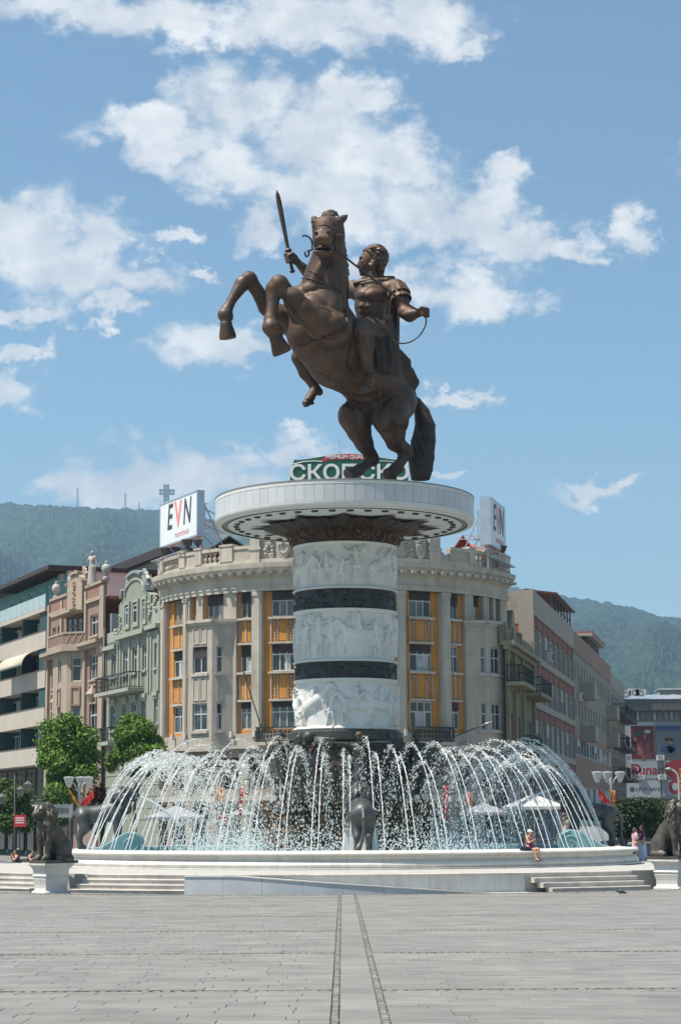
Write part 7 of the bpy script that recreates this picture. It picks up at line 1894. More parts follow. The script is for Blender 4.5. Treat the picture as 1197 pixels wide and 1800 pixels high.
# rooftop shelter and second part of the block
part(blk, 'roof_band', salmon, RFm, (b1 + .02, b2, H0 - .1, ztopb - .1, -.3, .08)); 
hs = []; n2 = 13
for k in range(2):
    for i in range(n2):
        u = b1 + 1.0 + (b2 - b1 - 1.5) * i / n2; z = H0 - 2.6 - k * 3.5; hs.append((u, u + 1.2, z, z + 1.6))
hs2 = [(b1 + .5, b2 - .4, H0 - 9.6, H0 - 8.0), (b1 + .5, b2 - .4, H0 - 14.2, H0 - 12.4)]
m1 = MB(); RFm.wall(m1, b1 + .02, b2, H0 - 7.4, H0 - .1, hs, .2); m1.build('upper_wall', conc, blk)
m1 = MB(); RFm.wall(m1, b1 + .02, b2, 3.0, H0 - 7.4, hs2, .2); m1.build('lower_wall', salmon, blk)
for h_ in hs: window(blk, RFm, h_[0], h_[1], h_[2], h_[3], -.1, 2, 0, white_pvc, WR.choice((0, 0, .4)), None, .09, curtain_m, False)
for h_ in hs2:
    k = 14
    for i in range(k):
        u0 = h_[0] + (h_[1] - h_[0]) * i / k; window(blk, RFm, u0 + .02, h_[0] + (h_[1] - h_[0]) * (i + 1) / k - .02, h_[2], h_[3], -.1, 1, .0, white_pvc, WR.choice((.0, .5, 1.0)), None, .09, curtain_m, False)
for (u, z, d) in ((b1 + 8, H0 - 4.2, 1.4), (b1 + 8, H0 - 8.2, 1.4), (b2 - 5, H0 - 4.6, 1.2), (b2 - 5, H0 - 7.6, 1.2)):
    part(blk, 'balcony_box', conc_t, RFm, (u - 1.8, u + 1.8, z, z + 1.5, 0.0, d)); 
for (u, z) in ((b0 + 10, H0 - 2.9), (b1 + 4.5, H0 - 4.5), (b1 + 12, H0 - 4.2), (b1 + 16, H0 - 7.6), (b1 + 6, H0 - 15), (b1 + 10, H0 - 15), (b1 + 15, H0 - 15), (b1 + 22, H0 - 15.2), (b1 + 27, H0 - 15.2)): ac_unit(blk, RFm, u, z, .05, 1.3)
# third part with iron balconies
part(blk, 'roof_band', conc_t, RFm, (b2 + .02, b3, H0 - .6, ztopb - .8, -.3, .05))
hs = [(b2 + 1.2 + (b3 - b2 - 2) * i / 6, b2 + 1.2 + (b3 - b2 - 2) * i / 6 + 1.3, H0 - 3.4 - 3.6 * k, H0 - 1.3 - 3.6 * k) for i in range(6) for k in range(4)]
m1 = MB(); RFm.wall(m1, b2 + .02, b3, 3.0, H0 - .6, hs, .2); m1.build('end_part_wall', conc, blk)
for h_ in hs: window(blk, RFm, h_[0], h_[1], h_[2], h_[3], -.1, 1, 0, wood_brown, 0, None, .09, None, False)
for k in range(4):
    for (x0, x1) in ((b2 + 1, b2 + 8), (b2 + 10, b3 - .3)): balcony(blk, RFm, x0, x1, H0 - 3.6 - 3.6 * k, 1.6, 10, 1.2, flat('slab_dark', (.09, .085, .08), .8))
EF2 = Frame(RFm(b3, 0, 0), RFm.N * -1)
# shelter on the roof
sh = root('roof_shelter', tuple(RFm(b1 - 8, ztopb, -2)), 'brown lean-to shelter with railing on the roof of the office block', 'shelter')
q0, q1 = uR(985), uR(1016)
m1 = MB(); m1.hexa([RFm(q0, ztopb + 1.9, -.1), RFm(q1, ztopb + 1.9, -.1), RFm(q1, ztopb + 2.3, -3), RFm(q0, ztopb + 2.3, -3), RFm(q0, ztopb + 2.05, -.1), RFm(q1, ztopb + 2.05, -.1), RFm(q1, ztopb + 2.45, -3), RFm(q0, ztopb + 2.45, -3)]); m1.build('roof', mat('shelter_rust', (.10, .045, .035), .8), sh)
m1 = MB()
for i in range(7): u = q0 + (q1 - q0) * i / 6; m1.bar(RFm(u, ztopb, -.6), RFm(u, ztopb + 2.0, -.6), .12)
for v in (.5, 1.1): m1.bar(RFm(q0, ztopb + v, -.6), RFm(q1, ztopb + v, -.6), .07)
m1.build('posts', iron, sh)
MB().hexa([RFm(q0, ztopb, -2.9), RFm(q1, ztopb, -2.9), RFm(q1, ztopb, -2.7), RFm(q0, ztopb, -2.7), RFm(q0, ztopb + 2.2, -2.9), RFm(q1, ztopb + 2.2, -2.9), RFm(q1, ztopb + 2.2, -2.7), RFm(q0, ztopb + 2.2, -2.7)]).build('back_wall', flat('shelter_dark', (.04, .03, .028), .9), sh)
sh2 = root('roof_hut', tuple(RFm(b2 - 6, ztopb, -2)), 'small rooftop hut with red edged roof farther along the office block', 'hut'); q0, q1 = uR(1047), uR(1067)
part(sh2, 'hut_wall', flat('hut_dark', (.05, .045, .04), .8), RFm, (q0 + 1, q1, ztopb - .1, ztopb + 1.6, -4, -.8)); part(sh2, 'roof', conc_t, RFm, (q0, q1 + 1, ztopb + 1.6, ztopb + 1.9, -4.6, -.2)); part(sh2, 'roof_edge', flat('edge_red', (.3, .04, .03), .6), RFm, (q0, q1 + 1, ztopb + 1.9, ztopb + 2.05, -4.6, -.15))
for (px, h_) in ((1031, 2.6), (1036, 1.6), (999, 1.8), (1078, 1.5)):
    p = RFm(uR(px), ztopb, -1.5); an = root('antenna', tuple(p), {1031: 'tall thin roof antenna beside the shelter', 1036: 'short roof antenna right of the shelter', 999: 'roof antenna above the brown shelter', 1078: 'roof antenna near the far end of the office block'}[px], 'antenna')
    mb = MB().bar(p, p + Vector((0, 0, h_)), .06)
    for k in range(3): mb.bar(p + Vector((-.4, 0, h_ * (.7 + .12 * k))), p + Vector((.4, 0, h_ * (.7 + .12 * k))), .04)
    mb.build('mast', steel, an)

# ------------------------------------------------------------------ shopping centre at the end of the square
YM = 262.0
ml = root('shopping_centre', tuple(P(1150, 1446, YM)), 'grey shopping centre with silver roof and large advertising panels', 'building')
XF = Frame((P(1085, 1446, YM).x, YM, 0), (1, 0, 0)); xm = lambda px: P(px, 1400, YM).x - XF.o.x; zm = lambda y: P(1150, y, YM).z
mall_w = mat('mall_render', (.28, .285, .29), .8, 0, var=.05, scale=.3); mall_d = mat('mall_fascia', (.13, .125, .12), .6, .1, var=.1)
part(ml, 'wall', mall_w, XF, (xm(1085), xm(1330), 0, zm(1250), -12, 0))
k = 60
for i in range(k):
    u0 = xm(1098) + (xm(1330) - xm(1098)) * i / k; u1 = xm(1098) + (xm(1330) - xm(1098)) * (i + 1) / k
    part(ml, 'fascia_rib', mall_d, XF, (u0 + .03, u1 - .03, zm(1249), zm(1231), 0, 1.2 + .0))
part(ml, 'fascia_core', mall_d, XF, (xm(1098), xm(1330), zm(1250), zm(1230), -12, 1.0))
vs = []; fs = []; n = 10
for i in range(n + 1):
    t = i / n
    for u in (xm(1100), xm(1330)): vs.append(XF(u, zm(1230) + (zm(1216) - zm(1230)) * math.sin(t * pi / 2) + .02, 1.3 - 9 * t))
fs = [(2 * i, 2 * i + 1, 2 * i + 3, 2 * i + 2) for i in range(n)]
MB().add(vs, fs).build('vaulted_roof', mat('roof_silver', (.55, .56, .57), .35, .7, var=.15, scale=.4), ml, smooth=True)
for i in range(9):
    u = xm(1102) + i * 2.4; m1 = MB(); m1.tube([XF(u, zm(1230) + (zm(1216) - zm(1230)) * math.sin(j / 6 * pi / 2) + .05, 1.3 - 9 * j / 6) for j in range(7)], .07, 5); m1.build('roof_rib', MATS['roof_silver'], ml)
part(ml, 'roof_cabin', mall_w, XF, (xm(1181), xm(1330), zm(1216), zm(1206), -11, -8)); part(ml, 'cabin_roof', MATS['roof_silver'], XF, (xm(1179), xm(1330), zm(1206), zm(1203), -11.5, -7.5))
for i in range(11):
    u0 = xm(1098 + i * 10); window(ml, XF, u0 + .1, u0 + .62 * 1.15, zm(1268), zm(1251), .1, 1, 0, mall_d, 0, glasses[1 if i < 5 else 2], .1, None, False)
for (px, py) in ((1101, 1227), (1116, 1224), (1128, 1225)):
    ac_unit(ml, XF, xm(px), zm(py), 1.0, 1.6)
pv = flat('poster_white', (.38, .39, .40), .5); pr_ = mat('poster_red', (.13, .014, .016), .5, 0, var=.3, scale=.35); pg = mat('poster_greyblue', (.14, .16, .17), .5, 0, var=.2, scale=.3)
def panel(x0, x1, y0, y1, m, w=.12, name='advertising_panel'): return part(ml, name, m, XF, (xm(x0), xm(x1), zm(y1), zm(y0), 0.002, w))
panel(1109, 1153, 1269, 1402, pv, .06, 'white_cladding')
p = panel(1111, 1152, 1276, 1334, pr_, .16); r = random.Random(2); berry = mat('print_pinkred', (.24, .07, .07), .5, 0, var=.5, scale=1.2); leafp = flat('print_green', (.04, .05, .02), .5)
def disc_print(par, u, v, w, ru, rv, m, name='print'):
    MB().prism([(ru * math.cos(2 * pi * k / 14), rv * math.sin(2 * pi * k / 14)) for k in range(14)], XF(u, v, w), XF.U, (0, 0, 1), XF.N, 0, .01).build(name, m, par)
for i in range(26): disc_print(p, xm(1131) + r.gauss(0, .62), zm(1315) + r.gauss(0, .75), .161 + i * .002, r.uniform(.16, .4), r.uniform(.2, .5), berry, 'printed_berry')
for i in range(6): disc_print(p, xm(1119) + r.gauss(0, .3), zm(1291) + r.gauss(0, .2), .161 + i * .002, .4, .22, leafp, 'printed_leaf')
disc_print(p, xm(1140), zm(1286), .162, .42, .24, pv, 'printed_badge')
p = panel(1155, 1330, 1276, 1334, pg, .16); part(p, 'blue_header', flat('print_blue', (.03, .06, .17), .5), XF, (xm(1155.5), xm(1329), zm(1284), zm(1276.5), .16, .17))
for (x, y, ru, rv, c) in ((1175, 1318, .95, .5, (.03, .09, .16)), (1182, 1316, .6, .6, (.04, .12, .20)), (1174, 1303, .28, .38, (.25, .16, .12)), (1181, 1303, .27, .38, (.27, .18, .14)), (1174, 1300, .32, .22, (.02, .015, .012)), (1181.5, 1300, .32, .22, (.025, .018, .012))): disc_print(p, xm(x), zm(y), .161 + .002 * (y < 1310) + .003 * (rv < .3), ru, rv, flat('print_%d%d' % (x, y), c, .5), 'printed_figure')
p = panel(1108, 1156, 1338, 1368, mat('sign_grey', (.30, .31, .32), .5, var=.03), .2); lettering(p, 'una', XF(xm(1139.5), zm(1354), .21), XF.U, (0, 0, 1), 1.75, flat('duna_red', (.25, .015, .035), .5), 0, .01, 'lettering', 'CENTER', .03, 1.0)
lettering(p, 'D', XF(xm(1118), zm(1352.5), .21), XF.U, (0, 0, 1), 1.75, MATS['duna_red'], 0, .01, 'lettering', 'CENTER', .03, 1.1); disc_print(p, xm(1115.5), zm(1352.5), .212, .32, .32, MATS['duna_red'], 'logo_dot')
p = panel(1100, 1160, 1372, 1402, mat('sign_pale', (.35, .36, .37), .5, var=.03), .25); lettering(p, 'ALPHA BANK', XF(xm(1137), zm(1387.5), .26), XF.U, (0, 0, 1), .68, flat('print_dark', (.05, .06, .09), .5), 0, .01, 'lettering', 'CENTER', 0.0, .95)
part(p, 'logo_square', MATS['print_dark'], XF, (xm(1107), xm(1113), zm(1391.5), zm(1383.5), .25, .262))
p = panel(1167, 1330, 1337, 1366, mat('sign_cream', (.36, .33, .27), .5), .2); disc_print(p, xm(1189), zm(1352), .21, 1.6, 1.2, flat('print_deepred', (.25, .015, .02), .5), 'red_oval')
p = panel(1163, 1330, 1371, 1400, mat('sign_dim', (.25, .26, .28), .5), .2); disc_print(p, xm(1186), zm(1383), .21, .85, 1.0, MATS['print_deepred'], 'red_disc'); disc_print(p, xm(1186), zm(1383), .222, .4, .5, pv, 'white_disc')
for (px, py) in ((1161, 1337), (1125, 1371), (1163, 1371)): ac_unit(ml, XF, xm(px), zm(py), .2, 1.2)
for i in range(3): window(ml, XF, xm(1156 + i * 4), xm(1159.2 + i * 4), zm(1364), zm(1350), .1, 1, 0, mall_d, 0, None, .1, None, False)
part(ml, 'shopfront', flat('shop_dark', (.03, .03, .03), .4), XF, (xm(1086), xm(1330), 0, zm(1405), 0.002, .1))
# ------------------------------------------------------------------ mountain
def forest_mat():
    m = bpy.data.materials.new('forest'); m.use_nodes = True; nt = m.node_tree; N = nt.nodes; L = nt.links; b = N['Principled BSDF']; b.inputs['Roughness'].default_value = 1; b.inputs['Specular IOR Level'].default_value = 0
    g = N.new('ShaderNodeNewGeometry'); mp = N.new('ShaderNodeMapping'); mp.inputs['Scale'].default_value = (1, .35, 1); L.new(g.outputs['Position'], mp.inputs[0])
    def nz(sc, d):
        n = N.new('ShaderNodeTexNoise'); n.inputs['Scale'].default_value = sc; n.inputs['Detail'].default_value = d; L.new(mp.outputs[0], n.inputs['Vector']); return n.outputs['Fac']
    cr = N.new('ShaderNodeValToRGB'); L.new(nz(.06, 6), cr.inputs[0]); e = cr.color_ramp.elements; e[0].position = .32; e[0].color = (.011, .024, .02, 1); e[1].position = .72; e[1].color = (.045, .075, .038, 1)
    c2 = N.new('ShaderNodeValToRGB'); L.new(nz(.0055, 4), c2.inputs[0]); e = c2.color_ramp.elements; e[0].position = .70; e[0].color = (0, 0, 0, 1); e[1].position = .76; e[1].color = (.8, .8, .8, 1)
    mx = N.new('ShaderNodeMix'); mx.data_type = 'RGBA'; L.new(c2.outputs[0], mx.inputs['Factor']); L.new(cr.outputs[0], mx.inputs['A']); mx.inputs['B'].default_value = (.17, .16, .10, 1); L.new(mx.outputs['Result'], b.inputs['Base Color']); return m
YR = 4200.0
rp = np.array([[-2600, 1010], [-1200, 950], [-500, 915], [-100, 884], [0, 881], [40, 885], [60, 887], [130, 889], [200, 891], [280, 896], [450, 930], [600, 965], [750, 1000], [890, 1031], [930, 1040], [965, 1046], [1000, 1053], [1040, 1061], [1080, 1069], [1120, 1077], [1160, 1087], [1197, 1094], [1500, 1150], [2400, 1230], [3800, 1290]], float)
px_cols = np.concatenate([np.arange(-2600, -40, 40), np.arange(-40, 330, 2.2), np.arange(330, 860, 20), np.arange(860, 1240, 2.2), np.arange(1240, 3800, 40)])
ridge = (1446 - np.interp(px_cols, rp[:, 0], rp[:, 1])) / FPX * YR + 2.7
rs_ = np.random.RandomState(5)
sv = np.concatenate([np.linspace(0, 1.0, 260), np.linspace(1.01, 1.3, 14)])
ny, nx = len(sv), len(px_cols)
Yg = 1050 + (YR - 1050) * sv
f_ = np.where(sv <= 1, sv ** 1.12, np.cos((sv - 1) * 4) )
Zg = ridge[None, :] * f_[:, None]
def sm_noise(shape, cell, seed):
    r0 = np.random.RandomState(seed); n0, n1 = shape[0] // cell[0] + 3, shape[1] // cell[1] + 3; g = r0.rand(n0, n1)
    y = np.arange(shape[0]) / cell[0]; x = np.arange(shape[1]) / cell[1]; yi = y.astype(int); xi = x.astype(int); fy = (y - yi)[:, None]; fx = (x - xi)[None]; fy = fy * fy * (3 - 2 * fy); fx = fx * fx * (3 - 2 * fx)
    return (g[yi][:, xi] * (1 - fy) * (1 - fx) + g[yi + 1][:, xi] * fy * (1 - fx) + g[yi][:, xi + 1] * (1 - fy) * fx + g[yi + 1][:, xi + 1] * fy * fx) - .5
Xpx = np.repeat(px_cols[None, :], ny, 0)
spur = 46 * np.sin(Xpx / 52 + sv[:, None] * 6.0) + 30 * np.sin(Xpx / 23 - sv[:, None] * 9 + 1) + 26 * np.sin(Xpx / 95 + sv[:, None] * 14)
Zg += spur * (np.clip(sv, 0, 1) * np.clip(1.0 - np.clip(sv, 0, 1) ** 3, 0, 1))[:, None]
Zg += (sm_noise((ny, nx), (3, 5), 1) * 7 + sm_noise((ny, nx), (2, 2), 2) * 5 + rs_.rand(ny, nx) * 3 - 1.5) * np.clip(sv * 8, 0, 1)[:, None]
Xg = (px_cols[None, :] - CX) / FPX * Yg[:, None]
Zg[0] = -2
vv = np.stack([Xg, np.repeat(Yg[:, None], nx, 1), Zg], -1).reshape(-1, 3)
i = np.arange(ny - 1)[:, None] * nx + np.arange(nx - 1)[None]
q = np.stack([i, i + 1, i + nx + 1, i + nx], -1).reshape(-1, 4)
mt = link('mountain', np_mesh('mountain', vv, q, False), forest_mat()); tag(mt, 'long wooded mountain ridge behind the city', None, None, 'structure')
steel_far = flat('far_steel', (.16, .17, .19), .7, .2)
def mpt(x, y): return P(x, y, YR)
cr = root('summit_cross', tuple(mpt(293, 896)), 'tall steel lattice cross on the mountain ridge', 'cross')
def lat(mb, a, b, w, n):
    for sx in (-1, 1):
        for sy in (-1, 1): mb.bar(a + Vector((sx * w, sy * w, 0)), b + Vector((sx * w, sy * w, 0)), 2.6)
    for k in range(n):
        for sy in (-1, 1):
            p, q_ = a.lerp(b, k / n), a.lerp(b, (k + 1) / n); mb.bar(p + Vector((-w, sy * w, 0)), q_ + Vector((w, sy * w, 0)), 1.8); mb.bar(p + Vector((w, sy * w, 0)), q_ + Vector((-w, sy * w, 0)), 1.8)
m1 = MB(); lat(m1, mpt(293, 899), mpt(293, 852), 4.5, 8); m1.build('upright', steel_far, cr)
m1 = MB(); a, b = mpt(280.5, 865), mpt(307.5, 865)
for s1 in (-1, 1):
    for s2 in (-1, 1): m1.bar(a + Vector((0, s1 * 4, s2 * 4)), b + Vector((0, s1 * 4, s2 * 4)), 2.6)
for k in range(5):
    p, q_ = a.lerp(b, k / 5), a.lerp(b, (k + 1) / 5); m1.bar(p + Vector((0, -4, -4)), q_ + Vector((0, -4, 4)), 1.8); m1.bar(p + Vector((0, -4, 4)), q_ + Vector((0, -4, -4)), 1.8)
m1.build('crossbar', steel_far, cr)
for (x, y0, y1, w, lab) in ((137, 892, 858, 2.4, 'tallest lattice radio mast on the ridge at the left'), (221, 894, 867, 2.0, 'shorter lattice radio mast between the tall mast and the cross'), (245, 896, 883, 1.0, 'small thin mast on the ridge just left of the cross')):
    o = root('radio_mast', tuple(mpt(x, y0)), lab, 'mast'); m1 = MB(); a, b = mpt(x, y0), mpt(x, y1)
    for sx in (-1, 1): m1.bar(a + Vector((sx * w, 0, 0)), b + Vector((sx * w * .4, 0, 0)), 1.1)
    for k in range(9):
        p, q_ = a.lerp(b, k / 9), a.lerp(b, (k + 1) / 9); s_ = 1 if k % 2 else -1; m1.bar(p + Vector((s_ * w, 0, 0)), q_ + Vector((-s_ * w, 0, 0)), .8)
    m1.build('lattice', steel_far, o)

# ------------------------------------------------------------------ trees
def leaf_mat(name, c1, c2):
    m = bpy.data.materials.new(name); m.use_nodes = True; nt = m.node_tree; N = nt.nodes; L = nt.links; b = N['Principled BSDF']; b.inputs['Roughness'].default_value = .55; b.inputs['Specular IOR Level'].default_value = .3
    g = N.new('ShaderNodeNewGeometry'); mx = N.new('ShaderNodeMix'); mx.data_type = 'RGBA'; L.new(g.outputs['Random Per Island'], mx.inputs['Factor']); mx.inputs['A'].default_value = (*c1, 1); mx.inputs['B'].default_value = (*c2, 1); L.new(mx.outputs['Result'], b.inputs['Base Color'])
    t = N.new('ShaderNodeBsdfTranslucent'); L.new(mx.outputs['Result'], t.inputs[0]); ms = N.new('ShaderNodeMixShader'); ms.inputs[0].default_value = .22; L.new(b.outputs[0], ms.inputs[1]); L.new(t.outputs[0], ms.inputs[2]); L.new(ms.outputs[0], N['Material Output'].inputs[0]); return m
leaf_bright = leaf_mat('leaves_bright', (.05, .115, .014), (.17, .29, .038)); leaf_mid = leaf_mat('leaves_mid', (.035, .08, .016), (.09, .15, .03)); leaf_shaded = leaf_mat('leaves_shaded', (.018, .04, .012), (.04, .075, .02))  # the darkest leaf tones carry the shade over the right-hand trees
bark = mat('bark', (.09, .07, .05), .9, 0, var=.3, scale=6, bump=.5, bscale=20)
def leaves(clumps, n, size, seed):
    r = np.random.RandomState(seed); vol = np.array([c[1][0] * c[1][1] * c[1][2] for c in clumps]); pk = r.choice(len(clumps), n, p=vol / vol.sum())
    C = np.array([tuple(c[0]) for c in clumps])[pk]; Rr = np.array([c[1] for c in clumps])[pk]
    d = r.normal(size=(n, 3)); d /= np.linalg.norm(d, axis=1)[:, None]; rad_ = r.rand(n) ** .42; rad_ = np.where(r.rand(n) < .14, rad_ * (1.0 + .45 * r.rand(n)), rad_)
    p = C + d * rad_[:, None] * Rr
    nrm = d + r.normal(size=(n, 3)) * .7 + np.array([0, 0, .35]); nrm /= np.linalg.norm(nrm, axis=1)[:, None]
    u = np.cross(nrm, r.normal(size=(n, 3))); u /= np.linalg.norm(u, axis=1)[:, None] + 1e-9; w = np.cross(nrm, u)
    s_ = size * (.6 + .8 * r.rand(n))[:, None]
    v = np.stack([p - u * s_, p + w * s_ * .55 + nrm * s_ * .12, p + u * s_, p - w * s_ * .55 + nrm * s_ * .12], 1).reshape(-1, 3)
    return v, np.arange(n * 4).reshape(-1, 4)
def tree(base, clumps, n, size, lm, label, seed, trunk_r=.16, group=None, name='street_tree'):
    o = root(name, tuple(base), label, 'tree', group)
    v, q = leaves(clumps, n, size, seed); link('crown', np_mesh('crown', v - np.array(base), q, False), lm, o, Vector(base))
    ctr = sum((Vector(c[0]) for c in clumps), Vector()) / len(clumps); b = Vector(base); r = random.Random(seed)
    m1 = MB(); top = Vector((ctr.x, ctr.y, ctr.z)); m1.tube(smooth_path([b, b.lerp(top, .45) + Vector((r.uniform(-.1, .1), 0, 0)), top], 5), [trunk_r * (1 - .06 * k) for k in range(11)], 8)
    for c in clumps: m1.tube(smooth_path([b.lerp(top, r.uniform(.5, .8)), (b.lerp(top, .75)).lerp(Vector(c[0]), .6) + Vector((0, 0, -.15)), Vector(c[0])], 4), [trunk_r * .45 * (1 - .1 * k) for k in range(9)], 5)
    m1.build('trunk', bark, o, smooth=True)
    return o
def clumps_px(lst, Y, r, dy=1.0):
    out = []
    for (x, y, rx, ry) in lst:
        c = P(x, y, Y + r.uniform(-dy, dy)); k = Y / FPX; out.append((c, (rx * k, rx * k * .9, ry * k)))
    return out
r = random.Random(1)
t1 = clumps_px([(118, 1272, 26, 20), (92, 1282, 24, 20), (100, 1312, 36, 26), (140, 1300, 34, 28), (122, 1338, 46, 28), (88, 1336, 24, 18), (158, 1330, 22, 22), (116, 1366, 34, 20), (150, 1360, 26, 20), (98, 1392, 22, 18), (120, 1400, 26, 20), (128, 1290, 22, 18)], 128, r, 1.2)
b = P(124, 1490, 128); b.z = .02; tree(b, t1, 17000, .125, leaf_bright, 'leafy green street tree in front of the pink house', 3)
t2 = clumps_px([(232, 1270, 24, 16), (222, 1292, 22, 18), (250, 1285, 26, 20), (262, 1306, 28, 18), (230, 1312, 26, 18), (205, 1332, 17, 14), (195, 1345, 12, 12), (245, 1325, 30, 18), (278, 1318, 16, 12), (250, 1350, 26, 18)], 132, r, 1.2)
b = P(240, 1490, 132); b.z = .02; tree(b, t2, 13000, .125, leaf_bright, 'leafy green street tree in front of the green house', 4)
t3 = clumps_px([(10, 1382, 20, 14), (30, 1398, 24, 20), (8, 1415, 26, 22), (40, 1425, 20, 22), (14, 1445, 28, 20), (46, 1448, 14, 16)], 122, r, .8)
b = P(22, 1500, 122); b.z = .02; tree(b, t3, 7000, .115, leaf_mid, 'low bushy tree by the lamp post at the far left', 6, .1)
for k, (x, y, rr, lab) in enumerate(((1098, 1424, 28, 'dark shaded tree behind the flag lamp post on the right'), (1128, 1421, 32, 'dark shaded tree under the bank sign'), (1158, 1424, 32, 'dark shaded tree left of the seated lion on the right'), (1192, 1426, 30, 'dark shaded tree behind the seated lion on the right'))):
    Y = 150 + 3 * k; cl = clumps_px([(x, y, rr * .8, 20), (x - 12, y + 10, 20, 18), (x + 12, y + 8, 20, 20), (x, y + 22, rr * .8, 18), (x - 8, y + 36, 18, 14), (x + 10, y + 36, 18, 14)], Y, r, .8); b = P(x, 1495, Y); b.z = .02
    tree(b, cl, 5500, .13, leaf_shaded, lab, 20 + k, .12, 'row of dark trees on the right')
for k, (x, y, rx, ry, Y, lab) in enumerate(((100, 1405, 26, 20, 124, 'green shrub at the foot of the big street tree'), (172, 1400, 16, 26, 134, 'dark red leaved shrub beside the down pipe'))):
    cl = clumps_px([(x, y, rx, ry), (x - rx * .5, y + ry * .6, rx * .8, ry * .8), (x + rx * .5, y + ry * .7, rx * .8, ry * .8), (x, y + ry * 1.6, rx, ry)], Y, r, .4); b = P(x, 1495, Y); b.z = .02
    tree(b, cl, 2600, .11, (leaf_mid, leaf_mat('leaves_red', (.03, .012, .012), (.07, .03, .02)))[k], lab, 40 + k, .07, None, 'shrub')

# ------------------------------------------------------------------ lamp posts, flags, banners
lampw = mat('lamp_glass', (.42, .43, .42), .4, 0, var=.05); post_g = mat('post_grey', (.40, .41, .42), .5, .3, var=.06)
def flag_cloth(o, top, along, drop, m, name='flag', amp=.08, seed=1):
    """hanging cloth from a slanting staff"""
    cl = cloth([top, Vector(top) + Vector(along) * .5, Vector(top) + Vector(along)], [Vector(top) + Vector(drop), Vector(top) + Vector(along) * .45 + Vector(drop) * 1.1, Vector(top) + Vector(along) * .9 + Vector(drop) * .9], 3, amp, .02, 24, 16, 0, seed)
    return cl.build(name, m, o, smooth=True)
flag_red = mat('flag_red', (.50, .025, .02), .7, 0, var=.08); flag_yel = mat('flag_yellow', (.75, .42, .03), .7, 0, var=.08)
def sun_flag_mat():
    m = bpy.data.materials.new('flag_sunrays'); m.use_nodes = True; nt = m.node_tree; N = nt.nodes; L = nt.links; b = N['Principled BSDF']; b.inputs['Roughness'].default_value = .7
    tc = N.new('ShaderNodeTexCoord'); s = N.new('ShaderNodeSeparateXYZ'); L.new(tc.outputs['Generated'], s.inputs[0])
    def M(op, a, b_=None):
        n = N.new('ShaderNodeMath'); n.operation = op
        for i_, v in enumerate((a, b_)):
            if v is None: continue
            if isinstance(v, (int, float)): n.inputs[i_].default_value = v
            else: L.new(v, n.inputs[i_])
        return n.outputs[0]
    x = M('SUBTRACT', s.outputs[0], .5); z = M('SUBTRACT', s.outputs[2], .5); a = M('ARCTAN2', z, x); ry = M('GREATER_THAN', M('COSINE', M('MULTIPLY', a, 8)), .35); dd = M('SQRT', M('ADD', M('MULTIPLY', x, x), M('MULTIPLY', z, z))); dk = M('LESS_THAN', dd, .16); f = M('MAXIMUM', ry, dk)
    mx = N.new('ShaderNodeMix'); mx.data_type = 'RGBA'; L.new(f, mx.inputs['Factor']); mx.inputs['A'].default_value = (.50, .025, .02, 1); mx.inputs['B'].default_value = (.75, .42, .03, 1); L.new(mx.outputs['Result'], b.inputs['Base Color']); return m
flag_sun = sun_flag_mat()
def lamp3(px, Y, py_top, pxs, py_lamp, label, flags):
    b = P(px, 1500, Y); b.z = .0; o = root('street_lamp', tuple(b), label, 'street lamp'); k = Y / FPX; top = P(px, py_top, Y)
    MB().tube([b, b + Vector((0, 0, .4)), b + Vector((0, 0, .5)), top], [.14, .14, .09, .075], 10).build('post', post_g, o, smooth=True, angle=40)
    for i_, x in enumerate(pxs):
        c = P(x, py_lamp, Y + (-.3, .35, 0)[i_])
        mb = MB().lathe([(0, -.42), (.10, -.42), (.30, .10), (.31, .14), (.24, .17), (0, .19)], (c.x, c.y), 14); mb.v = [(a_, b_, z_ + c.z) for a_, b_, z_ in mb.v]; mb.build('lamp_shade', lampw, o, smooth=True, angle=40)
        MB().tube(smooth_path([top - Vector((0, 0, .5)), (top - Vector((0, 0, .5))).lerp(c, .6) + Vector((0, 0, .12)), c - Vector((0, 0, .42))], 6), .045, 6).build('arm', post_g, o, smooth=True)
    for (x, y, ax, dr, m, nm) in flags:
        t = P(x, y, Y - .15); flag_cloth(o, t, (ax[0] * k, -.05, -ax[1] * k), (dr[0] * k, 0, -dr[1] * k), m, 'flag', .05, int(x))
    return o
lamp3(140, 112, 1378, (122, 143, 156), 1371, 'three armed street lamp with crossed red flags behind the left lion', [(121, 1385, (18, 24), (4, 14), flag_sun, ''), (165, 1389, (-22, 22), (1, 12), flag_red, '')])
lamp3(1073, 112, 1366, (1049, 1067, 1089), 1362, 'three armed street lamp with red flags behind the right basin rim', [(1051, 1384, (20, 26), (0, 14), flag_red, ''), (1073, 1388, (7, 2), (0, 34), flag_sun, '')])
b = P(1192, 1500, 135); b.z = 0; o = root('curved_street_lamp', tuple(b), 'single white street lamp with curved arm above the right lion', 'street lamp')
MB().tube(smooth_path([b, P(1193, 1420, 135), P(1192, 1372, 135), P(1187, 1358, 135), P(1176, 1351, 135)], 6), .07, 8).build('post', lampw, o, smooth=True); m1 = MB(); m1.ico(P(1174, 1351.5, 135), .28, .4); m1.build('lamp_head', lampw, o, smooth=True)
b = P(1197, 1500, 118); b.z = 0; o = root('flag_pole', tuple(b), 'flag pole with red and yellow flag at the right edge above the lion', 'flag'); MB().tube([b, P(1200, 1340, 118)], .05, 6).build('pole', post_g, o); flag_cloth(o, P(1193, 1350, 118), (.2, -.05, -.1), (0, 0, -1.3), flag_sun, 'flag', .05, 3)
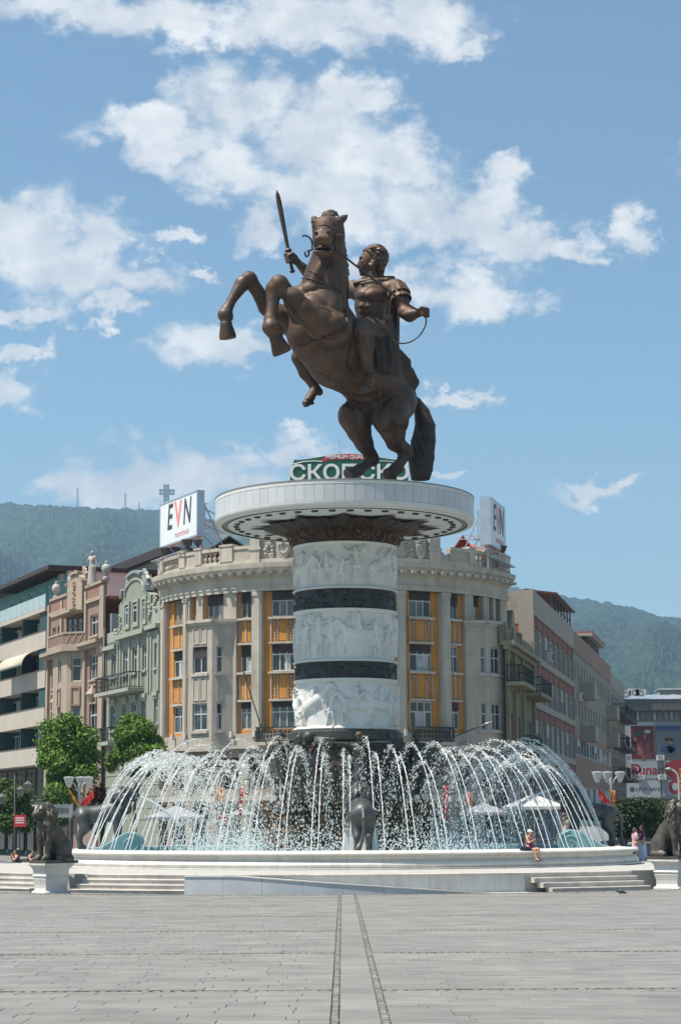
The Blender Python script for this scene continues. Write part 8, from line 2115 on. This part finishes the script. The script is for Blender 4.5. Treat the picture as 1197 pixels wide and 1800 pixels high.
# dark cast-iron lantern post on the left
b = P(27, 1505, 108); b.z = 0; o = root('lantern_post', tuple(b), 'black cast iron lantern post at the far left', 'street lamp'); Y = 108
MB().tube([b, b + Vector((0, 0, .8)), P(27, 1362, Y)], [.14, .07, .05], 8).build('post', iron, o, smooth=True)
for (x, y) in ((5, 1405), (37, 1392), (50, 1383)):
    c = P(x, y, Y); MB().tube(smooth_path([P(27, 1370 if x > 20 else 1385, Y), P((27 + x) / 2, y - 17, Y), c + Vector((0, 0, .28))], 5), .03, 5).build('arm', iron, o, smooth=True)
    mb = MB().lathe([(0, -.25), (.12, -.25), (.22, .12), (.26, .14), (.1, .26), (0, .34)], (c.x, c.y), 8); mb.v = [(a_, b_, z_ + c.z) for a_, b_, z_ in mb.v]; mb.build('lantern', mat('lantern_glass', (.10, .10, .095), .4), o)
# red sign, banner
b = P(37, 1500, 104); b.z = 0; o = root('red_sign', tuple(b), 'red notice board with white lettering left of the seated lion', 'sign'); c = P(36, 1443, 104)
MB().box(c.x - .30, c.x + .30, c.y - .04, c.y + .04, c.z - .30, c.z + .30).build('board', flat('board_red', (.45, .02, .03), .5), o); MB().bar((c.x, c.y + .02, 0), (c.x, c.y + .02, c.z - .3), .06).build('post', iron, o)
mw = MB(); r = random.Random(5)
for rw in range(3):
    x = c.x - .22
    while x < c.x + .2: w_ = r.uniform(.02, .05); mw.box(x, x + w_, c.y - .047, c.y - .042, c.z + .12 - rw * .12, c.z + .18 - rw * .12); x += w_ + .015
mw.build('lettering', flat('print_white', (.8, .8, .8), .5), o)
o = root('cloth_banner', tuple(P(107, 1437, 110)), 'grey printed banner hanging behind the seated lion on the left', 'banner'); a, b = P(86, 1414, 110), P(129, 1414, 110.5); h_ = .72
MB().hexa([a - Vector((0, 0, h_)), b - Vector((0, 0, h_)), b - Vector((0, -.02, h_)), a - Vector((0, -.02, h_)), a, b, b + Vector((0, .02, 0)), a + Vector((0, .02, 0))]).build('cloth', mat('banner_grey', (.42, .43, .41), .8, 0, var=.1), o)
mw = MB()
for i in range(13): x = a.x + .15 + i * .075; mw.box(x, x + r.uniform(.03, .06), a.y - .02, a.y - .01, a.z - .5, a.z - .2)
mw.build('lettering', txt_black, o); mw = MB(); 
for p in (a, b): mw.bar(Vector((p.x, p.y + .05, 0)), p + Vector((0, .05, .1)), .06)
mw.build('posts', iron, o)
# hanging flags and banners seen through the water
def hang(px, y0, y1, w_, Y, m, label, stripes=None):
    b = P(px, 1500, Y); b.z = 0; o = root('hanging_flag', tuple(b), label, 'flag'); k = Y / FPX; t = P(px, y0, Y)
    MB().tube([b, P(px - w_ * .5, y0 - 8, Y)], .04, 6).build('pole', iron, o); flag_cloth(o, t - Vector((w_ * .5 * k, 0, 0)), (w_ * k, 0, -.1), (0, 0, -(y1 - y0) * k), m, 'flag', .05, int(px))
hang(386, 1382, 1405, 16, 122, flag_sun, 'red and yellow flag behind the jets left of the column'); hang(424, 1384, 1432, 9, 122, flag_red, 'long red banner behind the jets left of the column'); hang(783, 1380, 1430, 10, 122, flag_red, 'long red banner behind the jets right of the column'); hang(823, 1390, 1416, 14, 122, mat('flag_orange', (.6, .14, .04), .7), 'orange flag behind the jets right of the column')
o = root('red_shop_sign', tuple(P(393, 1452, 124)), 'small red and white shop sign behind the jets', 'sign'); c = P(393, 1440, 124); MB().box(c.x - .28, c.x + .28, c.y, c.y + .08, c.z - .35, c.z + .35).build('board', MATS['board_red'], o); MB().bar((c.x, c.y + .04, 0), (c.x, c.y + .04, c.z - .35), .06).build('post', iron, o)
mw = MB()
for j in range(3): mw.box(c.x - .2, c.x + .2, c.y - .01, c.y - .004, c.z - .25 + j * .2, c.z - .17 + j * .2)
mw.build('lettering', MATS['print_white'], o)
# café parasols and canopy
def parasol(px, py, w_, Y, col, label, tilt=.0):
    c = P(px, py, Y); b = Vector((c.x, c.y, 0)); o = root('parasol', tuple(b), label, 'parasol'); k = w_ / 2 * Y / FPX; z = c.z
    pts = [Vector((c.x + sx * k, c.y + sy * k, z)) for sx, sy in ((-1, -1), (1, -1), (1, 1), (-1, 1))]; apex = Vector((c.x, c.y, z + k * .42))
    MB().add(pts + [apex] + [p - Vector((0, 0, .18)) for p in pts], [(0, 1, 4), (1, 2, 4), (2, 3, 4), (3, 0, 4), (5, 6, 1, 0), (6, 7, 2, 1), (7, 8, 3, 2), (8, 5, 0, 3)]).build('canopy', col, o)
    MB().tube([b, apex], .045, 8).build('pole', post_g, o); MB().box(b.x - .3, b.x + .3, b.y - .3, b.y + .3, 0.02, .1).build('foot', iron, o)
par_g = mat('parasol_grey', (.30, .30, .32), .8, 0, var=.05); par_w = mat('parasol_white', (.46, .45, .43), .8, 0, var=.05)
parasol(310, 1436, 95, 124, par_g, 'grey café parasol behind the jets on the left'); parasol(425, 1432, 50, 126, par_g, 'small grey café parasol left of the leaf block'); parasol(938, 1418, 104, 122, par_w, 'white café parasol behind the jets on the right'); parasol(850, 1428, 80, 127, par_g, 'grey café parasol in the shade right of the column')
# café furniture on the left
def chair(x, y, yaw, m, label, grp):
    o = root('cafe_chair', (0, 0, 0), label, 'chair', grp)
    MB().box(-.22, .22, -.22, .22, .42, .46).build('seat', m, o); MB().box(-.22, .22, .19, .23, .55, .88).build('backrest', m, o)
    for sx in (-1, 1):
        for sy in (-1, 1): MB().bar((sx * .19, sy * .2, 0), (sx * .19, sy * .2, .42 if sy < 0 else .88), .035).build('leg', m, o)
    o.location = (x, y, .02); o.rotation_euler = (0, 0, yaw)
    return o
ch_w = mat('chair_white', (.5, .5, .48), .5, 0, var=.05); ch_d = mat('chair_dark', (.05, .045, .04), .6, 0, var=.2)
def at_ground(px, Y): p = P(px, 1500, Y); return Vector((p.x, p.y, 0.02))
for k, (px, Y, yaw, m, lab) in enumerate(((8, 104, .4, ch_w, 'white café chair at the far left edge'), (18, 105, 2.8, ch_w, 'white café chair under the red sign'), (40, 106, -.5, ch_d, 'dark café chair beside the lantern post'), (52, 107, 2.2, ch_d, 'dark café chair behind the left lion'))):
    p = at_ground(px, Y); chair(p.x, p.y, yaw, m, lab, 'café chairs on the left')
for k, (px, Y, lab) in enumerate(((13, 104.6, 'small round café table at the far left edge'), (46, 106.6, 'small round café table beside the lantern post'))):
    p = at_ground(px, Y); o = root('cafe_table', tuple(p), lab, 'table'); MB().lathe([(0, .72), (.38, .72), (.38, .75), (0, .75)], (p.x, p.y), 20).build('table_top', ch_d, o); MB().tube([p, p + Vector((0, 0, .72))], .035, 8).build('leg', iron, o); MB().lathe([(0, .02), (.25, .02), (.22, .05), (0, .06)], (p.x, p.y), 16).build('base', iron, o)

# ------------------------------------------------------------------ people
skin = mat('skin', (.46, .25, .16), .55, 0, var=.06, scale=6); hair_d = mat('hair_dark', (.03, .02, .015), .6, 0, var=.3, scale=20); hair_b = mat('hair_brown', (.10, .06, .035), .6, 0, var=.3, scale=20)
def fabric(n, c): return mat(n, c, .85, 0, var=.08, scale=8, bump=.3, bscale=40)
SIT = dict(pel=(0, 0, .10), che=(0, .02, .42), nek=(0, .03, .63), hed=(0, .06, .78), shl=(-.18, .02, .57), shr=(.18, .02, .57), hil=(-.09, .02, .09), hir=(.09, .02, .09),
           knl=(-.13, .42, .06), knr=(.12, .42, .05), anl=(-.14, .46, -.38), anr=(.16, .50, -.38), tol=(-.15, .62, -.42), tor=(.18, .66, -.42), ell=(-.24, .20, .38), hal=(-.06, .26, .64), elr=(.25, .18, .34), har=(.20, .40, .46))
def garment(f, name, m, o, caps, vox=.02):
    c = Clay()
    for a, b, ra, rb, k in caps: c.cap(f.w(a), f.w(b), ra * f.k, rb * f.k, k * f.k)
    c.build(name, m, o, vox, 1)
ph = 35.0; a_ = ang(ph); bs = Vector((FC.x + 13.62 * math.cos(a_), FC.y + 13.62 * math.sin(a_), 1.475))
f = Fig(bs, a_ - pi / 2 + .25, 1.68, **SIT)
w = root('person', tuple(bs), 'seated person in white cap and purple top eating on the basin rim', 'person')
f.body(Clay(), .0, 1.08).build('body', skin, w, .016, 1)
garment(f, 'top', fabric('cloth_purple', (.16, .02, .10)), w, [((0, 0, .12), (0, .03, .40), .152, .158, .05), ((-.08, .08, .44), (.08, .08, .44), .085, .085, .05), ((-.11, .0, .45), (-.12, .0, .58), .06, .04, .03), ((.11, 0, .45), (.12, 0, .58), .06, .04, .03)])
garment(f, 'shorts', fabric('cloth_magenta', (.22, .03, .11)), w, [((-.09, .0, .09), (-.11, .2, .085), .13, .11, .05), ((.09, 0, .09), (.11, .2, .085), .13, .11, .05), ((0, 0, .10), (0, 0, .14), .16, .155, .05)])
hd = Vector(f.j['hed']); c = Clay(); c.ell(f.w(hd + V3(0, -.01, .075)), (.09, .108, .075), f.rot(), .02); c.cap(f.w(hd + V3(-.05, .1, .065)), f.w(hd + V3(.05, .1, .065)), .02, .02, .02); c.cap(f.w(hd + V3(-.03, .16, .05)), f.w(hd + V3(.03, .16, .05)), .018, .018, .03)
c.build('cap', fabric('cloth_white', (.78, .78, .77)), w, .014, 1)
c = Clay(); c.ell(f.w(hd + V3(0, -.06, -.0)), (.085, .07, .10), f.rot(), .02); c.build('hair', hair_b, w, .016, 1)
m1 = MB()
for sd in ('l', 'r'): m1.bar(f.g('an' + sd) + Vector((0, 0, -.07)), f.g('to' + sd) + Vector((0, 0, -.03)), .09, .03)
m1.build('sandals', hair_d, w)
pb_ = f.w((.42, .05, .0)); bag = root('handbag', tuple(pb_), 'dark blue bag lying on the rim beside the seated person', 'bag'); c = Clay(); c.chain([(pb_ + Vector((-.12, 0, .10)), .10), (pb_ + Vector((.08, .04, .09)), .09), (pb_ + Vector((.3, .1, .05)), .06)], .05); c.build('body', fabric('bag_navy', (.02, .025, .04)), bag, .016, 1)
MB().tube(smooth_path([pb_ + Vector((-.1, -.08, .12)), pb_ + Vector((0, -.13, .22)), pb_ + Vector((.15, -.06, .14))], 5), .014, 5).build('strap', hair_d, bag)
def stander(px, Y, z, yaw, H, label, top_m, top_caps, low_m, low_caps, hair_m, pose, low_name='skirt', longhair=True):
    p = P(px, 1500, Y); b = Vector((p.x, p.y, z)); f = Fig(b, yaw, H, **pose); o = root('person', tuple(b), label, 'person'); f.body(Clay(), 1.0, 1.05).build('body', skin, o, .018, 1)
    garment(f, 'top', top_m, o, top_caps); garment(f, low_name, low_m, o, low_caps); hd = Vector(f.j['hed']); c = Clay(); c.ell(f.w(hd + V3(0, -.03, .05)), (.095 * f.k, .105 * f.k, .105 * f.k), f.rot(), .02)
    if longhair: c.cap(f.w(hd + V3(0, -.08, .0)), f.w(hd + V3(0, -.11, -.25)), .08 * f.k, .06 * f.k, .04)
    c.ell(f.w(hd + V3(0, .13, -.02)), (.09, .08, .09), f.rot(), .02, True); c.build('hair', hair_m, o, .016, 1); m1 = MB()
    for sd in ('l', 'r'): m1.bar(f.g('an' + sd) + Vector((0, 0, -.07)), f.g('to' + sd) + Vector((0, 0, -.02)), .1, .05)
    m1.build('shoes', fabric('cloth_white', (.78, .78, .77)), o); return o
tops = [((0, 0, .98), (0, .02, 1.32), .155, .17, .06), ((-.19, 0, 1.42), (-.24, -.01, 1.24), .085, .075, .04), ((.19, 0, 1.42), (.24, -.01, 1.24), .085, .075, .04), ((-.1, 0, 1.43), (.1, 0, 1.43), .09, .09, .05)]
stander(1129, 101.5, .75, rad(100), 1.72, 'person in purple shirt and long pale skirt standing by the right end of the rim', fabric('cloth_violet', (.14, .025, .10)), tops, fabric('cloth_paleblue', (.52, .57, .64)), [((0, 0, .98), (0, 0, .12), .16, .23, .06)], hair_d, dict(elr=(.3, .05, 1.14), har=(.24, .25, 1.02)))
stander(1116, 103.0, .75, rad(-70), 1.58, 'person in pale pink dress beside the purple shirted person', fabric('cloth_pink', (.62, .40, .45)), tops, fabric('cloth_pink', (.62, .40, .45)), [((0, 0, 1.05), (0, 0, .62), .155, .21, .06)], hair_b, dict(ell=(-.3, .12, 1.2), hal=(-.2, .2, 1.45)), 'dress_skirt')
for k, (px, Y, yaw, m, lab) in enumerate(((30, 105.3, 2.0, (.02, .02, .025), 'person in black seated at the café under the red sign'), (56, 107.8, -2.2, (.03, .03, .05), 'person in dark clothes seated at the café behind the left lion'))):
    p = at_ground(px, Y); f = Fig(p + Vector((0, 0, .46)), yaw, 1.72, **SIT); o = root('person', tuple(p), lab, 'person'); f.body(Clay(), 0, 1.05).build('body', skin, o, .03, 1)
    garment(f, 'clothes', fabric('cloth_dark%d' % k, m), o, [((0, 0, .10), (0, .02, .44), .16, .17, .05), ((-.12, .0, .56), (.12, 0, .56), .1, .1, .05), ((-.09, .02, .09), (-.13, .42, .06), .12, .085, .05), ((.09, .02, .09), (.12, .42, .05), .12, .085, .05), ((-.13, .42, .06), (-.14, .46, -.34), .085, .06, .03), ((.12, .42, .05), (.16, .5, -.34), .085, .06, .03)], .03)
    hd = Vector(f.j['hed']); c = Clay(); c.ell(f.w(hd + V3(0, -.03, .05)), (.095, .105, .10), f.rot(), .02); c.build('hair', hair_d, o, .025, 1)
    q_ = chair(p.x, p.y, yaw + pi, ch_d, 'dark café chair under the ' + lab.split(' seated')[0], 'café chairs on the left')
# pigeon
p = P(1090, 1574.5, 73.0); p.z = gz(p.y) + .03; o = root('pigeon', tuple(p), 'grey pigeon walking on the paving at the right', 'pigeon')
c = Clay(); c.chain([(p + Vector((-.10, 0, .17)), .055), (p + Vector((.02, 0, .14)), .075), (p + Vector((.14, 0, .10)), .04), (p + Vector((.24, 0, .07)), .018)], .03); c.cap(p + Vector((-.12, 0, .18)), p + Vector((-.14, 0, .25)), .035, .032, .02); c.cap(p + Vector((-.15, 0, .25)), p + Vector((-.19, 0, .24)), .014, .005, .01)
c.build('body', mat('feather_grey', (.07, .075, .085), .6, 0, var=.3, scale=30), o, .012, 1); m1 = MB()
for s_ in (-1, 1): m1.bar(p + Vector((.0, .03 * s_, 0)), p + Vector((0, .03 * s_, .1)), .012)
m1.build('legs', flat('leg_red', (.3, .08, .06), .6), o)

# ------------------------------------------------------------------ air
hz = MB().box(-3400, 3400, -300, 5600, -4, 745).build('haze', None); tag(hz, 'thin blue summer haze over the city and mountain', None, None, 'stuff')
hm = bpy.data.materials.new('haze_air'); hm.use_nodes = True; nt = hm.node_tree; nt.nodes.remove(nt.nodes['Principled BSDF']); pv_ = nt.nodes.new('ShaderNodeVolumePrincipled')
pv_.inputs['Color'].default_value = (.50, .745, 1.0, 1); pv_.inputs['Density'].default_value = 1.55e-4; pv_.inputs['Anisotropy'].default_value = .25
nt.links.new(pv_.outputs[0], nt.nodes['Material Output'].inputs['Volume']); hz.data.materials.append(hm)
